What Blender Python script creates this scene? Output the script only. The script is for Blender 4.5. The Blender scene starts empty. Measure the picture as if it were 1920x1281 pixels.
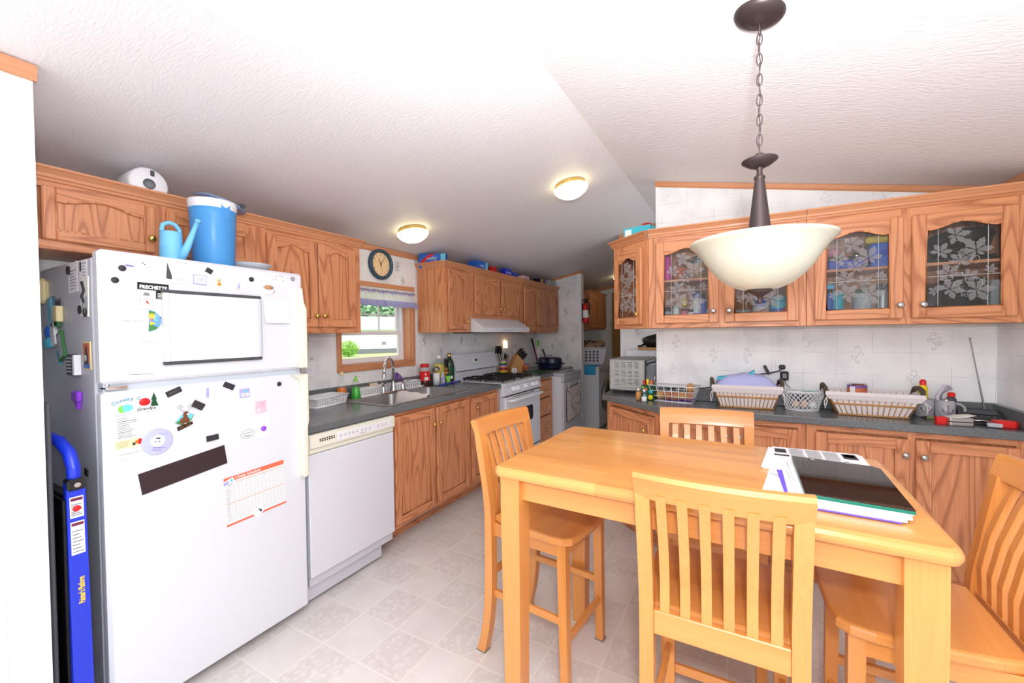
import bpy, bmesh, math, random
from mathutils import Vector, Matrix
random.seed(7)
SC = bpy.context.scene
COL = SC.collection
PI = math.pi
def R(d): return math.radians(d)

# ------------------------------------------------------------------ geometry accumulator
class G:
    def __init__(s):
        s.v = []; s.f = []; s.m = []; s.sm = []; s.mats = []
    def mi(s, m):
        if m not in s.mats: s.mats.append(m)
        return s.mats.index(m)
    def add(s, vs, fs, m, smooth=False, M=None):
        o = len(s.v)
        for p in vs:
            p = Vector(p)
            s.v.append(tuple(M @ p) if M is not None else tuple(p))
        k = s.mi(m)
        for f in fs:
            s.f.append([i + o for i in f]); s.m.append(k); s.sm.append(smooth)
        return s
    def box(s, x0, x1, y0, y1, z0, z1, m, b=0.0, M=None):
        if x1 < x0: x0, x1 = x1, x0
        if y1 < y0: y0, y1 = y1, y0
        if z1 < z0: z0, z1 = z1, z0
        b = min(b, (x1-x0)*.45, (y1-y0)*.45, (z1-z0)*.45)
        if b <= 0:
            vs = [(x, y, z) for z in (z0, z1) for y in (y0, y1) for x in (x0, x1)]
            fs = [(0,2,3,1),(4,5,7,6),(0,1,5,4),(2,6,7,3),(0,4,6,2),(1,3,7,5)]
            return s.add(vs, fs, m, False, M)
        vs = []; idx = {}
        def V(p):
            if p not in idx: idx[p] = len(vs); vs.append(p)
            return idx[p]
        lo = (x0, y0, z0); hi = (x1, y1, z1)
        def corner(sx, sy, sz, ax):
            q = []
            for i, t in enumerate((sx, sy, sz)):
                base = hi[i] if t else lo[i]
                q.append(base if i == ax else base + (-b if t else b))
            return V(tuple(q))
        fs = []
        S = (0, 1)
        for ax in range(3):
            o1, o2 = [i for i in range(3) if i != ax]
            for t in S:
                loop = []
                for (a, c) in ((0,0),(1,0),(1,1),(0,1)):
                    q = [0,0,0]; q[ax] = t; q[o1] = a; q[o2] = c
                    loop.append(corner(*q, ax))
                flip = (t == 0) != (ax == 1)
                fs.append(loop[::-1] if flip else loop)
        for ax in range(3):
            o1, o2 = [i for i in range(3) if i != ax]
            for a in S:
                for c in S:
                    q0 = [0,0,0]; q1 = [0,0,0]
                    q0[ax] = 0; q1[ax] = 1
                    for q in (q0, q1): q[o1] = a; q[o2] = c
                    l = [corner(*q0, o1), corner(*q1, o1), corner(*q1, o2), corner(*q0, o2)]
                    fs.append(l)
        for a in S:
            for c in S:
                for d in S:
                    fs.append([corner(a, c, d, 0), corner(a, c, d, 1), corner(a, c, d, 2)])
        # orient outward
        ctr = Vector(((x0+x1)/2, (y0+y1)/2, (z0+z1)/2)); out = []
        for f in fs:
            p = [Vector(vs[i]) for i in f]
            n = (p[1]-p[0]).cross(p[2]-p[0]); cc = sum(p, Vector())/len(p)
            out.append(f if n.dot(cc-ctr) >= 0 else f[::-1])
        return s.add(vs, out, m, False, M)
    def prism(s, pts, y0, y1, m, M=None, b=0.0):
        """outline in x,z extruded along y from y0 (front) to y1"""
        n = len(pts)
        area = sum(pts[i][0]*pts[(i+1)%n][1]-pts[(i+1)%n][0]*pts[i][1] for i in range(n))
        if area < 0: pts = pts[::-1]
        if b > 0:
            ins = []
            for i in range(n):
                a = Vector(pts[i-1]); c = Vector(pts[i]); d = Vector(pts[(i+1) % n])
                e1 = (c-a); e2 = (d-c)
                if e1.length < 1e-9 or e2.length < 1e-9: ins.append(tuple(c)); continue
                e1.normalize(); e2.normalize()
                n1 = Vector((-e1.y, e1.x)); n2 = Vector((-e2.y, e2.x)); q = n1+n2
                if q.length < 1e-6: q = n1
                q.normalize(); k = b/max(.35, q.dot(n1))
                ins.append(tuple(c+q*k))
            rings = [(ins, y0), (pts, y0+b), (pts, y1)]
        else:
            rings = [(pts, y0), (pts, y1)]
        vs = []
        for r, y in rings: vs += [(p[0], y, p[1]) for p in r]
        fs = [list(range(n))]
        for k in range(len(rings)-1):
            for i in range(n):
                j = (i+1) % n
                fs.append([k*n+j, k*n+i, (k+1)*n+i, (k+1)*n+j])
        fs.append([(len(rings)-1)*n+i for i in range(n)][::-1])
        return s.add(vs, fs, m, False, M)
    def slab(s, pts, z0, z1, m, M=None, b=0.0):
        """outline in x,y extruded in z (top is z1)"""
        T = Matrix(((1,0,0,0),(0,0,1,0),(0,-1,0,0),(0,0,0,1)))  # unused orientation helper
        n = len(pts)
        area = sum(pts[i][0]*pts[(i+1)%n][1]-pts[(i+1)%n][0]*pts[i][1] for i in range(n))
        if area < 0: pts = pts[::-1]
        def inset(b):
            ins = []
            for i in range(n):
                a = Vector(pts[i-1]); c = Vector(pts[i]); d = Vector(pts[(i+1) % n])
                e1 = (c-a).normalized(); e2 = (d-c).normalized()
                n1 = Vector((-e1.y, e1.x)); n2 = Vector((-e2.y, e2.x)); q = (n1+n2)
                if q.length < 1e-6: q = n1
                q.normalize(); ins.append(tuple(c+q*(b/max(.35, q.dot(n1)))))
            return ins
        rings = [(pts, z0), (pts, z1)]
        if b > 0:
            rings = [(inset(b), z0), (inset(b*.3), z0+b*.3), (pts, z0+b), (pts, z1-b), (inset(b*.3), z1-b*.3), (inset(b), z1)]
        vs = []
        for r, z in rings: vs += [(p[0], p[1], z) for p in r]
        fs = [list(range(n))[::-1]]
        for k in range(len(rings)-1):
            for i in range(n):
                j = (i+1) % n
                fs.append([k*n+i, k*n+j, (k+1)*n+j, (k+1)*n+i])
        fs.append([(len(rings)-1)*n+i for i in range(n)])
        return s.add(vs, fs, m, False, M)
    def lathe(s, prof, m, n=32, M=None, smooth=True, cap=True):
        vs = []; fs = []
        for r, z in prof:
            for i in range(n):
                a = 2*PI*i/n; vs.append((r*math.cos(a), r*math.sin(a), z))
        for k in range(len(prof)-1):
            for i in range(n):
                j = (i+1) % n
                fs.append([k*n+i, k*n+j, (k+1)*n+j, (k+1)*n+i])
        s.add(vs, fs, m, smooth, M)
        if cap:
            for k, fl in ((0, True), (len(prof)-1, False)):
                if prof[k][0] > 1e-5:
                    l = [vs[k*n+i] for i in range(n)]
                    s.add(l, [list(range(n))[::-1] if fl else list(range(n))], m, False, M)
        return s
    def cyl(s, p0, p1, r, m, r1=None, n=16, M=None, smooth=True):
        p0 = Vector(p0); p1 = Vector(p1); d = p1-p0
        q = d.to_track_quat('Z', 'Y').to_matrix().to_4x4()
        T = Matrix.Translation(p0) @ q
        if M is not None: T = M @ T
        return s.lathe([(r, 0), (r if r1 is None else r1, d.length)], m, n, T, smooth)
    def tube(s, pts, r, m, n=6, closed=False, M=None, flat=1.0, smooth=True):
        P = [Vector(p) for p in pts]; N = len(P); vs = []; fs = []
        up = None
        for i in range(N):
            if closed: t = P[(i+1) % N]-P[i-1]
            else: t = P[min(i+1, N-1)]-P[max(i-1, 0)]
            if t.length < 1e-9: t = Vector((0, 0, 1))
            t.normalize()
            if up is None:
                up = Vector((0, 0, 1)) if abs(t.z) < .9 else Vector((0, 1, 0))
            a = t.cross(up)
            if a.length < 1e-6: a = t.orthogonal()
            a.normalize(); c = a.cross(t).normalized(); up = c
            rr = r[i] if isinstance(r, (list, tuple)) else r
            for k in range(n):
                g = 2*PI*k/n
                vs.append(P[i]+a*(rr*math.cos(g))+c*(rr*flat*math.sin(g)))
        L = N if closed else N-1
        for i in range(L):
            j = (i+1) % N
            for k in range(n):
                l = (k+1) % n
                fs.append([i*n+k, i*n+l, j*n+l, j*n+k])
        if not closed:
            fs.append(list(range(n))[::-1]); fs.append([(N-1)*n+k for k in range(n)])
        return s.add(vs, fs, m, smooth, M)
    def ball(s, c, rx, ry, rz, m, n=16, M=None, lat=10):
        T = Matrix.Translation(Vector(c)) @ Matrix.Diagonal((rx, ry, rz, 1))
        if M is not None: T = M @ T
        prof = [(max(1e-6, math.sin(PI*k/lat)), -math.cos(PI*k/lat)) for k in range(lat+1)]
        return s.lathe(prof, m, n, T, True, False)
    def text(s, body, size, m, M=None, depth=0.0, align='CENTER', sx=1.0, shear=0.0, bold=0.0):
        """flat lettering in the x,z plane facing -y"""
        c = bpy.data.curves.new('lettering', 'FONT'); c.body = body; c.size = size
        c.align_x = align; c.align_y = 'CENTER'; c.extrude = depth; c.resolution_u = 2; c.shear = shear; c.offset = bold*size
        o = bpy.data.objects.new('lettering', c); COL.objects.link(o)
        dg = bpy.context.evaluated_depsgraph_get(); ev = o.evaluated_get(dg); me = ev.to_mesh()
        T = Matrix(((sx,0,0,0),(0,0,-1,0),(0,1,0,0),(0,0,0,1)))
        if M is not None: T = M @ T
        s.add([v.co.copy() for v in me.vertices], [list(p.vertices) for p in me.polygons], m, False, T)
        ev.to_mesh_clear(); bpy.data.objects.remove(o); bpy.data.curves.remove(c)
        return s
    def rect(s, x0, x1, z0, z1, y, m, M=None):
        return s.add([(x0,y,z0),(x1,y,z0),(x1,y,z1),(x0,y,z1)], [(0,1,2,3)], m, False, M)
    def build(s, name, parent=None, loc=None, rz=0.0, kind=None, mods=None):
        me = bpy.data.meshes.new(name); me.from_pydata(s.v, [], s.f); me.update()
        for m in s.mats: me.materials.append(MAT[m] if isinstance(m, str) else m)
        me.polygons.foreach_set('material_index', s.m); me.polygons.foreach_set('use_smooth', s.sm)
        me.validate(); me.update()
        o = bpy.data.objects.new(name, me); COL.objects.link(o)
        if parent is not None: o.parent = parent
        if loc is not None: o.location = loc
        if rz: o.rotation_euler = (0, 0, rz)
        if kind: o['kind'] = kind
        return o

def tag(o, label, cat, group=None):
    o['label'] = label; o['category'] = cat
    if group: o['group'] = group
    return o
def thing(name, label, cat, loc=(0,0,0), rz=0.0, group=None):
    o = bpy.data.objects.new(name, None); COL.objects.link(o); o.empty_display_size = .05
    o.location = loc; o.rotation_euler = (0, 0, rz)
    return tag(o, label, cat, group)
def dup(root, loc, rz, label, group=None):
    def cp(o, par):
        c = o.copy(); COL.objects.link(c)
        if par is not None: c.parent = par
        for ch in list(o.children): cp(ch, c)
        return c
    r = cp(root, None); r.location = loc; r.rotation_euler = (0, 0, rz); r['label'] = label
    if group: r['group'] = group
    return r
def TM(x=0, y=0, z=0, rx=0, ry=0, rz=0):
    return Matrix.Translation((x, y, z)) @ Matrix.Rotation(rz, 4, 'Z') @ Matrix.Rotation(ry, 4, 'Y') @ Matrix.Rotation(rx, 4, 'X')

# ------------------------------------------------------------------ materials
MAT = {}
def newmat(name):
    m = bpy.data.materials.new(name); m.use_nodes = True
    nt = m.node_tree; nt.nodes.clear()
    out = nt.nodes.new('ShaderNodeOutputMaterial'); b = nt.nodes.new('ShaderNodeBsdfPrincipled')
    nt.links.new(b.outputs[0], out.inputs[0]); MAT[name] = m
    return m, nt, b, out
def lin(c): return tuple(((x/255)/12.92 if x/255 <= .04045 else ((x/255+.055)/1.055)**2.4) for x in c)+(1,)
def nn(nt, t, **k):
    n = nt.nodes.new(t)
    for a, v in k.items(): setattr(n, a, v)
    return n
def plain(name, rgb, rough=.5, metal=0.0, spec=.5, trans=0.0, ior=1.45, emit=None, es=0, vary=0.0, bump=0.0, bscale=200, sheen=0, coat=0):
    m, nt, b, out = newmat(name)
    b.inputs['Base Color'].default_value = lin(rgb); b.inputs['Roughness'].default_value = rough
    b.inputs['Metallic'].default_value = metal; b.inputs['Specular IOR Level'].default_value = spec
    b.inputs['Transmission Weight'].default_value = trans; b.inputs['IOR'].default_value = ior
    b.inputs['Coat Weight'].default_value = coat; b.inputs['Coat Roughness'].default_value = .08
    if emit: b.inputs['Emission Color'].default_value = lin(emit); b.inputs['Emission Strength'].default_value = es
    tc = nn(nt, 'ShaderNodeTexCoord')
    no = nn(nt, 'ShaderNodeTexNoise'); no.inputs['Scale'].default_value = 30 if not bump else bscale
    no.inputs['Detail'].default_value = 3
    nt.links.new(tc.outputs['Object'], no.inputs['Vector'])
    if vary > 0:
        mx = nn(nt, 'ShaderNodeMixRGB', blend_type='MULTIPLY'); mx.inputs[0].default_value = vary
        mx.inputs[1].default_value = lin(rgb)
        nt.links.new(no.outputs['Fac'], mx.inputs[2]); nt.links.new(mx.outputs[0], b.inputs['Base Color'])
    if bump > 0:
        bp = nn(nt, 'ShaderNodeBump'); bp.inputs['Strength'].default_value = bump; bp.inputs['Distance'].default_value = .002
        nt.links.new(no.outputs['Fac'], bp.inputs['Height']); nt.links.new(bp.outputs[0], b.inputs['Normal'])
    return m
def ramp(nt, stops):
    r = nn(nt, 'ShaderNodeValToRGB'); e = r.color_ramp.elements
    while len(e) < len(stops): e.new(.5)
    for i, (p, c) in enumerate(stops): e[i].position = p; e[i].color = c
    return r
def wood(name, c1, c2, c3, axis, freq=(7, 1.0), rings=8, rough=.38, fibre=.25, coat=.15):
    m, nt, b, out = newmat(name)
    tc = nn(nt, 'ShaderNodeTexCoord'); oi = nn(nt, 'ShaderNodeObjectInfo')
    mul = nn(nt, 'ShaderNodeVectorMath', operation='SCALE'); mul.inputs[0].default_value = (37, 19, 53)
    nt.links.new(oi.outputs['Random'], mul.inputs['Scale'])
    ad = nn(nt, 'ShaderNodeVectorMath', operation='ADD')
    nt.links.new(tc.outputs['Object'], ad.inputs[0]); nt.links.new(mul.outputs[0], ad.inputs[1])
    sc = [freq[0]]*3; sc['xyz'.index(axis)] = freq[1]
    sv = nn(nt, 'ShaderNodeVectorMath', operation='MULTIPLY'); sv.inputs[1].default_value = sc
    nt.links.new(ad.outputs[0], sv.inputs[0])
    n1 = nn(nt, 'ShaderNodeTexNoise'); n1.inputs['Scale'].default_value = 1; n1.inputs['Detail'].default_value = 1.2
    nt.links.new(sv.outputs[0], n1.inputs['Vector'])
    k = nn(nt, 'ShaderNodeMath', operation='MULTIPLY'); k.inputs[1].default_value = rings
    nt.links.new(n1.outputs['Fac'], k.inputs[0])
    fr = nn(nt, 'ShaderNodeMath', operation='FRACT'); nt.links.new(k.outputs[0], fr.inputs[0])
    rp = ramp(nt, [(0, c2), (.3, c1), (.82, c1), (1, c2)])
    nt.links.new(fr.outputs[0], rp.inputs[0])
    f2 = [220.0]*3; f2['xyz'.index(axis)] = 5
    sv2 = nn(nt, 'ShaderNodeVectorMath', operation='MULTIPLY'); sv2.inputs[1].default_value = f2
    nt.links.new(ad.outputs[0], sv2.inputs[0])
    n2 = nn(nt, 'ShaderNodeTexNoise'); n2.inputs['Scale'].default_value = 1; n2.inputs['Detail'].default_value = 2
    nt.links.new(sv2.outputs[0], n2.inputs['Vector'])
    rp2 = ramp(nt, [(.35, (0, 0, 0, 1)), (.62, (1, 1, 1, 1))]); nt.links.new(n2.outputs['Fac'], rp2.inputs[0])
    fm = nn(nt, 'ShaderNodeMath', operation='MULTIPLY'); fm.inputs[1].default_value = fibre
    nt.links.new(rp2.outputs[0], fm.inputs[0])
    mx = nn(nt, 'ShaderNodeMixRGB'); nt.links.new(fm.outputs[0], mx.inputs[0])
    nt.links.new(rp.outputs[0], mx.inputs[1]); mx.inputs[2].default_value = c3
    nt.links.new(mx.outputs[0], b.inputs['Base Color'])
    b.inputs['Roughness'].default_value = rough; b.inputs['Coat Weight'].default_value = coat; b.inputs['Coat Roughness'].default_value = .2
    bp = nn(nt, 'ShaderNodeBump'); bp.inputs['Strength'].default_value = .08; bp.inputs['Distance'].default_value = .001
    nt.links.new(n2.outputs['Fac'], bp.inputs['Height']); nt.links.new(bp.outputs[0], b.inputs['Normal'])
    return m
OK1, OK2, OK3 = lin((222,152,106)), lin((172,104,66)), lin((190,118,76))
for ax in 'xyz':
    wood('oak_'+ax, OK1, OK2, OK3, ax, (7, .8), 15, .42, .5)
    wood('trim_'+ax, lin((214,150,108)), lin((198,130,88)), lin((190,122,82)), ax, (5, .5), 3, .45, .35)
    wood('maple_'+ax, lin((228,154,82)), lin((216,140,70)), lin((206,130,62)), ax, (5, .6), 3, .3, .3, .35)
# table top: staves of different tone
def stave_mat():
    m, nt, b, out = newmat('stave_top')
    tc = nn(nt, 'ShaderNodeTexCoord')
    br = nn(nt, 'ShaderNodeTexBrick'); br.inputs['Scale'].default_value = 1
    br.inputs['Brick Width'].default_value = .42; br.inputs['Row Height'].default_value = .046; br.inputs['Mortar Size'].default_value = 0.0
    br.inputs['Color1'].default_value = lin((236,166,92)); br.inputs['Color2'].default_value = lin((218,144,74)); br.inputs['Bias'].default_value = -.2
    br.inputs['Mortar'].default_value = lin((222,158,88))
    nt.links.new(tc.outputs['Object'], br.inputs['Vector'])
    sv = nn(nt, 'ShaderNodeVectorMath', operation='MULTIPLY'); sv.inputs[1].default_value = (3, 60, 60)
    nt.links.new(tc.outputs['Object'], sv.inputs[0])
    no = nn(nt, 'ShaderNodeTexNoise'); no.inputs['Scale'].default_value = 1; no.inputs['Detail'].default_value = 3
    nt.links.new(sv.outputs[0], no.inputs['Vector'])
    mx = nn(nt, 'ShaderNodeMixRGB', blend_type='MULTIPLY'); mx.inputs[0].default_value = .25
    nt.links.new(br.outputs['Color'], mx.inputs[1]); nt.links.new(no.outputs['Fac'], mx.inputs[2])
    mg = nn(nt, 'ShaderNodeMixRGB', blend_type='MULTIPLY'); mg.inputs[0].default_value = 1; mg.inputs[2].default_value = (1.1, 1.1, 1.1, 1)
    nt.links.new(mx.outputs[0], mg.inputs[1]); nt.links.new(mg.outputs[0], b.inputs['Base Color'])
    b.inputs['Roughness'].default_value = .3; b.inputs['Coat Weight'].default_value = .4; b.inputs['Coat Roughness'].default_value = .12
stave_mat()
def wallpaper(name, ax):
    m, nt, b, out = newmat(name)
    tc = nn(nt, 'ShaderNodeTexCoord'); sp = nn(nt, 'ShaderNodeSeparateXYZ'); cb = nn(nt, 'ShaderNodeCombineXYZ')
    nt.links.new(tc.outputs['Object'], sp.inputs[0])
    nt.links.new(sp.outputs['XY'.index(ax)], cb.inputs[0]); nt.links.new(sp.outputs[2], cb.inputs[1])
    n0 = nn(nt, 'ShaderNodeTexNoise'); n0.inputs['Scale'].default_value = 5; n0.inputs['Detail'].default_value = 5
    nt.links.new(tc.outputs['Object'], n0.inputs['Vector'])
    rp = ramp(nt, [(.3, lin((222,222,226))), (.5, lin((240,240,242))), (.72, lin((247,247,248)))]); nt.links.new(n0.outputs['Fac'], rp.inputs[0])
    br = nn(nt, 'ShaderNodeTexBrick'); br.inputs['Scale'].default_value = 1; br.offset = 0; br.inputs['Brick Width'].default_value = .158
    br.inputs['Row Height'].default_value = .124; br.inputs['Mortar Size'].default_value = .0013; br.inputs['Mortar Smooth'].default_value = .3
    br.inputs['Color1'].default_value = (0,0,0,1); br.inputs['Color2'].default_value = (0,0,0,1); br.inputs['Mortar'].default_value = (1,1,1,1)
    nt.links.new(cb.outputs[0], br.inputs['Vector'])
    n1 = nn(nt, 'ShaderNodeTexNoise'); n1.inputs['Scale'].default_value = 9; n1.inputs['Detail'].default_value = 2
    nt.links.new(tc.outputs['Object'], n1.inputs['Vector'])
    r1 = ramp(nt, [(.42, (0,0,0,1)), (.62, (.7,.7,.7,1))]); nt.links.new(n1.outputs['Fac'], r1.inputs[0])
    mm = nn(nt, 'ShaderNodeMath', operation='MULTIPLY'); nt.links.new(br.outputs['Color'], mm.inputs[0]); nt.links.new(r1.outputs[0], mm.inputs[1])
    mx = nn(nt, 'ShaderNodeMixRGB'); nt.links.new(mm.outputs[0], mx.inputs[0]); nt.links.new(rp.outputs[0], mx.inputs[1]); mx.inputs[2].default_value = lin((190,190,196))
    nt.links.new(mx.outputs[0], b.inputs['Base Color']); b.inputs['Roughness'].default_value = .55
wallpaper('wallpaper_x', 'X'); wallpaper('wallpaper_y', 'Y')
def ceiling_mat():
    m, nt, b, out = newmat('ceiling')
    tc = nn(nt, 'ShaderNodeTexCoord')
    mp = nn(nt, 'ShaderNodeVectorMath', operation='MULTIPLY'); mp.inputs[1].default_value = (38, 120, 38)
    nw = nn(nt, 'ShaderNodeTexNoise'); nw.inputs['Scale'].default_value = 4
    nt.links.new(tc.outputs['Object'], nw.inputs['Vector'])
    ad = nn(nt, 'ShaderNodeMixRGB', blend_type='ADD'); ad.inputs[0].default_value = .12
    nt.links.new(tc.outputs['Object'], ad.inputs[1]); nt.links.new(nw.outputs['Color'], ad.inputs[2])
    nt.links.new(ad.outputs[0], mp.inputs[0])
    no = nn(nt, 'ShaderNodeTexNoise'); no.inputs['Scale'].default_value = 1; no.inputs['Detail'].default_value = 2.5
    nt.links.new(mp.outputs[0], no.inputs['Vector'])
    bp = nn(nt, 'ShaderNodeBump'); bp.inputs['Strength'].default_value = .3; bp.inputs['Distance'].default_value = .008
    nt.links.new(no.outputs['Fac'], bp.inputs['Height']); nt.links.new(bp.outputs[0], b.inputs['Normal'])
    b.inputs['Base Color'].default_value = lin((236,234,238)); b.inputs['Roughness'].default_value = .5
ceiling_mat()
def floor_mat():
    m, nt, b, out = newmat('vinyl_floor')
    P = .2255
    tc = nn(nt, 'ShaderNodeTexCoord')
    mp = nn(nt, 'ShaderNodeMapping'); mp.inputs['Location'].default_value = (.957/P+10, -1.395/P+10, 0); mp.inputs['Scale'].default_value = (1/P, 1/P, 1)
    nt.links.new(tc.outputs['Object'], mp.inputs[0])
    ch = nn(nt, 'ShaderNodeTexChecker'); ch.inputs['Scale'].default_value = 1; ch.inputs['Color1'].default_value = (1,1,1,1); ch.inputs['Color2'].default_value = (0,0,0,1)
    nt.links.new(mp.outputs[0], ch.inputs[0])
    fr = nn(nt, 'ShaderNodeVectorMath', operation='FRACTION'); nt.links.new(mp.outputs[0], fr.inputs[0])
    sp = nn(nt, 'ShaderNodeSeparateXYZ'); nt.links.new(fr.outputs[0], sp.inputs[0])
    ds = []
    for i in (0, 1):
        a = nn(nt, 'ShaderNodeMath', operation='SUBTRACT'); a.inputs[1].default_value = .5; nt.links.new(sp.outputs[i], a.inputs[0])
        c = nn(nt, 'ShaderNodeMath', operation='ABSOLUTE'); nt.links.new(a.outputs[0], c.inputs[0]); ds.append(c)
    mxx = nn(nt, 'ShaderNodeMath', operation='MAXIMUM'); nt.links.new(ds[0].outputs[0], mxx.inputs[0]); nt.links.new(ds[1].outputs[0], mxx.inputs[1])
    gr = nn(nt, 'ShaderNodeMath', operation='GREATER_THAN'); gr.inputs[1].default_value = .482; nt.links.new(mxx.outputs[0], gr.inputs[0])
    n0 = nn(nt, 'ShaderNodeTexNoise'); n0.inputs['Scale'].default_value = 6; n0.inputs['Detail'].default_value = 6
    nt.links.new(tc.outputs['Object'], n0.inputs['Vector'])
    r0 = ramp(nt, [(.3, lin((218,211,207))), (.7, lin((231,225,221)))]); nt.links.new(n0.outputs['Fac'], r0.inputs[0])
    vo = nn(nt, 'ShaderNodeTexVoronoi', feature='SMOOTH_F1'); vo.inputs['Scale'].default_value = 42; vo.inputs['Randomness'].default_value = 1
    nd = nn(nt, 'ShaderNodeTexNoise'); nd.inputs['Scale'].default_value = 12; nt.links.new(tc.outputs['Object'], nd.inputs['Vector'])
    ad = nn(nt, 'ShaderNodeMixRGB', blend_type='ADD'); ad.inputs[0].default_value = .06
    nt.links.new(tc.outputs['Object'], ad.inputs[1]); nt.links.new(nd.outputs['Color'], ad.inputs[2]); nt.links.new(ad.outputs[0], vo.inputs['Vector'])
    rv = ramp(nt, [(.18, lin((232,227,222))), (.34, lin((219,212,207))), (.5, lin((208,200,195)))]); nt.links.new(vo.outputs['Distance'], rv.inputs[0])
    mk = nn(nt, 'ShaderNodeMath', operation='MULTIPLY'); mk.inputs[1].default_value = .5; nt.links.new(ch.outputs['Fac'], mk.inputs[0])
    m1 = nn(nt, 'ShaderNodeMixRGB'); nt.links.new(mk.outputs[0], m1.inputs[0]); nt.links.new(r0.outputs[0], m1.inputs[1]); nt.links.new(rv.outputs[0], m1.inputs[2])
    m2 = nn(nt, 'ShaderNodeMixRGB'); nt.links.new(gr.outputs[0], m2.inputs[0]); nt.links.new(m1.outputs[0], m2.inputs[1]); m2.inputs[2].default_value = lin((232,226,220))
    nt.links.new(m2.outputs[0], b.inputs['Base Color']); b.inputs['Roughness'].default_value = .42
floor_mat()
def laminate():
    m, nt, b, out = newmat('laminate')
    tc = nn(nt, 'ShaderNodeTexCoord'); no = nn(nt, 'ShaderNodeTexNoise'); no.inputs['Scale'].default_value = 320; no.inputs['Detail'].default_value = 2
    nt.links.new(tc.outputs['Object'], no.inputs['Vector'])
    rp = ramp(nt, [(.32, lin((92,95,98))), (.5, lin((106,110,113))), (.7, lin((120,125,128)))]); nt.links.new(no.outputs['Fac'], rp.inputs[0])
    nt.links.new(rp.outputs[0], b.inputs['Base Color']); b.inputs['Roughness'].default_value = .22
laminate()
def glassy(name, tint, mixf=.1, rough=.02):
    """thin clear sheet: mostly see-through with a mirror-like sheen"""
    m, nt, b, out = newmat(name); nt.nodes.remove(b)
    t = nn(nt, 'ShaderNodeBsdfTransparent'); t.inputs[0].default_value = lin(tint)
    g = nn(nt, 'ShaderNodeBsdfGlossy'); g.inputs['Roughness'].default_value = rough
    lw = nn(nt, 'ShaderNodeLayerWeight'); lw.inputs[0].default_value = .5
    pw = nn(nt, 'ShaderNodeMath', operation='POWER'); pw.inputs[1].default_value = 4; nt.links.new(lw.outputs['Facing'], pw.inputs[0])
    ml = nn(nt, 'ShaderNodeMath', operation='MULTIPLY_ADD'); ml.inputs[1].default_value = .6; ml.inputs[2].default_value = .035; nt.links.new(pw.outputs[0], ml.inputs[0])
    mx = nn(nt, 'ShaderNodeMixShader'); nt.links.new(ml.outputs[0], mx.inputs[0])
    nt.links.new(t.outputs[0], mx.inputs[1]); nt.links.new(g.outputs[0], mx.inputs[2]); nt.links.new(mx.outputs[0], out.inputs[0])
def frosty(name, rgb, fac):
    m, nt, b, out = newmat(name)
    b.inputs['Base Color'].default_value = lin(rgb); b.inputs['Roughness'].default_value = .7
    t = nn(nt, 'ShaderNodeBsdfTransparent'); mx = nn(nt, 'ShaderNodeMixShader'); mx.inputs[0].default_value = fac
    nt.links.new(t.outputs[0], mx.inputs[1]); nt.links.new(b.outputs[0], mx.inputs[2]); nt.links.new(mx.outputs[0], out.inputs[0])
def trans(name, rgb, rough=.4, fac=.5):
    """thin cloth, paper or milky plastic that lets light through"""
    m, nt, b, out = newmat(name)
    b.inputs['Base Color'].default_value = lin(rgb); b.inputs['Roughness'].default_value = rough
    t = nn(nt, 'ShaderNodeBsdfTranslucent'); t.inputs[0].default_value = lin(rgb)
    mx = nn(nt, 'ShaderNodeMixShader'); mx.inputs[0].default_value = fac
    nt.links.new(b.outputs[0], mx.inputs[1]); nt.links.new(t.outputs[0], mx.inputs[2]); nt.links.new(mx.outputs[0], out.inputs[0])
glassy('pane_glass', (246,248,248)); glassy('clear_glass', (250,252,252)); glassy('clear_plastic', (235,238,240), .1, .1)
glassy('smoke_lid', (150,160,175)); frosty('etched', (158,155,158), .55); frosty('etched_line', (225,225,228), .6)
trans('curtain_white', (240,240,246), .8, .4); trans('curtain_lilac', (176,172,222), .8, .35); trans('pitcher_blue', (96,182,246), .3, .35)
trans('ghost_plastic', (226,232,238), .3, .5); trans('milk_glass', (238,236,214), .35, .25)
P = plain
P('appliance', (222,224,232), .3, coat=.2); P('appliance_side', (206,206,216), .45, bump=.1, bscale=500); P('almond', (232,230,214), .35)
P('gasket', (196,204,214), .5); P('white_plastic', (238,238,242), .35); P('white_wire', (240,240,244), .3); P('white_paint', (240,240,242), .5)
P('paper', (244,244,246), .8); P('paper_warm', (238,236,228), .8); P('print_grey', (108,108,116), .8); P('print_light', (168,168,176), .8); P('print_dark', (60,60,66), .8)
P('ink_black', (20,20,22), .6); P('magnet_black', (52,48,54), .6, vary=.2); P('magnet_brown', (52,34,38), .6, vary=.2)
P('brass', (226,194,110), .2, 1.0); P('nickel', (205,205,205), .22, 1.0); P('chrome', (225,226,228), .08, 1.0); P('steel', (168,165,165), .45, .75, bump=.05, bscale=90); P('dull_steel', (150,150,152), .42, 1.0)
P('bronze', (70,58,58), .42, .55); P('bronze_light', (96,82,84), .4, .6)
P('black_plastic', (26,26,28), .35); P('black_metal', (24,24,26), .3, .2); P('iron', (38,36,36), .6); P('dark_grey', (72,74,80), .5); P('mid_grey', (128,130,134), .5); P('light_grey', (190,192,198), .5)
P('red', (200,32,36), .35); P('bright_red', (226,40,38), .35); P('green', (70,190,60), .3); P('lime', (130,215,80), .3); P('dark_green', (20,78,44), .4); P('leaf_green', (64,130,70), .6)
P('yellow', (246,214,30), .35); P('orange', (232,120,40), .4); P('amber', (232,140,20), .15); P('cream', (240,222,170), .6); P('teal', (70,190,214), .6)
P('aqua', (110,206,236), .45); P('blue', (40,100,200), .4); P('navy', (18,26,58), .25, coat=.5); P('royal', (20,52,206), .35, coat=.3); P('bag_blue', (60,80,190), .35)
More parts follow.
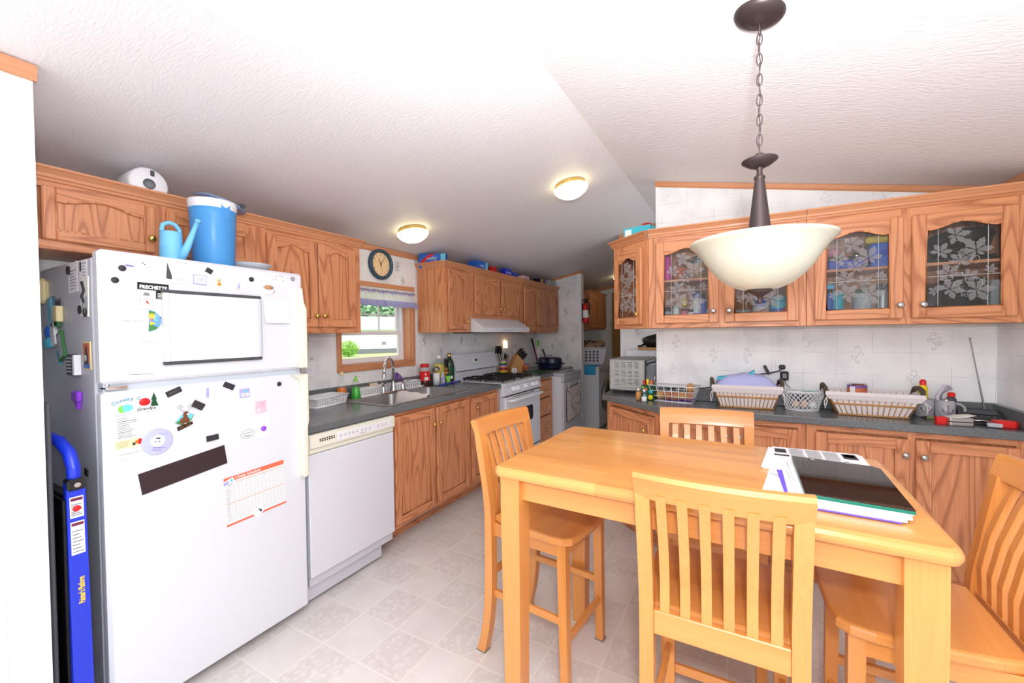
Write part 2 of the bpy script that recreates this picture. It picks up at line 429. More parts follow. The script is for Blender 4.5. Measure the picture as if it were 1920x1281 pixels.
P('sky_blue', (120,196,240), .45, bump=.15, bscale=40); P('purple', (126,92,160), .4); P('violet', (150,70,220), .3); P('lilac', (170,168,222), .9); P('lavender', (186,190,236), .9, bump=.5, bscale=260)
P('pink', (244,190,206), .6); P('magenta', (226,60,170), .4); P('peach', (240,206,178), .6); P('rose', (210,120,140), .6)
P('linen', (226,218,218), .9, bump=.3, bscale=400); P('wicker', (214,160,100), .55, vary=.3); P('wicker_dark', (92,78,66), .7, vary=.4)
P('potato', (214,164,100), .7, vary=.3); P('potato_red', (204,138,98), .7, vary=.3); P('tan', (200,150,100), .6, vary=.2); P('butcher', (208,150,90), .5, vary=.25)
P('clock_blue', (58,84,104), .35); P('clock_face', (246,214,168), .6)
P('terracotta', (205,110,72), .5); P('printed_red', (226,110,80), .7); P('coffee', (60,24,18), .3); P('oil', (214,196,90), .15); P('olive_glass', (14,44,22), .08, coat=.5)
P('sugar', (242,242,244), .7); P('seasoning', (206,140,70), .8); P('mug_grey', (178,178,184), .25); P('maroon', (110,30,60), .5)
P('washer_white', (224,226,232), .3); P('basket_white', (216,214,224), .45); P('mat_blue', (60,160,214), .8); P('mustard', (168,128,74), .6); P('camel', (172,140,120), .9)
P('towel_cream', (226,216,212), .95, bump=.3, bscale=300); P('towel_line', (60,36,44), .9)
P('lamp_white', (255,250,226), .4, emit=(255,236,180), es=5); P('bulb_glow', (255,230,190), .4, emit=(255,206,140), es=7); P('lcd_green', (40,74,20), .3, emit=(60,110,20), es=.15)
P('milky_bowl', (200,200,183), .3, coat=.4, vary=.06)
P('grass', (200,232,150), .9, vary=.5, bump=.5, bscale=60); P('hedge', (164,216,96), .9, vary=.4); P('tree_leaf', (168,206,172), .9, vary=.35); P('bark', (110,90,76), .9); P('siding', (240,240,240), .7); P('roof_grey', (170,172,176), .8); P('skirting_grey', (112,112,124), .9); P('dark_glass', (40,44,56), .1)
P('black_gloss', (16,12,14), .03, spec=.9); P('folder_green', (10,120,100), .4); P('stain_brown', (120,72,40), .6, vary=.3); P('foam', (226,206,176), .9)
P('grey_strip', (70,72,78), .5); P('drain', (90,90,92), .4, .8)
# flourish tone printed on the wallpaper
P('flourish', (232,232,236), .6); P('flourish_dark', (176,176,184), .6)
P('blue_print', (110,160,226), .5); P('blue_letter', (60,140,170), .6); P('smoke_cap', (122,140,176), .3)
P('green_mint', (110,200,160), .5); P('camel_lilac', (206,196,214), .6); P('leaf_olive', (120,134,70), .5); P('yellow_lid', (214,180,60), .5); P('purple_sheet', (120,90,230), .7)
P('white_metal', (205,205,206), .3, .5)
# ------------------------------------------------------------------ the room
RX, RZ = -.68, 2.425
def cz(x): return RZ-.19*(RX-x) if x < RX else RZ-.202*(x-RX)
def S(o): o['kind'] = 'structure'; return o
g = G(); g.box(-2.66, 1.2, -1.7, 7.3, -.06, 0, 'vinyl_floor'); S(g.build('floor'))
g = G(); g.prism([(-2.72, cz(-2.72)), (RX, RZ), (1.25, cz(1.25)), (1.25, cz(1.25)+.25), (RX, RZ+.1), (-2.72, cz(-2.72)+.25)], -1.7, 7.4, 'ceiling'); S(g.build('ceiling'))
WX = -2.53
WY0, WY1, WZ0, WZ1 = 2.0, 2.735, 1.14, 1.75        # window opening
def flourish(g, cx, cz_, h, M, m='flourish', flip=1, y=-.0004):
    """printed sprig of curling tendrils on the wallpaper"""
    def P(pts): return [(cx+flip*a*h, y, cz_+b*h) for a, b in pts]
    def spiral(ox, oz, r, a0, turns, n=14):
        return [(ox+r*(1-.75*k/n)*math.cos(a0+turns*2*PI*k/n), oz+r*(1-.75*k/n)*math.sin(a0+turns*2*PI*k/n)) for k in range(n+1)]
    L = [[(-.05, .5), (-.14, .38), (-.16, .2), (-.08, .02), (.06, -.16), (.1, -.34), (.04, -.5)],
         spiral(.03, .38, .12, PI, -1.0), spiral(-.2, .02, .12, 0, .9), spiral(.2, -.08, .13, PI, 1.0), spiral(-.02, -.42, .1, 0, -.9),
         [(-.1, .06), (.04, .12), (.2, .22), (.3, .2)], [(.02, -.1), (.18, -.22), (.3, -.2)]]
    for l in L: g.tube(P(l), .0026, m, 6, M=M, flat=1)
def motifs(g, pts, M, m='flourish'):
    for i, (x, z, h) in enumerate(pts): flourish(g, x, z, h, M, m, 1 if i % 2 else -1)
# wall with the sink window (stands along the left)
g = G()
TH = .13
for (a, b, c, d) in ((.3, WY0, 0, None), (WY1, 7.25, 0, None), (WY0, WY1, 0, WZ0), (WY0, WY1, WZ1, None)):
    g.box(WX-TH, WX, a, b, c, cz(WX)+.02 if d is None else d, 'wallpaper_y')
Ml = TM(WX, 0, 0, 0, 0, R(90))
motifs(g, [(2.58, 1.945, .07), (2.9, 1.31, .07), (3.47, 1.3, .07), (3.14, 1.2, .07), (3.71, 1.29, .07), (2.64, 1.83, .06), (1.74, 1.336, .05), (4.3, 1.22, .07), (1.77, 1.2, .05)], Ml, 'flourish_dark')
for y, z0 in ((2.525, 1.79), (3.69, .99), (4.83, .99)): g.box(WX, WX+.004, y-.007, y+.007, z0, cz(WX), 'white_paint')
g.box(WX, WX+.004, 2.773, 2.787, .99, cz(WX), 'white_paint')
g.build('wall_left', kind='structure')
g = G(); g.box(-2.53, -1.885, 5.29, 5.37, 0, cz(-1.885), 'wallpaper_x')
g.box(-1.9, -1.876, 5.28, 5.38, 0, cz(-1.9)-.03, 'white_paint'); g.box(-2.53, -2.515, 5.284, 5.29, .9, 2.05, 'white_paint')
motifs(g, [(-2.06, 1.91, .1), (-2.1, 1.66, .1), (-2.0, 1.29, .1), (-2.3, 1.18, .09), (-2.08, 1.04, .1), (-2.35, 1.6, .1)], TM(0, 5.29, 0), 'flourish_dark')
g.build('wall_end', kind='structure')
g = G(); g.box(-2.53, -.9, 7.1, 7.2, 0, 2.5, 'wallpaper_x')
motifs(g, [(-2.15, 1.75, .12), (-1.98, 1.5, .12), (-2.2, 1.3, .1), (-1.8, 1.1, .12)], TM(0, 7.1, 0), 'flourish_dark')
g.build('wall_laundry', kind='structure')
g = G(); g.box(-.51, 1.16, 2.97, 3.06, 0, cz(-.51), 'wallpaper_x')
g.box(-.514, -.5, 2.964, 3.066, 0, cz(-.51)-.03, 'white_paint')
Mh = TM(0, 2.97, 0)
motifs(g, [(-.387, 1.305, .085), (-.164, 1.211, .085), (.028, 1.214, .09), (.337, 1.313, .09), (.567, 1.228, .095), (.88, 1.303, .095), (.8, 1.11, .085), (.216, 1.143, .07), (-.41, 1.12, .07), (.685, 2.085, .09), (-.45, 2.28, .1), (.42, 2.12, .09), (.2, 1.3, .05)], Mh)
for x in (-.004,): g.box(x-.01, x+.01, 2.966, 2.97, .99, 2.2, 'white_paint')
g.build('wall_back', kind='structure')
g = G(); g.box(1.11, 1.2, -1.7, 2.97, 0, cz(1.11)+.02, 'wallpaper_y')
motifs(g, [(-2.62, 1.3, .09), (-2.4, 1.7, .09)], TM(1.11, 0, 0, 0, 0, R(-90)), 'flourish_dark')
g.build('wall_right', kind='structure')
g = G(); g.box(-1.07, 1.2, 4.19, 4.27, 0, cz(-.8), 'wallpaper_x'); g.box(-1.075, -1.05, 4.184, 4.276, 0, cz(-1.05)-.02, 'white_paint')
motifs(g, [(-.8, 1.2, .1), (-.68, 1.1, .09), (-.9, 1.4, .1)], TM(0, 4.19, 0), 'flourish_dark')
g.build('wall_nook', kind='structure')
g = G(); g.box(-1.07, -1.0, 4.27, 7.2, 0, cz(-1.05), 'wallpaper_y'); g.build('wall_passage', kind='structure')
g = G(); g.box(-2.53, -1.884, .32, .405, 0, cz(-1.88), 'wallpaper_x'); g.box(-1.886, -1.878, .32, .405, 0, cz(-1.88)-.03, 'wallpaper_y')
g.box(-1.878, -1.875, .384, .405, 0, cz(-1.88)-.03, 'white_paint')
g.build('wall_partition', kind='structure')
g = G(); g.box(-2.66, -2.53, -1.7, .3, 0, cz(-2.53)+.02, 'wallpaper_y'); g.build('wall_living', kind='structure')
# ceiling trim
def trimbar(n, p0, p1, w, t, drop, ax):
    """strip hung below the ceiling between two x,y points"""
    g = G(); (xa, ya), (xb, yb) = p0, p1; d = Vector((xb-xa, yb-ya)).normalized(); q = Vector((-d.y, d.x))*t
    vs = []
    for (x, y) in (p0, p1):
        for (ox, oz) in ((0, 0), (1, 0), (1, -w), (.45, -w*.82), (0, -w)) if False else ((0, 0), (1, 0), (1, -w*.75), (.6, -w), (0, -w)):
            vs.append((x+q.x*ox, y+q.y*ox, cz(x)+oz-.001))
    fs = [(0,1,2,3,4), (9,8,7,6,5)]+[(i, i+5, (i+1) % 5+5, (i+1) % 5) for i in range(5)]
    g.add(vs, fs, 'trim_'+ax); return S(g.build(n))
trimbar('trim_1', (WX, .77), (WX, .405), .042, .016, 0, 'y'); trimbar('trim_2', (WX, 5.29), (WX, .99), .042, .016, 0, 'y')
trimbar('trim_3', (1.11, 2.97), (RX+.17, 2.97), .032, -.016, 0, 'x') if False else trimbar('trim_3', (-.515, 2.97), (1.11, 2.97), .032, -.016, 0, 'x')
trimbar('trim_4', (1.11, 2.955), (1.11, -1.6), .045, -.016, 0, 'y')
trimbar('trim_5', (-2.51, 5.29), (-1.872, 5.29), .03, -.016, 0, 'x'); trimbar('trim_6', (-1.876, 5.274), (-1.876, 5.385), .03, -.014, 0, 'y')
trimbar('trim_7', (-2.53, 7.1), (-1.07, 7.1), .05, -.016, 0, 'x'); trimbar('trim_8', (-1.08, 4.19), (RX, 4.19), .04, -.016, 0, 'x')
trimbar('trim_9', (-1.878, .31), (-1.878, .412), .045, -.018, 0, 'y')
# laundry door (brown) at the far end
g = G(); g.box(-1.93, -1.2, 7.06, 7.1, 0, 2.0, 'mustard'); g.box(-1.95, -1.91, 7.05, 7.1, 0, 2.05, 'mustard'); S(g.build('door_1'))
# ---- window
g = G(); J = WX-TH
for (a, b, c, d) in ((WY0-.035, WY0+.004, WZ0+.005, WZ1-.005), (WY1-.004, WY1+.035, WZ0+.005, WZ1-.005)): g.box(WX, WX+.014, a, b, c, d, 'trim_z', .003)
g.box(WX, WX+.014, WY0-.035, WY1+.035, WZ1-.004, WZ1+.036, 'trim_y', .003); g.box(WX, WX+.014, WY0-.035, WY1+.035, WZ0-.04, WZ0+.004, 'trim_y', .003)
g.box(J+.01, WX, WY0-.001, WY0+.012, WZ0, WZ1, 'trim_z'); g.box(J+.01, WX, WY1-.012, WY1+.001, WZ0, WZ1, 'trim_z')
g.box(J+.01, WX, WY0, WY1, WZ0-.001, WZ0+.012, 'trim_y'); g.box(J+.01, WX, WY0, WY1, WZ1-.012, WZ1+.001, 'trim_y')
S(g.build('trim_10'))
win = thing('window_1', 'white double-hung window over the sink with grilles in the upper sash', 'window', (J+.02, WY0, WZ0), R(90)); win['kind'] = 'structure'
W_, H_ = WY1-WY0, WZ1-WZ0
g = G()
for a in (.012, W_-.042): g.box(a, a+.03, -.03, .03, .012, H_-.012, 'white_plastic', .003)
for c in (.012, H_-.04): g.box(.013, W_-.013, -.029, .029, c+.0005, c+.028, 'white_plastic', .003)
g.build('window_frame', win)
g = G()
for a in (.042, W_-.07): g.box(a, a+.028, .0, .02, .25, H_-.04, 'white_plastic', .003)
for c in (.235, H_-.065): g.box(.043, W_-.043, .001, .019, c, c+.03, 'white_plastic', .003)
for a in (.25, .47): g.box(a, a+.012, .006, .014, .26, H_-.06, 'white_plastic')
g.box(.05, W_-.05, .0065, .0135, .395, .407, 'white_plastic'); g.rect(.05, W_-.05, .25, H_-.05, .01, 'pane_glass')
g.build('upper_sash', win)
g = G()
for a in (.042, W_-.07): g.box(a, a+.028, -.022, -.002, .03, .26, 'white_plastic', .003)
for c in (.025, .232): g.box(.042, W_-.042, -.024, -.002, c, c+.03, 'white_plastic', .003)
g.rect(.05, W_-.05, .04, .25, -.012, 'pane_glass'); g.build('lower_sash', win)
# ---- outside
out = G(); out.box(-60, -2.9, -30, 60, -.75, -.7, 'grass'); S(out.build('ground'))
hs = thing('house', 'white house with a grey base across the lawn, beyond the sink window', 'house', (-36, 33.5, -.7), R(60))
g = G(); g.box(-11, 9, 0, 5, .55, 2.75, 'siding'); 
for z in (.9, 1.3, 1.7, 2.1, 2.5): g.box(-9.01, 9.01, -.012, 0, z, z+.02, 'light_grey')
g.build('wall', hs)
g = G(); g.box(-8.95, 8.95, .05, 5, 0, .55, 'skirting_grey'); g.build('skirting', hs)
g = G(); g.prism([(-.5, 2.7), (2.6, 4.3), (5.6, 2.7)], -9.4, 9.4, 'roof_grey', TM(0, 0, 0, 0, 0, R(90)) @ Matrix.Diagonal((1, -1, 1, 1))); g.build('roof', hs)
for x in (-7.2, 6.4):
    g = G(); g.box(x, x+.9, -.05, .02, 1.25, 2.2, 'white_plastic', .01); g.box(x+.08, x+.82, -.06, -.04, 1.33, 2.12, 'dark_glass'); g.build('window', hs)
g = G(); g.box(.4, .9, -.06, .02, 1.0, 1.35, 'mid_grey', .01); g.build('meter_box', hs)
def leafy(name, label, loc, rx, rz_, m, n, cat, group=None, trunk=0, ls=.12):
    t = thing(name, label, cat, loc, 0, group); g = G()
    for i in range(n):
        a = random.random()*2*PI; u = random.uniform(-1, 1); rr = random.random()**.4
        c = Vector((rx*rr*math.cos(a)*math.sqrt(1-u*u), rx*rr*math.sin(a)*math.sqrt(1-u*u), trunk+rz_+rz_*rr*u))
        q = Matrix.Translation(c) @ Matrix.Rotation(random.random()*6, 4, Vector((random.random()-.5, random.random()-.5, random.random()-.5)).normalized())
        k = ls*random.uniform(.6, 1.2)
        g.add([(-k*.4, 0, 0), (0, -k*.25, .02), (k, 0, 0), (0, k*.4, .03)], [(0, 1, 2, 3)], m, False, q)
    g.build('foliage', t)
    g = G(); g.cyl((0, 0, 0), (0, 0, trunk+rz_), .05+rx*.04, 'bark', .02, 8); g.build('trunk', t)
leafy('bush', 'bright green leafy bush at the left of the window view', (-35.7, 25.1, -.7), 1.5, .75, 'hedge', 1500, 'bush', ls=.25)
leafy('bush', 'rounded clipped green bush right beside the leafy one outside', (-33.6, 27.5, -.7), 1.0, .8, 'hedge', 1700, 'bush', ls=.13)
leafy('bush', 'small yellow-green bush at the far right of the window view', (-29.4, 32.9, -.7), .9, .55, 'hedge', 900, 'bush', ls=.2)
leafy('tree', 'leafy tree behind the white house, seen in the upper left panes', (-51, 40.5, -.7), 5.0, 3.4, 'tree_leaf', 2600, 'tree', None, 2.0, .8)
leafy('tree', 'paler leafy tree behind the white house, seen in the upper right panes', (-52, 52, -.7), 5.0, 3.2, 'tree_leaf', 2600, 'tree', None, 2.0, .8)
# ------------------------------------------------------------------ cabinet builders (front on local y = 0, x to the right, z up)
def archpts(x0, x1, zs, zt, n=18):
    """eyebrow outline from left shoulder to right shoulder"""
    w = x1-x0; pts = []
    for i in range(n+1):
        t = i/n; u = abs(2*t-1)
        k = 0 if u > .94 else .5+.5*math.cos(PI*u/.94)
        pts.append((x0+w*t, zs+(zt-zs)*k))
    return pts
def knob(parent, x, z, y, m):
    g = G(); g.lathe([(.004, 0), (.005, .008), (.011, .012), (.0155, .018), (.014, .024), (.007, .028), (.0001, .029)], m, 18, TM(x, y, z, R(90)))
    return g.build('knob', parent)
def leaf_pts(cx, cz, s, a):
    base = [(.02,-.5),(.05,-.3),(.2,-.42),(.36,-.4),(.36,-.28),(.5,-.16),(.46,-.04),(.3,-.02),(.48,.12),(.44,.24),(.34,.3),(.2,.22),(.2,.4),(.1,.48),(.0,.58),(-.1,.46),(-.2,.38),(-.18,.24),(-.34,.32),(-.46,.22),(-.46,.1),(-.3,.0),(-.48,-.06),(-.5,-.18),(-.36,-.28),(-.36,-.4),(-.2,-.42),(-.04,-.3)]
    ca, sa = math.cos(a), math.sin(a)
    return [(cx+s*(x*ca-z*sa), cz+s*(x*sa+z*ca)) for x, z in base]
LEAVES = [(.40,.90,.40,1.4),(.20,.70,.34,.5),(.68,.69,.50,-.6),(.46,.58,.34,.2),(.32,.42,.40,-.3),(.58,.37,.30,.9),(.33,.22,.44,.8),(.68,.20,.48,1.5),(.13,.20,.2,-.9),(.86,.44,.2,.4)]
def door(parent, x0, x1, z0, z1, kn=None, km='brass', arch=0.0, glass=None, st=.05, name='door'):
    """framed door with raised moulding; arch lifts the top rail's lower edge"""
    g = G(); ix0, ix1, iz0 = x0+st, x1-st, z0+st; zt = z1-st*(.9 if glass else .72); zs = zt-arch*.5
    g.box(x0, ix0, -.02, -.001, z0, z1, 'oak_z', .004); g.box(ix1, x1, -.02, -.001, z0, z1, 'oak_z', .004)
    g.box(ix0, ix1, -.0195, -.001, z0, iz0, 'oak_x', .0035)
    if arch: ap = archpts(ix0, ix1, zs, zt)
    else: ap = [(ix0, z1-st), (ix1, z1-st)]
    g.prism(ap+[(ix1, z1), (ix0, z1)], -.0195, -.001, 'oak_x', b=.002)
    loop = [(ix0, iz0), (ix1, iz0)]+ap[::-1]
    g.tube([(x, -.0155, z) for x, z in loop], .0055, 'oak_z', 6, True)
    if glass is None:
        g.prism(loop, -.011, -.002, 'oak_z')
    d = g.build(name, parent)
    if glass is not None:
        p = G(); p.prism(loop, -.011, -.008, 'pane_glass')
        w, h = ix1-ix0, zt-iz0
        for u, v, s_, a in LEAVES:
            if glass == 'small' : s_ *= 1.25
            cx, c2 = ix0+w*u, iz0+h*v*.93; sc = s_*.92*min(w, h*.8)
            sc = min(sc, (cx-ix0)*2.2, (ix1-cx)*2.2, (zt-c2)*2.2)
            if sc < .015: continue
            for la, ll in ((0, .62), (58, .56), (-58, .56), (116, .5), (-116, .5), (168, .3)):
                t = R(la)+a; ux, uz = math.sin(t), math.cos(t)
                pet = [(.05, 0), (.2, .10), (.42, .19), (.5, .30), (.62, .20), (.78, .22), (.84, .1), (1, 0), (.84, -.1), (.78, -.22), (.62, -.20), (.5, -.30), (.42, -.19), (.2, -.10)]
                pts = [(cx+sc*ll*(q*ux+v_*uz*.9), c2+sc*ll*(q*uz-v_*ux*.9)) for q, v_ in pet]
                mx_, mz_ = cx+sc*ll*.5*ux, c2+sc*ll*.5*uz
                vs = [(min(ix1-.002, max(ix0+.002, X)), -.0116, min(zs, max(iz0+.002, Z_))) for X, Z_ in [(mx_, mz_)]+pts]
                p.add(vs, [(0, 1+(i+1) % 14, 1+i) for i in range(14)], 'etched')
        rl = random.Random(int(abs(x0)*1000)+3)
        for k in range(7):
            cx, c2, sc = ix0+w*rl.uniform(.2, .8), iz0+h*rl.uniform(.12, .85), rl.uniform(.05, .12)*w; a0 = rl.uniform(0, 6); dr = rl.choice((-1, 1))
            pts = [(cx+sc*(1.9-q*.13)*math.cos(a0+dr*q*.42), -.0118, c2+sc*(1.9-q*.13)*math.sin(a0+dr*q*.42)) for q in range(13)]
            p.tube([(min(ix1-.004, max(ix0+.004, X)), Y, min(zs-.004, max(iz0+.004, Z_))) for X, Y, Z_ in pts], .0008, 'etched_line', 4)
        for u in (.17, .83): p.box(ix0+w*u-.001, ix0+w*u+.001, -.0125, -.011, iz0+.004, zs, 'etched_line')
        p.box(ix0+.004, ix1-.004, -.0125, -.011, iz0+h*.36, iz0+h*.36+.002, 'etched_line')
        p.build('glass_pane', d)
    if kn: knob(d, kn[0], kn[1], -.02, km)
    return d
def crown(parent, w, z, ends=(0, 0), d=.32, name='crown_molding'):
    """stepped moulding that runs along the top front edge and returns down the ends"""
    prof = [(0, 0), (-.006, .004), (-.006, .012), (-.012, .016), (-.014, .026), (-.026, .040), (-.032, .044), (-.032, .052), (0, .052)]
    g = G(); n = len(prof); vs = []; path = []
    if ends[0]: path.append(('L', 0, d))
    rows = []
    def row(x, y, ox, oy): rows.append([(x+ox*-p[0], y+oy*-p[0], z+p[1]) for p in prof])
    if ends[0]: row(0, d, -1, 0)
    row(0, 0, -1 if ends[0] else 0, -1)
    row(w, 0, 1 if ends[1] else 0, -1)
    if ends[1]: row(w, d, 1, 0)
    for r in rows: vs += r
    fs = []
    for k in range(len(rows)-1):
        for i in range(n):
            j = (i+1) % n; fs.append([k*n+i, k*n+j, (k+1)*n+j, (k+1)*n+i])
    fs.append(list(range(n))[::-1]); fs.append([(len(rows)-1)*n+i for i in range(n)])
    g.add(vs, fs, 'trim_x'); return g.build(name, parent)
def carcass(parent, w, z0, z1, d, stiles, rails, toe=0.0, toed=.13, hollow=False, shelves=(), lip=.0, name='body', top=None):
    """box with a face frame of stiles [(x0,x1)] and rails [(x0,x1,z0,z1)]"""
    g = G()
    if not hollow: g.box(0, w, .019, d, z0+lip, top or z1, 'oak_z')
    else:
        for a in (0, w-.012): g.box(a, a+.012, .019, d, z0, z1, 'oak_z')
        g.box(0, w, .019, d, z0+.012, z0+.03, 'oak_x'); g.box(0, w, .019, d, z1-.02, z1, 'oak_x'); g.box(0, w, d-.006, d, z0, z1, 'oak_z')
    for a, b in stiles: g.box(a, b, 0, .0195, z0, z1, 'oak_z', .001)
    for a, b, c, e in rails: g.box(a+.0007, b-.0007, .0005, .0192, c+.0005, e-.0005, 'oak_x', .001)
    if toe: g.box(.0, w, toed, toed+.015, 0, z0+.02, 'oak_x')
    o = g.build(name, parent)
    for (a, b, z) in shelves:
        s_ = G(); s_.box(a, b, .03, d-.008, z-.014, z, 'oak_x', .001); s_.build('shelf', parent)
    return o
UX = -2.21       # face of the wall cabinets along the sink wall
def sink_wall(name, label, y0, cat='cabinet', x=UX, group=None): return thing(name, label, cat, (x, y0, 0), R(90), group)
UG = 'oak wall cabinets'
# over the fridge
c = sink_wall('wall_cabinet', 'short oak wall cabinet above the refrigerator, behind the blue pitcher', .41)
carcass(c, .83, 1.70, 1.955, .31, [(0, .06), (.40, .455), (.80, .83)], [(0, .83, 1.70, 1.735), (0, .83, 1.925, 1.955)])
door(c, .075, .405, 1.733, 1.927, (.385, 1.79), arch=.05, st=.036); door(c, .445, .805, 1.733, 1.927, (.47, 1.79), arch=.05, st=.036)
crown(c, .83, 1.945)
c = sink_wall('wall_cabinet', 'tall two-door oak wall cabinet between refrigerator and window', 1.24)
carcass(c, .67, 1.387, 1.955, .31, [(0, .055), (.63, .67)], [(0, .67, 1.387, 1.425), (0, .67, 1.92, 1.955)])
door(c, .052, .345, 1.422, 1.922, (.325, 1.488), arch=.06); door(c, .352, .622, 1.422, 1.922, (.375, 1.489), arch=.06)
crown(c, .67, 1.945, (0, 1), .31)
# beyond the window
c = sink_wall('wall_cabinet', 'single-door oak wall cabinet between window and range hood', 2.81)
carcass(c, .375, 1.387, 1.955, .31, [(0, .04), (.30, .375)], [(0, .375, 1.387, 1.42), (0, .375, 1.92, 1.955)])
door(c, .03, .305, 1.414, 1.93, (.285, 1.483), arch=.06); crown(c, .375, 1.945, (1, 0), .31)
c = sink_wall('wall_cabinet', 'two-door short oak wall cabinet above the white range hood', 3.188)
carcass(c, 1.0, 1.52, 1.955, .31, [(0, .05), (.95, 1.0)], [(0, 1.0, 1.52, 1.56), (0, 1.0, 1.915, 1.955)])
door(c, .05, .51, 1.557, 1.917, (.48, 1.622), arch=.06); door(c, .54, .95, 1.557, 1.917, (.56, 1.623), arch=.06); crown(c, 1.0, 1.945)
c = sink_wall('wall_cabinet', 'three-door oak wall cabinet in the far corner past the range hood', 4.191)
carcass(c, 1.08, 1.375, 1.955, .31, [(0, .05), (1.05, 1.08)], [(0, 1.08, 1.375, 1.405), (0, 1.08, 1.915, 1.955)])
door(c, .055, .41, 1.405, 1.91, (.385, 1.469), arch=.06); door(c, .425, .775, 1.405, 1.91, (.445, 1.47), arch=.06); door(c, .8, 1.065, 1.405, 1.91, (.865, 1.475), arch=.06)
crown(c, 1.08, 1.945, (0, 1), .31)
# base cabinets under the sink counter
BX = -1.93
c = sink_wall('base_cabinet', 'two-door oak base cabinet under the sink beside the dishwasher', 1.885, x=BX)
carcass(c, .835, .125, .872, .57, [(0, .03), (.405, .435), (.80, .835)], [(0, .835, .125, .16), (0, .835, .85, .872)], .1, top=.742)
door(c, .02, .41, .155, .85, (.385, .735)); door(c, .43, .82, .155, .85, (.452, .735))
g = G(); g.box(.215, .6, .112, .13, .045, .1, 'mid_grey', .003)
for i in range(26): g.box(.225+i*.0142, .225+i*.0142+.007, .108, .113, .055, .09, 'dark_grey' if i < 13 else 'mid_grey')
g.build('toe_vent', c)
c = sink_wall('base_cabinet', 'single-door oak base cabinet between sink and white stove', 2.723, x=BX)
carcass(c, .475, .125, .872, .57, [(0, .035), (.445, .475)], [(0, .475, .125, .16), (0, .475, .85, .872)], .1, top=.742)
door(c, .03, .45, .155, .85, (.085, .765))
c = sink_wall('drawer_cabinet', 'narrow oak drawer cabinet between stove and white freezer', 4.005, x=BX)
carcass(c, .385, .125, .872, .57, [(0, .03), (.355, .385)], [(0, .385, .125, .15), (0, .385, .85, .872)], .1)
for z0, z1 in ((.66, .845), (.46, .645), (.155, .445)):
    g = G(); g.box(.02, .365, -.02, -.001, z0, z1, 'oak_x', .005); d = g.build('drawer', c); knob(d, .19, (z0+z1)/2, -.02, 'brass')
# counter over the sink run
ct = thing('countertop', 'grey laminate countertop with the double sink set into it', 'countertop', (-1.9, 1.262, .876), R(90))
g = G(); SX0, SX1, SY0, SY1 = .655, 1.515, .075, .555      # sink cut-out in local x,y
g.box(0, SX0, 0, .626, 0, .038, 'laminate', .004); g.box(SX1, 1.943, 0, .626, 0, .038, 'laminate', .004)
g.box(SX0-.01, SX1+.01, 0, SY0, 0, .038, 'laminate', .004); g.box(SX0-.01, SX1+.01, SY1, .626, 0, .038, 'laminate', .004)
g.build('worktop', ct)
bs = thing('backsplash', 'grey laminate backsplash strip along the wall behind the sink', 'backsplash', (-1.9, 1.262, .914), R(90))
g = G(); g.box(0, 1.943, .608, .629, .0005, .092, 'laminate', .003); g.build('strip', bs)
ct2 = thing('countertop', 'short grey laminate countertop past the stove, under the dark roaster', 'countertop', (-1.9, 4.0, .876), R(90))
g = G(); g.box(0, .39, 0, .626, 0, .038, 'laminate', .004); g.box(.39, 1.28, .1, .626, 0, .038, 'laminate', .004); g.build('worktop', ct2)
# ------------------------------------------------------------------ glass-door cupboards on the back wall
hz0, hz1 = 1.392, 1.955
c = thing('glass_door_cabinet', 'oak wall cabinet with two etched glass doors behind the pendant lamp', 'cabinet', (-.505, 2.66, 0))
carcass(c, .80, hz0, hz1, .305, [(0, .05), (.38, .425), (.755, .80)], [(0, .80, hz0, 1.425), (0, .80, 1.905, hz1)], hollow=True, shelves=((.014, .786, 1.687),))
door(c, .042, .388, 1.42, 1.911, (.361, 1.485), 'nickel', .06, 'a'); door(c, .419, .767, 1.42, 1.911, (.442, 1.484), 'nickel', .06, 'a')
crown(c, .80, 1.945)
c = thing('glass_door_cabinet', 'oak wall cabinet with two etched glass doors in the right corner', 'cabinet', (.297, 2.66, 0))
carcass(c, .808, hz0, hz1, .305, [(0, .04), (.372, .413), (.755, .808)], [(0, .808, hz0, 1.425), (0, .808, 1.905, hz1)], hollow=True, shelves=((.014, .794, 1.682),))
door(c, .033, .379, 1.42, 1.905, (.364, 1.484), 'nickel', .06, 'a'); door(c, .408, .754, 1.42, 1.905, (.445, 1.483), 'nickel', .06, 'a')
crown(c, .808, 1.945)
A = R(-40.2)
c = thing('glass_door_cabinet', 'oak corner cabinet with one narrow angled etched glass door', 'cabinet', (-.784, 2.892, 0), A)
g = G()
ca, sa = math.cos(-A), math.sin(-A)
def loc2(x, y):  # world x,y into this cabinet's frame
    dx, dy = x+.784, y-2.892; return (dx*ca-dy*sa, dx*sa+dy*ca)
foot = [loc2(-.784, 2.892), loc2(-.511, 2.662), loc2(-.52, 3.16), loc2(-.784, 3.16)]
g.slab(foot, hz0, hz0+.02, 'oak_x'); g.slab(foot, hz1-.02, hz1, 'oak_x')
def wallseg(p, q, t, m):
    d = Vector((q[0]-p[0], q[1]-p[1])).normalized(); n_ = Vector((-d.y, d.x))*t
    g.slab([p, q, (q[0]+n_.x, q[1]+n_.y), (p[0]+n_.x, p[1]+n_.y)], hz0, hz1, m)
wallseg(foot[3], foot[0], .012, 'oak_z'); wallseg(foot[2], foot[3], .012, 'oak_z')
for a, b in ((0, .045), (.30, .357)): g.box(a, b, 0, .0195, hz0, hz1, 'oak_z', .001)
for a, b in ((hz0, 1.425), (1.905, hz1)): g.box(.0007, .3563, .0005, .0192, a+.0005, b-.0005, 'oak_x', .001)
g.build('body', c)
door(c, .03, .315, 1.42, 1.905, (.29, 1.483), 'brass', .06, 'small', st=.047)
crown(c, .357, 1.945, (1, 0), .2)
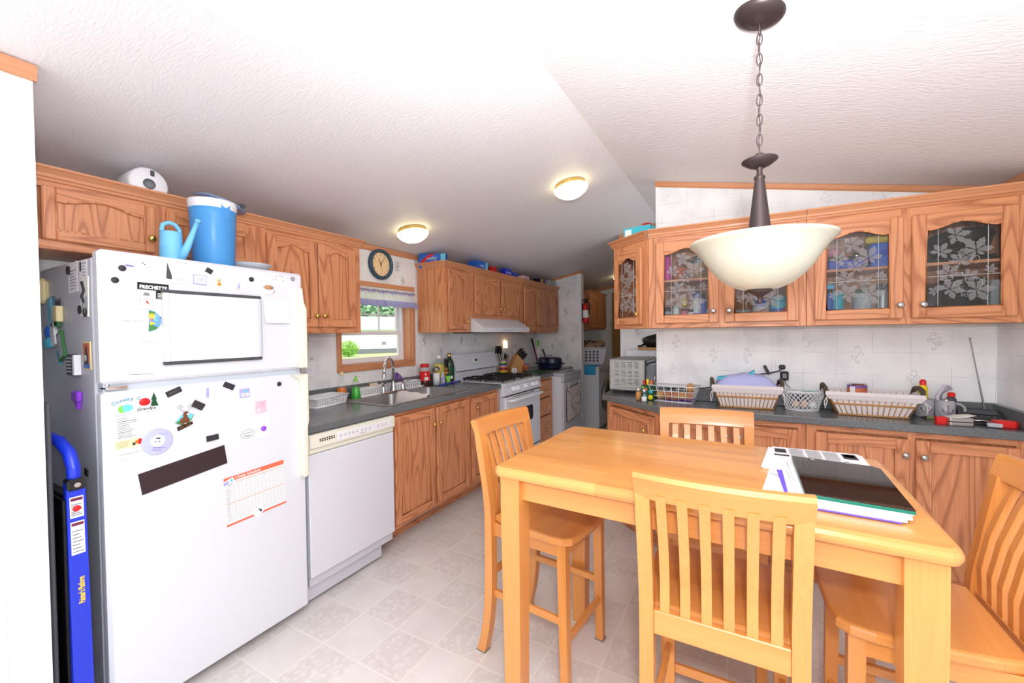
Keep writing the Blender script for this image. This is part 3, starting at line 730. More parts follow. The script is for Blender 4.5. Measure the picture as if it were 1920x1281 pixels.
# base run along the back wall
c = thing('base_cabinet', 'oak base cabinet with two square doors in the right corner', 'cabinet', (.297, 2.662, 0))
carcass(c, .808, .11, .872, .29, [(0, .045), (.40, .43), (.76, .808)], [(0, .808, .11, .15), (0, .808, .845, .872)], .1, .06)
door(c, .038, .405, .14, .838, (.386, .764), 'nickel'); door(c, .428, .775, .14, .838, (.452, .762), 'nickel')
c = thing('base_cabinet', 'oak base cabinet behind the far chair, left of the corner doors', 'cabinet', (-.405, 2.662, 0))
carcass(c, .70, .11, .872, .29, [(0, .05), (.345, .37), (.665, .70)], [(0, .70, .11, .15), (0, .70, .845, .872)], .1, .06)
door(c, .04, .35, .14, .838, (.325, .775), 'nickel'); door(c, .365, .67, .14, .838, (.39, .775), 'nickel')
c = thing('base_cabinet', 'angled oak base cabinet with a brass knob under the toaster oven', 'cabinet', (-.87, 2.995, 0), A)
g = G(); g.box(0, .012, .06, .27, 0, .872, 'oak_z'); g.build('side_panel', c)
carcass(c, .57, .11, .872, .055, [(0, .05), (.51, .57)], [(0, .57, .11, .15), (0, .57, .845, .872)], .1, .035)
door(c, .035, .53, .14, .838, (.455, .745), 'brass')
ct = thing('countertop', 'grey laminate countertop along the back wall with an angled left end', 'countertop', (0, 0, .876))
g = G(); g.slab([(1.108, 2.633), (1.108, 2.968), (-.9, 2.968), (-.435, 2.6), (-.37, 2.633)], 0, .038, 'laminate', b=.004); g.build('worktop', ct)
ct = thing('countertop', 'grey laminate countertop under the toaster oven, behind the end of the back wall', 'countertop', (0, 0, .876))
g = G(); g.slab([(-.518, 2.969), (-.518, 4.185), (-.93, 4.185), (-.9, 2.969)], 0, .038, 'laminate', b=0); g.box(-.9, -.52, 4.1, 4.14, -.876, 0, 'oak_z'); g.build('worktop', ct)
bs = thing('backsplash', 'grey laminate backsplash strip along the back wall behind the baskets', 'backsplash', (0, 0, .914))
g = G(); g.box(-.5, 1.108, 2.948, 2.969, .0005, .08, 'laminate', .003); g.build('strip', bs)
bs = thing('backsplash', 'short grey laminate side splash on the right wall by the radio', 'backsplash', (0, 0, .914))
g = G(); g.box(1.088, 1.1085, 2.634, 2.9475, .0005, .08, 'laminate', .003); g.build('strip', bs)
# ------------------------------------------------------------------ refrigerator
FX = -1.875
f = thing('refrigerator', 'white top-freezer refrigerator covered in magnets and papers', 'refrigerator', (FX, .537, 0), R(90))
FW = .735
g = G(); g.box(.004, FW-.004, .068, .62, .03, 1.652, 'appliance_side', .008); g.box(.02, FW-.02, .09, .58, 0, .03, 'black_plastic'); g.build('cabinet_body', f)
g = G(); g.box(.012, FW-.012, .056, .07, .05, 1.645, 'gasket'); g.box(.01, FW-.01, .02, .068, 1.188, 1.214, 'gasket'); g.build('gasket', f)
for nm, z0, z1 in (('freezer_door', 1.213, 1.672), ('refrigerator_door', .038, 1.189)):
    g = G(); g.box(0, FW, 0, .057, z0, z1, 'appliance', .011); d = g.build(nm, f)
    h = G()
    if z0 > 1:
        h.prism([(.70, 1.218), (.734, 1.216), (.735, 1.50), (.722, 1.53), (.714, 1.60), (.70, 1.60), (.703, 1.52), (.712, 1.48), (.708, 1.32), (.69, 1.245)], -.034, .004, 'almond', b=.006)
    else:
        h.prism([(.66, 1.186), (.735, 1.186), (.735, .96), (.728, .93), (.728, .70), (.72, .688), (.703, .688), (.696, .70), (.696, .90), (.706, .95), (.708, 1.12), (.69, 1.165)], -.036, .004, 'almond', b=.007)
    h.build('handle', d)
    if z0 > 1:
        e = G(); e.lathe([(.011, 0), (.011, .001)], 'light_grey', 20, TM(.684, -.0005, 1.643, R(90)))
        ring = [(.684+.0095*math.cos(t*PI/10), -.0018, 1.643+.0095*math.sin(t*PI/10)) for t in range(20)]
        e.tube(ring, .0009, 'dark_grey', 4, True)
        for k in (-1, 1): e.tube([(.684+k*.003+.003*math.cos(t)*k, -.0018, 1.643+.0045*math.sin(t)) for t in [i*.5 for i in range(11)]], .0007, 'dark_grey', 4)
        e.build('badge', d)
g = G()
g.box(.01, .07, -.004, .05, 1.193, 1.207, 'chrome', .004)
g.cyl((.02, .02, 1.19), (.02, .02, 1.214), .007, 'chrome'); g.build('hinge', f)

# ------------------------------------------------------------------ dishwasher
d = thing('dishwasher', 'white built-in dishwasher beside the refrigerator', 'dishwasher', (-1.885, 1.292, 0), R(90)); DW = .572
g = G(); g.box(.004, DW-.004, .02, .56, .1, .872, 'appliance_side'); g.build('tub', d)
g = G(); g.box(0, DW, 0, .03, .15, .772, 'appliance', .004); g.build('door', d)
g = G(); g.box(0, DW, -.002, .03, .775, .872, 'almond', .006); g.box(.0, DW, -.016, .0, .803, .873, 'almond', .006)
g.box(.155, .535, -.0175, -.015, .817, .860, 'white_plastic', .001)
for i in range(7):
    for k in (0, 1): g.box(.05+i*.0135, .059+i*.0135, -.0168, -.0155, .834+k*.009, .840+k*.009, 'ink_black')
for i, x in enumerate([.178, .205, .231, .257, .283, .318, .345, .372, .435, .465, .493]):
    g.box(x-.006, x+.006, -.0182, -.0172, .832, .839, 'light_grey', .001); g.box(x-.005, x+.005, -.018, -.0172, .841, .8425, 'mid_grey'); g.box(x-.0035, x+.0035, -.018, -.0172, .845, .8465, 'mid_grey')
g.text('Kenmore', .011, 'ink_black', TM(.325, -.0182, .8235)); g.build('control_panel', d)
g = G(); g.box(0, .50, .045, .06, .02, .145, 'appliance_side'); g.box(.0, .50, .04, .05, .128, .15, 'white_plastic'); g.build('kick_plate', d)

# ------------------------------------------------------------------ stove
s = thing('gas_stove', 'white gas stove with black grates between the sink run and the drawers', 'stove', (-1.875, 3.213, 0), R(90)); SW = .765
g = G(); g.box(0, SW, .03, .63, .06, .895, 'appliance_side', .004); g.box(.02, SW-.02, .06, .6, 0, .06, 'black_plastic'); g.build('oven_body', s)
g = G(); g.box(0, SW, -.006, .60, .886, .914, 'appliance', .008); g.box(.05, SW-.05, .05, .53, .914, .9155, 'light_grey')
g.build('cooktop', s)
for cx in (.2, .565):
    for cy in (.16, .41):
        g = G()
        g.lathe([(.045, .9155), (.045, .925), (.03, .93), (.0001, .931)], 'iron', 20, TM(cx, cy, 0)); g.build('burner', s)
        g = G()
        for a in (-1, 1):
            g.box(cx-.12, cx+.12, cy+a*.1-.005, cy+a*.1+.005, .928, .944, 'iron', .003); g.box(cx+a*.115-.005, cx+a*.115+.005, cy-.1, cy+.1, .928, .944, 'iron', .003)
            g.box(cx-.13, cx-.03, cy+a*.035-.004, cy+a*.035+.004, .936, .948, 'iron', .003); g.box(cx+.03, cx+.13, cy+a*.035-.004, cy+a*.035+.004, .936, .948, 'iron', .003)
            g.box(cx+a*.04-.004, cx+a*.04+.004, cy-.11, cy-.03, .936, .948, 'iron', .003); g.box(cx+a*.04-.004, cx+a*.04+.004, cy+.03, cy+.11, .936, .948, 'iron', .003)
            for b in (-1, 1): g.box(cx+a*.11-.005, cx+a*.11+.005, cy+b*.095-.005, cy+b*.095+.005, .914, .93, 'iron')
        g.build('grate', s)
Rp = TM(0, 0, 0, 0, 0, R(90)) @ Matrix.Diagonal((1, -1, 1, 1))     # outline in depth,z swept along x
g = G(); g.prism([(.0, .80), (.03, .80), (.03, .895), (.012, .895), (-.012, .812)], 0, SW, 'appliance', Rp)
g.build('knob_panel', s)
for x in (.05, .155, .235, .395, .56, .64):
    if x == .05: continue
    g = G(); g.lathe([(.024, 0), (.023, .016), (.019, .02), (.0001, .02)], 'white_plastic', 20, TM(x, -.003, .853, R(90-14))); g.box(-.004, .004, -.02, .02, .019, .03, 'white_plastic', .003, TM(x, -.003, .853, R(90-14))); g.build('knob', s)
g = G(); g.box(.02, SW-.02, -.005, .03, .235, .79, 'appliance', .006); g.box(.02, SW-.02, .0, .028, .79, .80, 'ink_black')
g.prism([(.215, .50), (.55, .50), (.57, .52), (.57, .63), (.55, .65), (.215, .65), (.195, .63), (.195, .52)], -.007, -.004, 'dark_glass')
for i in range(9): g.box(.16+i*.05, .195+i*.05, -.006, -.004, .775, .782, 'ink_black')
dd = g.build('oven_door', s)
g = G(); g.tube([(.05, -.006, .752), (.06, -.05, .755), (.12, -.055, .757), (SW-.12, -.055, .757), (SW-.06, -.05, .755), (SW-.05, -.006, .752)], .014, 'white_plastic', 10); g.build('handle', dd)
g = G(); g.box(.02, SW-.02, -.003, .03, .07, .222, 'appliance', .006); g.box(.02, SW-.02, .004, .03, .222, .236, 'ink_black'); g.build('broiler_drawer', s)
g = G(); g.prism([(.555, .90), (.625, .90), (.625, 1.165), (.575, 1.168), (.54, 1.05), (.525, 1.012), (.545, 1.005), (.55, 1.0)], 0, SW, 'appliance', Rp)
g.box(.03, SW-.03, .548, .56, .998, 1.004, 'ink_black'); 
Tq = TM(.36, .548, 1.10, R(-17)); g.box(-.05, .05, -.0035, .01, -.022, .022, 'white_plastic', .002, Tq); g.box(-.022, .02, -.005, .0, -.013, .013, 'lcd_green', 0, Tq); g.box(.03, .042, -.0045, 0, -.014, .014, 'light_grey', 0, Tq)
g.build('backguard', s)
# range hood
h = thing('range_hood', 'white range hood under the short wall cabinet over the stove', 'range hood', (UX, 3.19, 0), R(90)); HW = .93
g = G(); g.prism([(.31, 1.395), (-.14, 1.385), (-.14, 1.43), (.0, 1.52), (.31, 1.52)], 0, HW, 'appliance', Rp); g.build('canopy', h)
g = G(); g.box(.06, HW-.06, -.1, .26, 1.378, 1.39, 'dark_grey', .002); g.build('filter', h)
g = G(); g.box(.35, .55, -.142, -.139, 1.40, 1.412, 'light_grey'); g.build('switch_panel', h)
# white portable appliance at the end of the run
d = thing('portable_dishwasher', 'white portable dishwasher with a marbled towel on it, past the drawers', 'dishwasher', (-1.785, 4.405, 0), R(90))
g = G(); g.box(0, .59, .03, .19, .03, .87, 'appliance', .006); g.box(.03, .56, .06, .17, 0, .03, 'black_plastic'); g.build('body', d)
g = G(); g.box(.004, .586, .0, .03, .08, .80, 'appliance_side', .006); g.build('door', d)
g = G(); g.box(0, .59, -.004, .19, .872, .905, 'light_grey', .006); g.box(0, .59, -.004, .03, .805, .872, 'light_grey', .004)
for i in range(5): g.box(.2+i*.045, .225+i*.045, .02, .06, .905, .909, 'dark_grey', .002)
g.build('control_panel', d)
t = thing('towel', 'cream towel with dark marbled veins hanging on the portable dishwasher', 'towel', (-1.785, 4.405, 0), R(90))
g = G(); n = 12; out = [(.07, .36), (.10, .33), (.50, .36), (.545, .40), (.555, .70), (.53, .745), (.09, .72), (.06, .68)]
g.prism(out, -.012, -.002, 'towel_cream', b=.003); g.tube([(x, -.009, z) for x, z in out], .005, 'towel_line', 5, True); g.build('cloth', t)
g = G(); rr = random.Random(3)
for k in range(11):
    x, z = rr.uniform(.09, .5), rr.uniform(.4, .7); p = []
    for j in range(7):
        p.append((min(.53, max(.08, x)), -.0125, min(.71, max(.37, z)))); x += rr.uniform(-.01, .06); z += rr.uniform(-.06, .03)
    g.tube(p, [.001+.003*rr.random() for _ in p], 'towel_line', 4, flat=.3)
g.build('veins', t)
for x in (.12, .47):
    g = G(); g.tube([(x-.012, -.02, .78), (x, -.016, .70), (x+.012, -.02, .79)], .004, 'white_plastic', 6); g.build('clip', t)
# laundry corner
w = thing('washing_machine', 'white front-loading washing machine beyond the end wall', 'washing machine', (-1.72, 5.52, 0), R(90))
g = G(); g.box(0, .68, .03, .74, .02, .905, 'washer_white', .012)
for x in (.03, .62): g.cyl((x, .1, 0), (x, .1, .03), .02, 'black_plastic')
g.box(-.0015, .001, .25, .255, .1, .88, 'light_grey'); g.build('cabinet_body', w)
g = G(); g.box(0, .68, .0, .032, .05, .90, 'washer_white', .01); g.box(.04, .64, -.004, .0, .80, .88, 'light_grey', .003); g.build('front_panel', w)
g = G(); g.lathe([(.15, .0), (.21, .0), (.225, .03), (.2, .055), (.16, .05), (.15, .02)], 'dull_steel', 36, TM(.34, -.002, .47, R(90)), cap=False); g.lathe([(.155, .02), (.1, .04), (.0001, .05)], 'dark_glass', 32, TM(.34, -.002, .47, R(90)), cap=False); g.build('door', w)
m_ = thing('mat', 'bright blue mat draped over the washing machine edge', 'mat', (-1.72, 5.52, .905), R(90))
g = G(); g.box(-.012, .5, .04, .3, .001, .008, 'mat_blue', .003); g.box(-.012, -.004, .04, .3, -.12, .006, 'mat_blue', .003); g.build('cloth', m_)
b = thing('laundry_basket', 'white plastic laundry basket with round holes on the washing machine', 'laundry basket', (-1.93, 5.78, .915), R(20))
g = G(); N = 4
def basket_wall(g, w0, d0, w1, d1, h, m, holes):
    cs = [(-w0/2, -d0/2, -w1/2, -d1/2), (w0/2, -d0/2, w1/2, -d1/2), (w0/2, d0/2, w1/2, d1/2), (-w0/2, d0/2, -w1/2, d1/2)]
    for k in range(4):
        a, c = cs[k], cs[(k+1) % 4]
        g.add([(a[0], a[1], 0), (c[0], c[1], 0), (c[2], c[3], h), (a[2], a[3], h)], [(0,1,2,3)], m)
    g.add([(c[0], c[1], 0) for c in cs], [(0,1,2,3)], m)
basket_wall(g, .36, .30, .46, .40, .24, 'basket_white', 0)
g.tube([(-.235, -.205, .24), (.235, -.205, .24), (.235, .205, .24), (-.235, .205, .24)], .013, 'basket_white', 8, True); g.build('tub', b)
g = G()
for r_ in range(4):
    for q in range(5):
        z = .06+r_*.042; y = -.15-.05*z/.24-.002; x = -.105+q*.052
        g.lathe([(.017, 0), (.017, .002)], 'dark_grey', 14, TM(x, y, z, R(90)))
g.build('hole_pattern', b)
c = thing('clothes', 'brown camouflage clothes heaped in the laundry basket', 'clothes', (-1.93, 5.78, 1.155), 0)
g = G(); rr = random.Random(5)
for k in range(10):
    q0 = len(g.v); m = ('bark', 'camel', 'print_dark', 'wicker_dark')[k % 4]
    x, y = rr.uniform(-.11, .15), rr.uniform(-.11, .11); g.ball((x, y, .012+.045*rr.random()), .075, .07, .045, m, 18, None, 10)
    for n_ in range(q0, len(g.v)):
        a, b_, z = g.v[n_]; w = .012*math.sin(a*90+k)+.012*math.sin(b_*80+z*70+2*k); g.v[n_] = (a+w*.5, b_+w*.5, max(-.015, z+w))
g.build('fabric', c)
fe = thing('fire_extinguisher', 'red fire extinguisher hung on the end wall edge', 'fire extinguisher', (-1.83, 5.33, 1.50), 0)
g = G(); g.lathe([(.036, 0), (.04, .01), (.04, .22), (.03, .25), (.016, .262), (.016, .27)], 'red', 24); g.build('cylinder', fe)
g = G(); g.lathe([(.0405, .07), (.0405, .17)], 'paper', 24, cap=False); g.build('label', fe)
g = G(); g.box(-.02, .02, -.016, .016, .27, .30, 'black_plastic', .004); g.box(-.05, .03, -.01, .01, .30, .312, 'black_plastic', .003); g.box(-.05, .02, -.01, .01, .32, .33, 'black_plastic', .003, TM(0, 0, -.005, 0, R(6))); g.tube([(.02, 0, .285), (.046, 0, .25), (.046, 0, .12)], .008, 'black_plastic', 8); g.build('valve', fe)
g = G(); g.box(-.052, -.038, -.03, .03, .02, .26, 'dark_grey', .002); g.build('bracket', fe)
c = thing('wall_cabinet', 'small oak wall cabinet beyond the fire extinguisher in the laundry', 'cabinet', (-2.05, 6.1, 0), R(90))
carcass(c, .9, 1.42, 1.98, .4, [(0, .05), (.85, .9)], [(0, .9, 1.42, 1.46), (0, .9, 1.94, 1.98)]); door(c, .03, .44, 1.45, 1.95, (.41, 1.52), arch=.06); door(c, .46, .87, 1.45, 1.95, (.49, 1.52), arch=.06); crown(c, .9, 1.97, (1, 0), .4)

# ------------------------------------------------------------------ dining table
TCX, TCY, TR_ = -.165, 1.54, R(-1.8)
t = thing('dining_table', 'honey-coloured counter-height wooden dining table with square legs', 'table', (TCX, TCY, 0), TR_)
TW, TD = .578, .362
def rounded(w, d, r, n=5):
    p = []
    for cx, cy, a0 in ((w-r, d-r, 0), (-w+r, d-r, 90), (-w+r, -d+r, 180), (w-r, -d+r, 270)):
        for k in range(n+1):
            a = R(a0+90*k/n); p.append((cx+r*math.cos(a), cy+r*math.sin(a)))
    return p
g = G(); g.slab(rounded(TW, TD, .035), .878, .914, 'stave_top', b=.014); g.build('tabletop', t)
AX, AY = TW-.055, TD-.055
g = G()
for y in (-AY, AY): g.box(-AX, AX, y-.01, y+.01, .80, .878, 'maple_x', .002)
for x in (-AX, AX): g.box(x-.01, x+.01, -AY, AY, .80, .878, 'maple_y', .002)
g.build('apron', t)
for sx in (-1, 1):
    for sy in (-1, 1):
        g = G(); L = .036; x, y = sx*(AX-.004), sy*(AY-.004)
        q = [(-L, -L), (L, -L), (L, L), (-L, L)]
        vs = [(x+a*.82, y+b*.82, 0) for a, b in q]+[(x+a, y+b, .70) for a, b in q]+[(x+a, y+b, .878) for a, b in q]
        g.add(vs, [(3,2,1,0), (0,1,5,4), (1,2,6,5), (2,3,7,6), (3,0,4,7), (4,5,9,8), (5,6,10,9), (6,7,11,10), (7,4,8,11), (8,9,10,11)], 'maple_z'); g.build('leg', t)
# ------------------------------------------------------------------ chairs (front towards local +y)
def chair_proto(label):
    c = thing('counter_stool', label, 'chair', (0, 0, 0), 0, None)
    HW_ = .197
    prof_b = [(-.238, 0), (-.205, .13), (-.19, .30), (-.187, .60), (-.202, .74), (-.224, .86), (-.236, .94)]
    prof_f = [(-.206, .94), (-.192, .86), (-.172, .74), (-.153, .60), (-.152, .30), (-.168, .13), (-.198, 0)]
    def smooth(pts):
        out = []
        for i in range(len(pts)-1):
            p0, p1, p2, p3 = pts[max(i-1, 0)], pts[i], pts[i+1], pts[min(i+2, len(pts)-1)]
            for k in range(5):
                t_ = k/5
                out.append(tuple(.5*((2*p1[j])+(-p0[j]+p2[j])*t_+(2*p0[j]-5*p1[j]+4*p2[j]-p3[j])*t_*t_+(-p0[j]+3*p1[j]-3*p2[j]+p3[j])*t_**3) for j in (0, 1)))
        out.append(pts[-1]); return out
    Q = TM(0, 0, 0, 0, 0, R(90))
    ol = smooth(prof_b)+smooth(prof_f)
    for sx in (-1, 1):
        g = G(); a = sx*(HW_-.019); g.prism(ol, -(a+.019), -(a-.019), 'maple_z', Q); g.box(a-.021, a+.021, -.242, -.194, -.0005, .004, 'mid_grey'); g.build('rear_leg', c)
    for sx in (-1, 1):
        g = G(); x = sx*.165; L = .019; q = [(-L, -L), (L, -L), (L, L), (-L, L)]
        g.add([(x+a*.85, .178+b*.85, 0) for a, b in q]+[(x+a, .172+b, .57) for a, b in q], [(3,2,1,0), (0,1,5,4), (1,2,6,5), (2,3,7,6), (3,0,4,7), (4,5,6,7)], 'maple_z'); g.box(x-.02, x+.02, .158, .198, -.0005, .004, 'mid_grey'); g.build('front_leg', c)
    g = G(); sp = [(-.165, -.15), (-.185, -.09), (-.205, .05), (-.208, .14), (-.20, .19), (-.175, .216), (-.12, .226), (0, .230), (.12, .226), (.175, .216), (.20, .19), (.208, .14), (.205, .05), (.185, -.09), (.165, -.15)]
    g.slab(sp, .57, .602, 'maple_x', b=.009); g.build('seat', c)
    g = G()
    g.box(-.15, .15, .165, .183, .515, .57, 'maple_x', .002); 
    for sx in (-1, 1): g.box(sx*.170-.008, sx*.170+.008, -.16, .16, .515, .57, 'maple_y', .002)
    g.build('apron', c)
    # curved top rail
    g = G(); vs = []; N = 14
    for i in range(N+1):
        x = -.199+.398*i/N; bow = -.02*(1-(2*i/N-1)**2)
        for y, z in ((-.228, .928), (-.204, .932), (-.218, .992), (-.225, 1.0), (-.247, 1.0), (-.256, .99)): vs.append((x, y+bow, z))
    fs = [[i*6+k, i*6+(k+1) % 6, (i+1)*6+(k+1) % 6, (i+1)*6+k] for i in range(N) for k in range(6)]+[[5,4,3,2,1,0], [N*6+k for k in range(6)]]
    g.add(vs, [f[::-1] for f in fs[:-2]], 'maple_x', True); g.add(vs[:6], [[0,1,2,3,4,5]], 'maple_x'); g.add(vs[-6:], [[5,4,3,2,1,0]], 'maple_x'); o = g.build('top_rail', c)
    o.data.set_sharp_from_angle(angle=R(35))
    g = G(); g.box(-.16, .16, -.184, -.162, .535, .602, 'maple_x', .003); g.build('lower_rail', c)
    for i in range(6):
        x = (i-2.5)*.052; bow = lambda z: -.02*(1-(x/.2)**2)*(z-.6)/.34
        g = G(); pts = []
        for z, y in ((.59, -.172), (.68, -.166), (.78, -.18), (.88, -.207), (.945, -.23)): pts.append((y+bow(z), z))
        ol2 = [(y-.008, z) for y, z in pts]+[(y+.008, z) for y, z in pts[::-1]]
        g.prism(ol2, -(x+.0125), -(x-.0125), 'maple_z', Q); g.build('slat', c)
    g = G(); g.box(-.15, .15, .168, .186, .17, .20, 'maple_x', .003); g.build('front_stretcher', c); g = G(); g.box(-.16, .16, -.183, -.165, .33, .36, 'maple_x', .003); g.build('rear_stretcher', c)
    for sx in (-1, 1):
        g = G(); g.box(sx*.168-.009, sx*.168+.009, -.17, .165, .25, .28, 'maple_y', .003); g.build('side_stretcher', c)
    return c
GC = 'wooden stools around the dining table'
c1 = chair_proto('wooden slat-back stool with its back to the camera, nearest the camera'); c1['group'] = GC
c1.location = (-.058, 1.355, 0); c1.rotation_euler = (0, 0, R(.7))
dup(c1, (-.75, 1.635, 0), R(-90-6), 'wooden slat-back stool at the left end of the table, toward the stove', GC)
dup(c1, (-.125, 1.905, 0), R(180+7), 'wooden slat-back stool on the far side of the table, facing the camera', GC)
dup(c1, (.435, 1.55, 0), R(90), 'wooden slat-back stool at the right end of the table, seat side in view', GC)
# ------------------------------------------------------------------ lamps
PX, PY = .045, 1.40
p = thing('pendant_lamp', 'bronze chain pendant lamp with a cream glass bowl over the table', 'lamp', (PX, PY, 0))
tilt = TM(0, 0, cz(PX), 0, math.atan(.202))
g = G(); g.lathe([(.0001, -.03), (.012, -.03), (.02, -.024), (.04, -.022), (.06, -.012), (.066, -.004), (.066, 0)], 'bronze', 36, tilt); g.build('canopy', p)
g = G(); zt, zb = cz(PX)-.03, 1.875; n = 13; L = (zt-zb)/n
for i in range(n):
    z = zt-L*(i+.5); hh = L*.62; pts = []
    for k in range(14):
        a = 2*PI*k/14; u, v = .007*math.cos(a), hh*math.sin(a)
        pts.append((u, 0, z+v) if i % 2 else (0, u, z+v))
    g.tube(pts, .0016, 'bronze_light', 6, True)
g.tube([(.003*math.sin(i*1.3), .003*math.cos(i*1.3), zt-(zt-zb)*i/20) for i in range(21)], .0015, 'bronze_light', 5); g.build('chain', p)
g = G(); g.tube([(.014*math.cos(a), 0, 1.868+.014*math.sin(a)) for a in [PI*k/8 for k in range(9)]], .002, 'bronze', 6)
g.lathe([(.0001, 1.838), (.012, 1.838), (.03, 1.846), (.046, 1.858), (.046, 1.861), (.02, 1.862), (.0001, 1.862)], 'bronze', 32)
g.lathe([(.009, 1.81), (.007, 1.83), (.010, 1.84)], 'bronze', 20); g.lathe([(.013, 1.806), (.015, 1.811), (.013, 1.815)], 'bronze', 20)
g.lathe([(.030, 1.655), (.028, 1.67), (.012, 1.81)], 'bronze', 28); g.lathe([(.006, 1.47), (.006, 1.66)], 'bronze', 10); g.build('stem', p)
g = G(); prof = [(.02, 1.487), (.05, 1.491), (.08, 1.504), (.108, 1.527), (.13, 1.553), (.147, 1.58), (.163, 1.604), (.178, 1.62), (.185, 1.625), (.185, 1.631), (.176, 1.628), (.159, 1.61), (.142, 1.585), (.125, 1.558), (.103, 1.532), (.076, 1.51), (.048, 1.497), (.02, 1.493)]
g.lathe(prof, 'milky_bowl', 56, cap=False); g.build('lamp_shade', p)
g = G(); g.lathe([(.0001, 1.447), (.006, 1.449), (.008, 1.455), (.004, 1.462), (.007, 1.468), (.02, 1.476), (.034, 1.484), (.032, 1.488), (.0001, 1.489)], 'bronze', 24); g.build('finial', p)
for k in range(3):
    a = k*2.1+.5; g = G(); g.cyl((.02*math.cos(a), .02*math.sin(a), 1.60), (.07*math.cos(a), .07*math.sin(a), 1.60), .012, 'white_plastic'); g.ball((.09*math.cos(a), .09*math.sin(a), 1.60), .026, .026, .026, 'milk_glass'); g.build('bulb', p)
def ceiling_lamp(x, y, label, r=.115):
    s_ = .19 if x < RX else -.202
    t = thing('ceiling_lamp', label, 'lamp', (x, y, cz(x)-.004)); t.rotation_euler = (0, -math.atan(s_), 0)
    g = G(); g.lathe([(.0001, 0), (r*.86, 0), (r*.9, -.008), (r*.86, -.014), (r*.9, -.02), (r*.86, -.028), (r*.5, -.03)][::-1], 'brass', 36, cap=False); g.build('brass_base', t)
    g = G(); g.lathe([(.0001, -.092), (r*.3, -.089), (r*.6, -.078), (r*.85, -.058), (r*.98, -.038), (r, -.03), (r*.92, -.024), (r*.8, -.022)], 'lamp_white', 36, cap=False); g.build('glass_dome', t)
    return t
LG = 'flush ceiling lamps'
ceiling_lamp(-2.13, 2.33, 'lit dome ceiling lamp with a brass base above the clock side of the sink')
ceiling_lamp(-1.0, 2.62, 'lit dome ceiling lamp with a brass base near the middle of the ceiling')
ceiling_lamp(-1.62, 6.35, 'lit ceiling lamp glowing in the laundry behind the corner cabinet')
# lights: the camera flash, the lamps and the daylight
def light(name, kind, loc, energy, color, size):
    l = bpy.data.lights.new(name, kind); l.energy = energy; l.color = color
    if kind == 'AREA': l.size = size
    else: l.shadow_soft_size = size
    o = bpy.data.objects.new(name, l); o.location = loc; COL.objects.link(o); return o
light('camera_flash', 'POINT', (.07, -.03, 1.55), 56, (.965, .98, 1), .05)
bf = light('bounce_flash', 'SPOT', (.07, -.05, 1.60), 250, (.965, .98, 1), .05); bf.data.spot_size = R(120); bf.data.spot_blend = 1; bf.rotation_euler = Vector((0, .75, 1)).to_track_quat('-Z', 'Y').to_euler()
sun = light('sun', 'SUN', (0, 0, 8), 5, (1, .96, .88), .02); sun.data.angle = R(1); sun.rotation_euler = (R(20), R(38), 0)
W = bpy.data.worlds.new('World'); SC.world = W; W.use_nodes = True
bg = W.node_tree.nodes['Background']; bg.inputs[0].default_value = (.93, .96, 1, 1); bg.inputs[1].default_value = 1.4
# camera
cam = bpy.data.cameras.new('camera'); cam.sensor_width = 36; cam.sensor_fit = 'HORIZONTAL'; cam.lens = 774.67*36/1920; cam.clip_start = .02; cam.clip_end = 300
co = bpy.data.objects.new('camera', cam); COL.objects.link(co)
yaw, pitch, roll = R(29.10717), R(1.09795), R(-.70653)
fw = Vector((-math.sin(yaw)*math.cos(pitch), math.cos(yaw)*math.cos(pitch), -math.sin(pitch))); rt = Vector((math.cos(yaw), math.sin(yaw), 0)); up = rt.cross(fw)
r2 = rt*math.cos(roll)+up*math.sin(roll); u2 = -rt*math.sin(roll)+up*math.cos(roll)
M3 = Matrix((r2, u2, -fw)).transposed(); co.matrix_world = Matrix.Translation((0, 0, 1.37)) @ M3.to_4x4(); SC.camera = co
SC.view_settings.view_transform = 'Standard'; SC.view_settings.look = 'None'; SC.view_settings.gamma = 1; SC.view_settings.exposure = 0; SC.view_settings.use_curve_mapping = False
# ------------------------------------------------------------------ things on the refrigerator front (x right, z up, front towards -y)
FXD = FX+.0008
def fr(g, name, label, cat, y, z, rot=0.0, lift=0.0, group=None, parts=()):
    """one thing held on the door at world y,z, turned by rot degrees (counter-clockwise as seen)"""
    o = g.build(name, loc=(FXD+lift, y, z), rz=R(90)); o.rotation_euler = (0, -R(rot), R(90)) if False else (0, 0, R(90))
    o.rotation_mode = 'XYZ'
    o.matrix_world = Matrix.Translation((FXD+lift, y, z)) @ Matrix.Rotation(R(90), 4, 'Z') @ Matrix.Rotation(-R(rot), 4, 'Y')
    return tag(o, label, cat, group)
def disc(r, m, t=.003, n=28, sx=1.0):
    g = G(); g.lathe([(.0001, 0), (r, 0), (r, t*.7), (r*.93, t), (.0001, t)], m, n, TM(0, 0, 0, R(90)) @ Matrix.Diagonal((sx, 1, 1, 1))); return g
def card(w, h, m, t=.0012, b=.0004):
    g = G(); g.box(-w/2, w/2, -t, 0, -h/2, h/2, m, b); return g
def lines(g, x0, x1, z0, z1, n, m, t, rag=.25, th=.0012, seed=1):
    rr = random.Random(seed)
    for i in range(n):
        z = z1-(z1-z0)*(i+.5)/n; g.rect(x0, x1-(x1-x0)*rag*rr.random(), z-th/2, z+th/2, -t-.0002, m)
    return g
MG = 'black round magnets on the freezer door'
fr(disc(.0105, 'magnet_black'), 'round_magnet', 'black round magnet, upper of the pair near the freezer door hinge', 'magnet', .599, 1.613)
fr(disc(.0105, 'magnet_black'), 'round_magnet', 'black round magnet, lower of the pair near the freezer door hinge', 'magnet', .579, 1.570)
fr(disc(.0105, 'magnet_black'), 'round_magnet', 'black round magnet near the coffee cup cut-out on the freezer door', 'magnet', 1.03, 1.621)
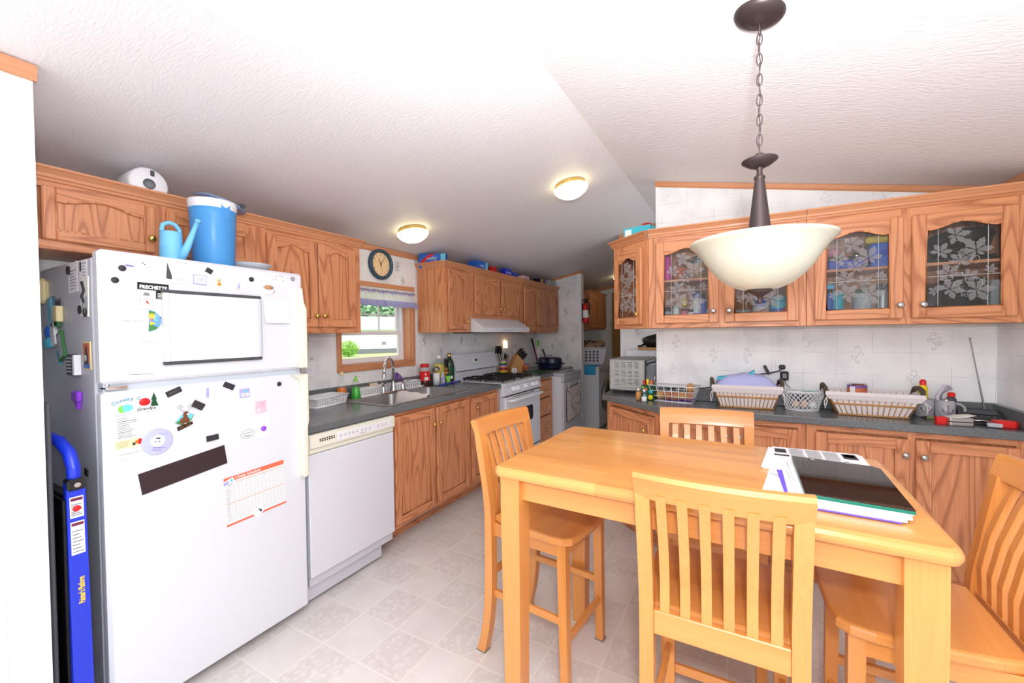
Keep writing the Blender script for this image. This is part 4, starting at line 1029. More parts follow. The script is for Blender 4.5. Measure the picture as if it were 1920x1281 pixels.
fr(disc(.0105, 'magnet_black'), 'round_magnet', 'black round magnet near the handle of the lower refrigerator door', 'magnet', 1.143, 1.15)
g = disc(.024, 'paper', .002, 32, 1.15)
for k in range(24): a = k*PI/12; g.box(.0225*math.cos(a)-.0012, .0225*math.cos(a)+.0012, -.0024, -.0018, .019*math.sin(a)-.0012, .019*math.sin(a)+.0012, 'print_light')
for x, z in ((.0, .003), (.006, -.002)): g.ball((x, -.0022, z), .0022, .0006, .0022, 'ink_black', 8)
fr(g, 'oval_magnet', 'pale oval magnet with two dark dots at the top of the freezer door', 'magnet', .655, 1.636)
g = card(.033, .006, 'lilac'); g.box(-.014, .006, -.002, -.001, -.0015, .0015, 'purple'); fr(g, 'strip_magnet', 'thin blue strip magnet beside the upper black round magnet', 'magnet', .623, 1.624, -4)
g = card(.052, .032, 'paper'); lines(g, -.02, .02, -.012, .012, 5, 'print_light', .0012); fr(g, 'business_card', 'white business card under the pale oval magnet', 'card', .672, 1.604, -3)
g = card(.04, .085, 'paper'); g.prism([(-.012, -.03), (.01, -.03), (-.012, .032)], -.0016, -.001, 'dark_grey'); fr(g, 'card', 'white card with a dark grey wedge at the freezer door top', 'card', .737, 1.62, -4)
g = card(.052, .09, 'paper'); g.text('PARKER', .0095, 'print_grey', TM(0, -.0015, .035), sx=1.1); g.text('KITCHENS', .006, 'print_light', TM(0, -.0015, .025)); lines(g, -.018, .018, -.012, .008, 4, 'print_light', .0013); lines(g, -.012, .014, -.036, -.026, 2, 'print_grey', .0013); g.text('Y', .008, 'print_light', TM(0, -.0015, .013))
fr(g, 'notice_card', 'tall white printed card overlapping the grey-wedge card', 'card', .768, 1.621, -3, .0014)
g = card(.075, .05, 'paper'); lines(g, -.03, .03, -.018, .018, 4, 'print_light', .0012); fr(g, 'index_card', 'white lined card behind the blue-bordered magnet', 'card', .845, 1.607, -4)
g = card(.046, .038, 'lilac', .003, .001); g.box(-.0195, .0195, -.0036, -.003, -.0155, .0155, 'paper'); lines(g, -.015, .004, -.01, .01, 4, 'print_grey', .0038); g.tube([(.009+.005*math.cos(a), -.0038, .002+.008*math.sin(a)) for a in [k*.6 for k in range(11)]], .0008, 'purple', 4)
fr(g, 'framed_magnet', 'small magnet card with a lilac border and handwriting', 'magnet', .832, 1.598, -4, .0014)
g = card(.024, .02, 'magnet_black', .002); fr(g, 'square_magnet', 'small dark square magnet tilted above the lilac-bordered magnet', 'magnet', .866, 1.637, -28, .0014)
g = card(.017, .03, 'cream', .003, .001); g.box(-.005, .006, -.0036, -.003, -.012, -.002, 'orange', .001); lines(g, -.006, .006, 0, .012, 4, 'print_dark', .0031); fr(g, 'picture_magnet', 'small cream picture magnet with an orange flower', 'magnet', .901, 1.594, -2)
g = card(.036, .034, 'paper'); g.ball((0, -.0015, .009), .004, .001, .004, 'lilac', 10); g.ball((0, -.0015, -.002), .006, .001, .007, 'lilac', 10); lines(g, -.012, .012, -.016, -.01, 2, 'print_grey', .0013); fr(g, 'picture_card', 'small white card with a lilac drawing, right of the cream magnet', 'card', .977, 1.584, -3)
# coffee cup cut-out
g = G(); g.lathe([(.0001, 0), (.03, 0), (.03, .002), (.0001, .002)], 'paper', 28, TM(0, 0, -.012, R(90)) @ Matrix.Diagonal((1, .55, 1, 1)))
g.prism([(-.024, .004), (.024, .004), (.02, -.016), (.01, -.024), (-.01, -.024), (-.02, -.016)], -.003, 0, 'white_plastic', b=.0006); g.lathe([(.0001, 0), (.024, 0), (.024, .0035), (.0001, .0035)], 'light_grey', 28, TM(0, 0, .004, R(90)) @ Matrix.Diagonal((1, .45, 1, 1))); g.lathe([(.0001, 0), (.02, 0), (.02, .0042), (.0001, .0042)], 'tan', 28, TM(0, 0, .004, R(90)) @ Matrix.Diagonal((1, .45, 1, 1)))
fr(g, 'cup_magnet', 'magnet cut-out of a white coffee cup and saucer at the freezer door edge', 'magnet', 1.103, 1.588)
g = card(.075, .05, 'paper')
for i, (x, z) in enumerate(((-.02, .012), (-.005, .006), (.02, .012), (.026, .002), (.022, -.014), (.004, .016))): g.box(x-.004, x+.004, -.0018, -.0012, z-.0012, z+.0012, 'print_dark' if i in (2, 3) else 'print_grey', 0, TM(0, 0, 0, 0, R(-35)))
fr(g, 'card', 'white card with small dark petals, above right of the coffee cup magnet', 'card', 1.147, 1.632, -3)
g = G(); N = 10; vs = []
for k in range(N+1):
    u = k/N; z = .055-.11*u; y = -.002-.016*max(0, u-.55)**1.3*2
    vs += [(-.056, y, z), (.056, y, z)]
g.add(vs, [(2*k+1, 2*k, 2*k+2, 2*k+3) for k in range(N)], 'paper'); fr(g, 'paper', 'white paper with a curled-up lower edge beside the freezer handle', 'paper', 1.138, 1.487)
# black card with big lettering, snowman card, sun magnet, directory, whiteboard
g = card(.092, .056, 'ink_black'); g.text('FRECHETTE', .0168, 'paper', TM(0, -.0016, .012), sx=.92, bold=.05)
pass
lines(g, .012, .044, -.026, -.006, 4, 'paper', .0012, .2, .002); g.box(.022, .03, -.0017, -.0012, -.006, -.003, 'yellow')
fr(g, 'business_card', 'black card with large white capital lettering by the whiteboard corner', 'card', .684, 1.541, -1)
g = card(.056, .068, 'paper', .004, .0008); g.ball((0, -.0042, .006), .012, .0006, .008, 'white_plastic', 16); g.prism([(-.010, .014), (.011, .013), (.006, .024), (-.005, .025)], -.005, -.0041, 'mid_grey'); g.box(-.013, .013, -.005, -.004, .003, .0045, 'rose'); g.prism([(-.003, -.004), (.004, -.006), (.008, -.016), (.003, -.016)], -.005, -.0041, 'red')
for a in (-1, 1): g.tube([(a*.016, -.0042, .012), (a*.02, -.0042, .002), (a*.017, -.0042, -.012)], .0006, 'print_grey', 4)
fr(g, 'snowman_card', 'white card with a drawn snowman face and grey hat', 'card', .661, 1.509, -1, .0014)
g = G(); half = [(0+.036*math.sin(a), .038*math.cos(a)) for a in [PI*k/16 for k in range(17)]]
g.prism(half, -.004, 0, 'blue_print', b=.001)
g.prism([(-.001, .037), (.018, .033), (.010, .016), (-.001, .022)], -.0046, -.004, 'leaf_green'); g.prism([(.0, -.012), (.02, -.018), (.026, -.026), (.004, -.037), (0, -.037)], -.0046, -.004, 'leaf_green')
for k in range(8): a = k*PI/4; g.prism([(.008, .017), (.008+.010*math.cos(a-.25), .017+.010*math.sin(a-.25)), (.008+.013*math.cos(a), .017+.013*math.sin(a)), (.008+.010*math.cos(a+.25), .017+.010*math.sin(a+.25))], -.0052, -.0044, 'yellow')
g.prism([(.002, -.002), (.02, -.008), (.004, -.016)], -.0052, -.0044, 'yellow'); g.box(.002, .009, -.0052, -.0044, .0, .008, 'rose')
for s in (0, 1): g.ball((.02, -.0045, .004+s*.012), .007, .001, .004, 'sky_blue', 10)
g.box(-.017, 0, -.005, 0, -.036, .036, 'white_plastic', .003); g.text('HAITI', .009, 'light_grey', TM(-.008, -.0054, 0, 0, R(-90)))
fr(g, 'globe_magnet', 'half-round magnet with blue sea, green land and a yellow sun', 'magnet', .667, 1.432, -2, .0016)
g = card(.135, .215, 'paper', .001)
g.text('DIRECTORY', .0105, 'print_grey', TM(-.008, -.0013, .094), sx=1.1); lines(g, -.036, .02, .058, .086, 5, 'print_light', .001, .2, .0011, 3); lines(g, -.062, -.02, -.082, .05, 24, 'print_light', .001, .4, .0011, 4); lines(g, -.012, .01, -.078, .05, 26, 'print_light', .001, .3, .0011, 5)
lines(g, .014, .045, -.08, .0, 20, 'print_light', .001, .3, .0011, 6); lines(g, .05, .064, -.08, -.0, 20, 'print_light', .001, .2, .001, 7); g.rect(-.02, .05, -.0955, -.0935, -.0013, 'print_grey'); g.rect(.012, .06, .022, .0232, -.0013, 'print_grey')
fr(g, 'directory_sheet', 'large white printed directory sheet left of the whiteboard', 'paper', .631, 1.336, -2)
wb = thing('whiteboard', 'blank magnetic whiteboard with black end caps on the freezer door', 'whiteboard', (FXD, .884, 1.409), R(90))
g = G(); g.box(-.176, .176, -.012, -.001, -.132, .132, 'white_plastic', .002); g.build('board', wb)
for n_, z0, z1 in (('top_cap', .126, .140), ('bottom_cap', -.140, -.126)): g = G(); g.box(-.181, .181, -.016, -.001, z0, z1, 'dark_grey', .005); g.build(n_, wb)
g = G(); g.cyl((-.169, -.016, -.127), (-.169, -.016, .127), .010, 'white_plastic', None, 14); g.build('left_rail', wb)
g = G(); g.cyl((.172, -.013, -.127), (.172, -.013, .127), .007, 'light_grey', None, 14); g.build('right_rail', wb)
fr(card(.008, .022, 'magnet_black', .003), 'bar_magnet', 'small dark bar magnet at the left edge of the whiteboard', 'magnet', .700, 1.437)
# lower door
g = card(.096, .235, 'paper', .001)
def arc_text(g, s, x0, z0, size, m, step, curve):
    for i, ch in enumerate(s): a = (i-(len(s)-1)/2)*curve; g.text(ch, size, m, bold=.03, M=TM(x0+i*step, -.0014, z0+.006*(1-((i-3.5)/3.5)**2)+i*.0012, 0, -R(14-i*3)))
arc_text(g, 'Conway C', -.040, .090, .0165, 'blue_letter', .0098, 0)
g.ball((-.006, -.0012, .070), .017, .0006, .013, 'aqua', 20); g.ball((-.018, -.0011, .068), .012, .0005, .013, 'lime', 20)
lines(g, -.04, .012, .044, .054, 2, 'lilac', .001, .2, .0022, 1); lines(g, -.034, .02, -.034, .04, 12, 'print_grey', .001, .5, .0018, 2); lines(g, -.034, .036, -.034, .038, 9, 'print_light', .001, .3, .001, 9); g.box(-.042, .02, -.0013, -.001, -.07, -.04, 'cream'); lines(g, -.038, .0, -.066, -.044, 5, 'print_grey', .0013, .4, .0011, 3)
g.box(.004, .012, -.0016, -.001, -.064, -.054, 'print_dark'); g.box(.012, .02, -.0016, -.001, -.060, -.048, 'orange'); g.box(.02, .03, -.0016, -.001, -.064, -.044, 'red')
lines(g, -.03, .03, -.112, -.076, 7, 'print_light', .001, .4, .0012, 4); g.tube([(-.04, -.0012, -.112), (.042, -.0012, -.112), (.042, -.0012, -.09), (-.04, -.0012, -.09)], .0004, 'print_grey', 4, True)
fr(g, 'flyer', 'white printed flyer with curved blue heading at the upper left of the lower door', 'paper', .607, 1.057, 1)
g = G(); g.prism([(-.012, -.024), (.012, -.024), (.004, .0), (.008, 0), (0, .026), (-.008, 0), (-.004, 0)], -.004, 0, 'dark_green', b=.001); g.ball((-.028, -.003, -.004), .016, .002, .014, 'red', 16); g.box(-.034, .02, -.003, 0, -.036, -.024, 'paper', .001); lines(g, -.03, .016, -.034, -.026, 2, 'print_grey', .0031)
fr(g, 'tree_magnet', 'holiday magnet with a dark green tree and a red ornament over the flyer', 'magnet', .676, 1.146, 1, .0014)
g = G(); pts = [(.027+.012*math.cos(a), .012*math.sin(a)) for a in [-PI/2+PI*k/10 for k in range(11)]]+[(-.027+.012*math.cos(a), .012*math.sin(a)) for a in [PI/2+PI*k/10 for k in range(11)]]
g.prism(pts, -.0035, 0, 'white_plastic', b=.001); g.text('Grandpa', .0155, 'ink_black', TM(0, -.0038, 0), sx=1.0, shear=.2, bold=.02); fr(g, 'name_magnet', 'white rounded name magnet reading Grandpa on the flyer', 'magnet', .652, 1.117, 1, .0014)
g = disc(.047, 'lavender', .003, 40); g.ball((0, -.0035, .004), .022, .0008, .022, 'paper', 24)
for x, z in ((-.006, 0), (.006, 0)): g.ball((x, -.0042, z), .0022, .0008, .0022, 'ink_black', 8)
g.box(-.007, .006, -.0045, -.003, .010, .015, 'dark_grey'); lines(g, -.01, .034, -.034, -.018, 3, 'purple', .0032, .5, .0014); lines(g, .0, .03, .024, .032, 2, 'lilac', .0032, .5, .003)
fr(g, 'disc_magnet', 'large pale lilac disc magnet overlapping the flyer', 'magnet', .682, .99, -12, .0014)
for nm, lab, y, z, w, h, rot in (('bar_magnet', 'dark rectangular magnet with faint writing above the moose magnet', .737, 1.166, .05, .022, 22), ('bar_magnet', 'thick dark rectangular magnet right of the moose magnet', .815, 1.103, .042, .026, -34), ('bar_magnet', 'small dark magnet just above the long magnet strip', .863, .963, .044, .023, 3), ('bar_magnet', 'dark rectangular magnet holding the white card near the door top', .928, 1.166, .044, .023, -28)):
    g = card(w, h, 'magnet_black', .003 if 'thick' not in lab else .007, .0006)
    if 'writing' in lab: g.tube([(-.016+.004*k, -.0034, .003*math.sin(k*2.2)) for k in range(9)], .0007, 'mid_grey', 4)
    fr(g, nm, lab, 'magnet', y, z, rot, .0014 if 'card' in lab else 0)
fr(card(.283, .079, 'magnet_brown', .002), 'magnet_strip', 'long dark brown magnetic strip slanting across the lower door', 'magnet', .770, .866, 7.6)
g = G(); g.prism([(-.034, -.008), (0, .032), (.034, .014), (.004, -.03)], -.004, 0, 'light_grey', b=.001); g.prism([(-.03, -.006), (0, .028), (.03, .014), (.02, .0), (-.02, -.012)], -.0046, -.004, 'aqua')
g.prism([(-.03, -.008), (-.012, .002), (0, -.02), (.002, -.028)], -.005, -.0042, 'leaf_green'); g.prism([(.008, -.02), (.02, .0), (.032, .012), (.012, -.018)], -.005, -.0042, 'leaf_green')
g.ball((0, -.005, -.002), .016, .003, .012, 'stain_brown', 16); g.ball((.002, -.006, .016), .008, .003, .012, 'stain_brown', 14); g.ball((.004, -.007, .024), .008, .003, .006, 'stain_brown', 14); g.ball((.009, -.009, .019), .004, .002, .004, 'paper', 10)
for x in (-.01, -.004, .008, .013): g.box(x-.002, x+.002, -.006, -.004, -.02, -.006, 'stain_brown', .0008)
for a in (-1, 1):
    g.tube([(.003, -.006, .028), (.003+a*.012, -.006, .036), (.003+a*.018, -.006, .052)], .0016, 'light_grey', 5)
    for k in (.3, .6, .9): g.tube([(.003+a*((.02+.014*k)), -.006, .036+.016*k), (.003+a*(.004+.01*k), -.006, .046+.012*k)], .0011, 'light_grey', 5)
g.prism([(-.026, -.026), (.024, -.012), (.026, -.022), (-.022, -.04)], -.0065, -.004, 'ink_black'); g.text('NEW YORK', .0085, 'brass', TM(.0, -.0068, -.0255, 0, -R(17)), sx=.95)
fr(g, 'moose_magnet', 'diamond-shaped magnet with a brown moose and lettering', 'magnet', .768, 1.056, 0)
g = card(.083, .05, 'paper'); lines(g, -.026, .028, -.014, .012, 4, 'print_light', .0012); g.box(-.041, -.03, -.0014, -.001, -.02, .02, 'lilac'); fr(g, 'business_card', 'white card held by a tilted dark magnet at the lower door top', 'card', .885, 1.146, -2)
g = card(.04, .037, 'lilac', .003, .001); g.box(-.016, .016, -.0036, -.003, -.014, .0, 'paper'); g.ball((.004, -.0035, .007), .007, .0005, .006, 'aqua', 10); lines(g, -.012, .012, -.012, -.002, 3, 'print_grey', .0037); fr(g, 'photo_magnet', 'small square lilac picture magnet near the lower door handle', 'magnet', .99, 1.128, 1)
g = card(.046, .05, 'pink', .002); lines(g, -.004, .018, .0, .02, 4, 'rose', .002, .3); g.ball((-.012, -.0022, -.014), .006, .0006, .007, 'paper', 10); fr(g, 'note_magnet', 'pink square note magnet below the small lilac picture magnet', 'magnet', 1.058, 1.058, 0)
g = card(.118, .098, 'paper'); lines(g, -.05, -.02, .0, .046, 6, 'print_light', .001); lines(g, .0, .03, .02, .04, 3, 'print_light', .001, .3, .001, 8); lines(g, -.02, .04, -.044, -.038, 1, 'print_light', .001); fr(g, 'paper_slip', 'white printed paper slip under the oval lettered magnet', 'paper', 1.035, .968, 1)
g = G(); el = lambda a, b: [(a*math.cos(k*PI/18), b*math.sin(k*PI/18)) for k in range(36)]
g.prism(el(.032, .022), -.003, 0, 'white_plastic', b=.0006); g.tube([(x, -.0032, z) for x, z in el(.0285, .0185)], .0006, 'ink_black', 4, True); g.text('Louisville', .0115, 'ink_black', TM(0, -.0034, .005), sx=1.0); g.text('Slugger', .012, 'ink_black', TM(0, -.0034, -.007)); g.text('THE', .004, 'ink_black', TM(0, -.0034, .0135))
fr(g, 'oval_magnet', 'white oval magnet with black two-line lettering', 'magnet', .997, .950, 2, .0014)
g = G(); g.lathe([(.0001, 0), (.0115, 0), (.0115, .004), (.008, .008), (.0001, .009)], 'violet', 24, TM(0, 0, 0, R(90))); fr(g, 'button_magnet', 'round purple button magnet on the white paper slip', 'magnet', 1.066, .959, 0, .0014)
# schedule chart
g = card(.256, .206, 'paper', .001); g.rect(-.128, .128, .083, .103, -.0013, 'printed_red'); g.rect(-.128, .128, -.103, -.094, -.0013, 'printed_red'); g.text('| Daily Schedule', .0165, 'paper', TM(-.03, -.0016, .0925), sx=1.0, bold=.015)
for i in range(26):
    z = .074-i*.0064
    if i in (0, 13): g.rect(-.126, .126, z-.0022, z+.0022, -.0013, 'peach'); lines(g, -.12, .12, z-.002, z+.002, 1, 'rose', .0012, 0, .001)
    else: g.rect(-.126, .126, z-.0004, z+.0004, -.0013, 'print_grey')
for i in range(14): x = -.09+i*.0165; g.rect(x-.0003, x+.0003, -.09, .078, -.00132, 'print_light')
for i in range(20): z = .07-i*.0078; g.rect(-.122, -.1-.01*random.random(), z-.0006, z+.0006, -.0014, 'print_grey')
fr(g, 'schedule_chart', 'orange-banded daily schedule chart tilted on the lower door', 'paper', 1.031, .686, 2.5)
g = card(.044, .03, 'paper', .003, .0008); g.box(-.02, .0, -.0034, -.003, -.002, .012, 'lilac'); g.ball((.012, -.0032, .006), .006, .0006, .006, 'aqua', 10); lines(g, -.01, .018, -.012, -.004, 3, 'print_grey', .0031); fr(g, 'picture_magnet', 'lilac and white picture magnet at the upper left of the schedule', 'magnet', .918, .760, 18, .0014)
g = card(.046, .034, 'paper', .003, .0008); g.ball((.006, -.0032, .006), .005, .0006, .004, 'mid_grey', 10); g.ball((.008, -.0032, -.004), .005, .0006, .006, 'dark_grey', 10); fr(g, 'picture_magnet', 'white picture magnet with grey drawing at the bottom of the schedule', 'magnet', 1.036, .598, 32, .0014)
# ------------------------------------------------------------------ things on the refrigerator side (faces -y)
SY = .5405
def sd(g, name, label, cat, x, z, rot=0, lift=0): 
    o = g.build(name); o.matrix_world = Matrix.Translation((x, SY-.0008-lift, z)) @ Matrix.Rotation(-R(rot), 4, 'Y'); return tag(o, label, cat)
sd(disc(.016, 'magnet_black', .005), 'round_magnet', 'black round magnet on the refrigerator side holding a receipt', 'magnet', -2.153, 1.621, 0, .001)
g = card(.1, .11, 'paper'); lines(g, -.03, .04, -.045, .03, 7, 'print_grey', .0012, .5, .0025); sd(g, 'receipt', 'printed slip behind the black magnet on the refrigerator side', 'paper', -2.115, 1.592, 3)
g = card(.075, .1, 'paper'); g.box(-.032, -.016, -.0016, -.001, .012, .045, 'dark_grey'); lines(g, -.01, .033, -.04, .045, 8, 'print_grey', .0012, .5, .0022); sd(g, 'receipt', 'printed slip with a dark corner mark near the refrigerator side edge', 'paper', -2.015, 1.595, -2)
g = card(.075, .14, 'paper_warm', .004, .001); g.tube([(-.01, -.005, .05), (.01, -.005, .02), (-.012, -.005, .0), (.01, -.005, -.02)], .006, 'print_dark', 5); g.lathe([(.008, -.0), (.008, .06)], 'clear_plastic', 10, TM(.03, -.01, -.06)); sd(g, 'photo_holder', 'pale photo holder with a dark figure on the refrigerator side', 'magnet', -2.003, 1.518, -3)
sd(disc(.016, 'magnet_black', .007), 'round_magnet', 'left of two black round magnets side by side on the refrigerator side', 'magnet', -2.044, 1.473)
sd(disc(.016, 'magnet_black', .007), 'round_magnet', 'right of two black round magnets side by side on the refrigerator side', 'magnet', -1.994, 1.462)
g = card(.07, .04, 'mid_grey', .003); g.box(-.025, .025, -.0035, -.003, -.012, .012, 'dark_grey'); sd(g, 'square_magnet', 'small grey square magnet high on the refrigerator side', 'magnet', -2.274, 1.504)
g = card(.035, .12, 'aqua', .008, .002); g.box(.02, .05, -.012, 0, -.06, .06, 'clear_plastic', .002); sd(g, 'magnet_clip', 'blue and clear plastic clip magnet on the refrigerator side', 'magnet', -2.36, 1.473, 4)
g = card(.05, .06, 'cream', .02, .004); g.box(-.04, .0, -.012, 0, -.05, .02, 'leaf_green', .003); sd(g, 'book_magnet', 'chunky cream and green book-shaped magnet on the refrigerator side', 'magnet', -2.25, 1.466, -4)
g = card(.06, .03, 'clear_plastic', .012, .003); sd(g, 'magnet_clip', 'clear plastic clip below the blue clip on the refrigerator side', 'magnet', -2.287, 1.425)
g = G(); g.ball((0, -.008, .01), .025, .01, .028, 'blue', 14)
for k in range(5): g.tube([(-.02+.012*k, -.008, -.008), (-.028+.016*k, -.01, -.03), (-.02+.014*k, -.008, -.048)], .006, 'aqua' if k % 2 else 'teal', 6)
sd(g, 'octopus_magnet', 'blue and teal octopus-shaped magnet on the refrigerator side', 'magnet', -2.378, 1.385)
g = card(.05, .09, 'white_plastic', .012, .003); sd(g, 'tile_magnet', 'white rectangular tile magnet tilted beside the octopus magnet', 'magnet', -2.316, 1.39, 14)
g = card(.06, .11, 'leaf_green', .008, .002); g.box(-.022, .022, -.0086, -.008, -.045, .045, 'light_grey'); sd(g, 'picture_frame_magnet', 'green framed magnet tilted below the white tile magnet', 'magnet', -2.25, 1.345, 20)
g = G(); g.prism([(-.03, .02), (.03, .02), (0, -.03)], -.006, 0, 'teal', b=.001); g.text('V', .03, 'ink_black', TM(0, -.0065, 0)); sd(g, 'pennant_magnet', 'small teal triangle magnet below the green framed magnet', 'magnet', -2.27, 1.303)
g = card(.07, .10, 'cream', .003); g.box(-.028, .026, -.0036, -.003, -.044, .044, 'terracotta'); g.lathe([(.007, .03), (.007, .012), (.016, .0), (.016, -.03)][::-1], 'print_dark', 12, TM(0, -.004, 0) @ Matrix.Diagonal((1, .12, 1, 1))); g.box(-.028, .026, -.0042, -.003, -.044, -.026, 'blue'); g.ball((0, -.0065, -.008), .012, .001, .012, 'light_grey', 12)
sd(g, 'stamp_magnet', 'orange stamp-shaped magnet with a dark bottle on the refrigerator side', 'magnet', -1.999, 1.311)
g = card(.075, .075, 'dark_grey', .018, .003); lines(g, -.03, .02, -.03, .03, 5, 'paper', .0182, .2, .004); g.box(.03, .05, -.02, 0, -.036, .036, 'white_plastic', .002); sd(g, 'box_magnet', 'small white and grey box magnet left of the orange stamp', 'magnet', -2.11, 1.277)
g = G(); g.box(-.03, .03, -.016, 0, -.012, .026, 'violet', .004); g.prism([(-.02, -.012), (.02, -.012), (.008, -.04), (-.004, -.03)], -.012, 0, 'violet', b=.002); sd(g, 'clip_magnet', 'purple plastic clip magnet alone on the refrigerator side', 'magnet', -2.088, 1.157)
sd(card(.032, .026, 'magnet_black', .003), 'square_magnet', 'small black square magnet low on the refrigerator side', 'magnet', -2.043, .894, -6)
ph = thing('flashlight_hook', 'cream rounded hook with hanging wires at the back of the refrigerator side', 'hook', (-2.43, SY, 1.56))
g = G(); g.box(-.05, .05, -.03, 0, -.05, .05, 'cream', .014); g.build('hook_body', ph)
g = G()
for k in range(4): g.tube([(-.02+.01*k, -.03, -.045), (-.03+.012*k, -.03, -.16), (-.035+.02*k, -.02, -.34)], .003, 'ghost_plastic' if k % 2 else 'aqua', 5)
g.build('wires', ph)
# ------------------------------------------------------------------ ladder and board in the gap
l = thing('platform_ladder', 'folded bright blue step ladder beside the refrigerator', 'ladder', (-1.885, .47, 0), R(90)); l.scale = (1, 1, .952)
for x0, nm in ((0, 0), (.46, 1)):
    g = G()
    pts = [(-.03, 0), (-.004, .8), (.0, .93)]
    g.add([(-.024, -.03+x0, .0), (.024, -.03+x0, .0), (.024, .0+x0, .0), (-.024, .0+x0, .0), (-.022, x0-.004, .955), (.022, x0-.004, .955), (.022, .024+x0, .955), (-.022, .024+x0, .955)], [(3,2,1,0), (0,1,5,4), (1,2,6,5), (2,3,7,6), (3,0,4,7), (4,5,6,7)], 'royal')
    if not nm:
        g.text("Painter's Platform", .021, 'yellow', TM(.004, -.0155, .586, R(-1.56)) @ TM(0, 0, 0, 0, -R(90)), sx=.60, bold=.03)
        for z0, z1 in ((.834, .905), (.710, .821)):
            g.add([(-.016, -.0311+.0272*z, z) for z in (z0,)]+[(.016, -.0311+.0272*z0, z0), (.016, -.0311+.0272*z1, z1), (-.016, -.0311+.0272*z1, z1)], [(0,1,2,3)], 'paper')
            for k in range(7): z = z0+.008+k*(z1-z0-.03)/7; y = -.0316+.0272*z; g.add([(-.013, y, z), (.012-.004*(k % 3), y, z), (.012-.004*(k % 3), y, z+.003), (-.013, y, z+.003)], [(0,1,2,3)], 'print_grey')
            z = z1-.014; y = -.0318+.0272*z; g.add([(-.014, y, z), (.014, y, z), (.014, y, z+.01), (-.014, y, z+.01)], [(0,1,2,3)], 'maroon')
            if z0 > .8: g.lathe([(.006, 0), (.010, 0), (.010, .0006), (.006, .0006)], 'red', 18, TM(0, -.0318+.0272*.865, .865, R(90)))
    g.build('rail', l)
g = G(); arch = [(-.0, .012, .90)]+[(-.0, .245-.235*math.cos(a), .93+.15*math.sin(a)) for a in [PI*k/14 for k in range(15)]]+[(-.0, .478, .90)]
arch = [(0, .012, .90), (0, .010, 1.0), (-.004, .03, 1.05), (-.012, .09, 1.085), (-.02, .24, 1.095), (-.012, .40, 1.085), (-.004, .455, 1.05), (0, .475, 1.0), (0, .478, .9)]
g.tube(arch, .017, 'royal', 10); g.build('handrail', l)
g = G(); g.box(-.022, .022, -.018, .03, .928, .966, 'black_plastic', .006); g.cyl((0, -.022, .947), (0, -.016, .947), .008, 'nickel'); g.build('hinge_cap', l)
for z in (.22, .46, .70):
    g = G(); g.box(-.016, .016, .024, .46, z, z+.2, 'black_metal', .004); g.box(-.018, .018, .02, .46, z-.012, z, 'royal', .003); g.build('step', l)
g = G(); g.box(-.03, -.022, .0, .44, .1, .9, 'black_metal', .002); g.build('back_frame', l)
b = G(); b.box(-.006, .006, 0, .4, 0, 1.17, 'grey_strip', .003); o = b.build('folding_board', loc=(-1.895, .418, 0), rz=R(90)); tag(o, 'tall thin grey board leaning between partition wall and blue ladder', 'board')
# ------------------------------------------------------------------ things on top of the refrigerator and cupboards
p = thing('pitcher', 'large blue plastic pitcher on top of the refrigerator', 'pitcher', (-2.0, .945, 1.6725), 0)
g = G(); prof = [(.0001, 0), (.072, 0), (.076, .006), (.084, .22), (.087, .262), (.085, .262), (.081, .22), (.072, .01), (.0001, .008)]; g.lathe(prof, 'pitcher_blue', 40); g.tube([(-.08, 0, .22), (-.135, 0, .21), (-.14, 0, .13), (-.077, 0, .08)], .012, 'pitcher_blue', 8); g.build('jug', p)
g = G(); g.lathe([(.0835, .225), (.0865, .25), (.089, .268), (.089, .278), (.06, .284), (.0001, .286)], 'white_plastic', 40, cap=False)
g.add([(.0868*math.cos(a)+.001, .0868*math.sin(a), z) for a, z in ((.0, .20), (.22, .20), (.32, .235), (.32, .262), (-.1, .262), (-.1, .235))], [(0,1,2,3,4,5)], 'pitcher_blue'); g.build('lid', p)
g = G(); Mx = TM(-.03, .045, .287, R(-14), R(6)); g.lathe([(.0001, 0), (.095, 0), (.1, .006), (.08, .012), (.0001, .016)], 'smoke_cap', 36, Mx); g.cyl((.06, .04, .010), (.1, .045, .013), .010, 'dark_grey', None, 12, Mx); o = g.build('pour_lid', p)
w = thing('watering_can', 'small light blue watering can on top of the refrigerator', 'watering can', (-1.965, .778, 1.6725), 0)
g = G(); g.lathe([(.0001, 0), (.036, 0), (.038, .006), (.037, .055), (.038, .057), (.037, .061), (.035, .108), (.031, .114), (.0001, .116)], 'sky_blue', 32); g.build('body', w)
g = G(); g.tube([(.0, -.03, .112), (.0, -.026, .138), (.0, -.006, .150), (.0, .014, .146), (.0, .028, .128), (.0, .031, .10)], .008, 'sky_blue', 8); g.build('handle', w)
g = G(); g.tube([(.026, .02, .012), (.045, .036, .06), (.05, .055, .12), (.053, .068, .158)], [.018, .013, .009, .008], 'sky_blue', 10); g.lathe([(.008, 0), (.013, .010), (.0001, .010)], 'sky_blue', 14, TM(.053, .069, .159, R(-15)), cap=False); g.build('spout', w)
g = G(); g.lathe([(.0001, 0), (.055, 0), (.075, .02), (.085, .034), (.08, .034), (.07, .02), (.0001, .01)], 'ghost_plastic', 36); o = g.build('plastic_dish', loc=(-2.0, 1.10, 1.6725)); tag(o, 'low clear white plastic dish on top of the refrigerator, right of the pitcher', 'dish')
r_ = thing('paper_roll', 'big wrapped white paper roll lying on the wall cabinet by the ceiling', 'paper roll', (-2.2, .80, 1.956), R(90))
T = TM(0, 0, .069, R(-90)); g = G(); g.lathe([(.022, 0), (.062, .0), (.069, .008), (.069, .17), (.062, .178), (.022, .178)], 'white_plastic', 40, T, cap=False); g.build('roll', r_)
g = G(); g.lathe([(.0001, .02), (.022, .02), (.022, .0)], 'mid_grey', 24, T, cap=False); g.build('core', r_)
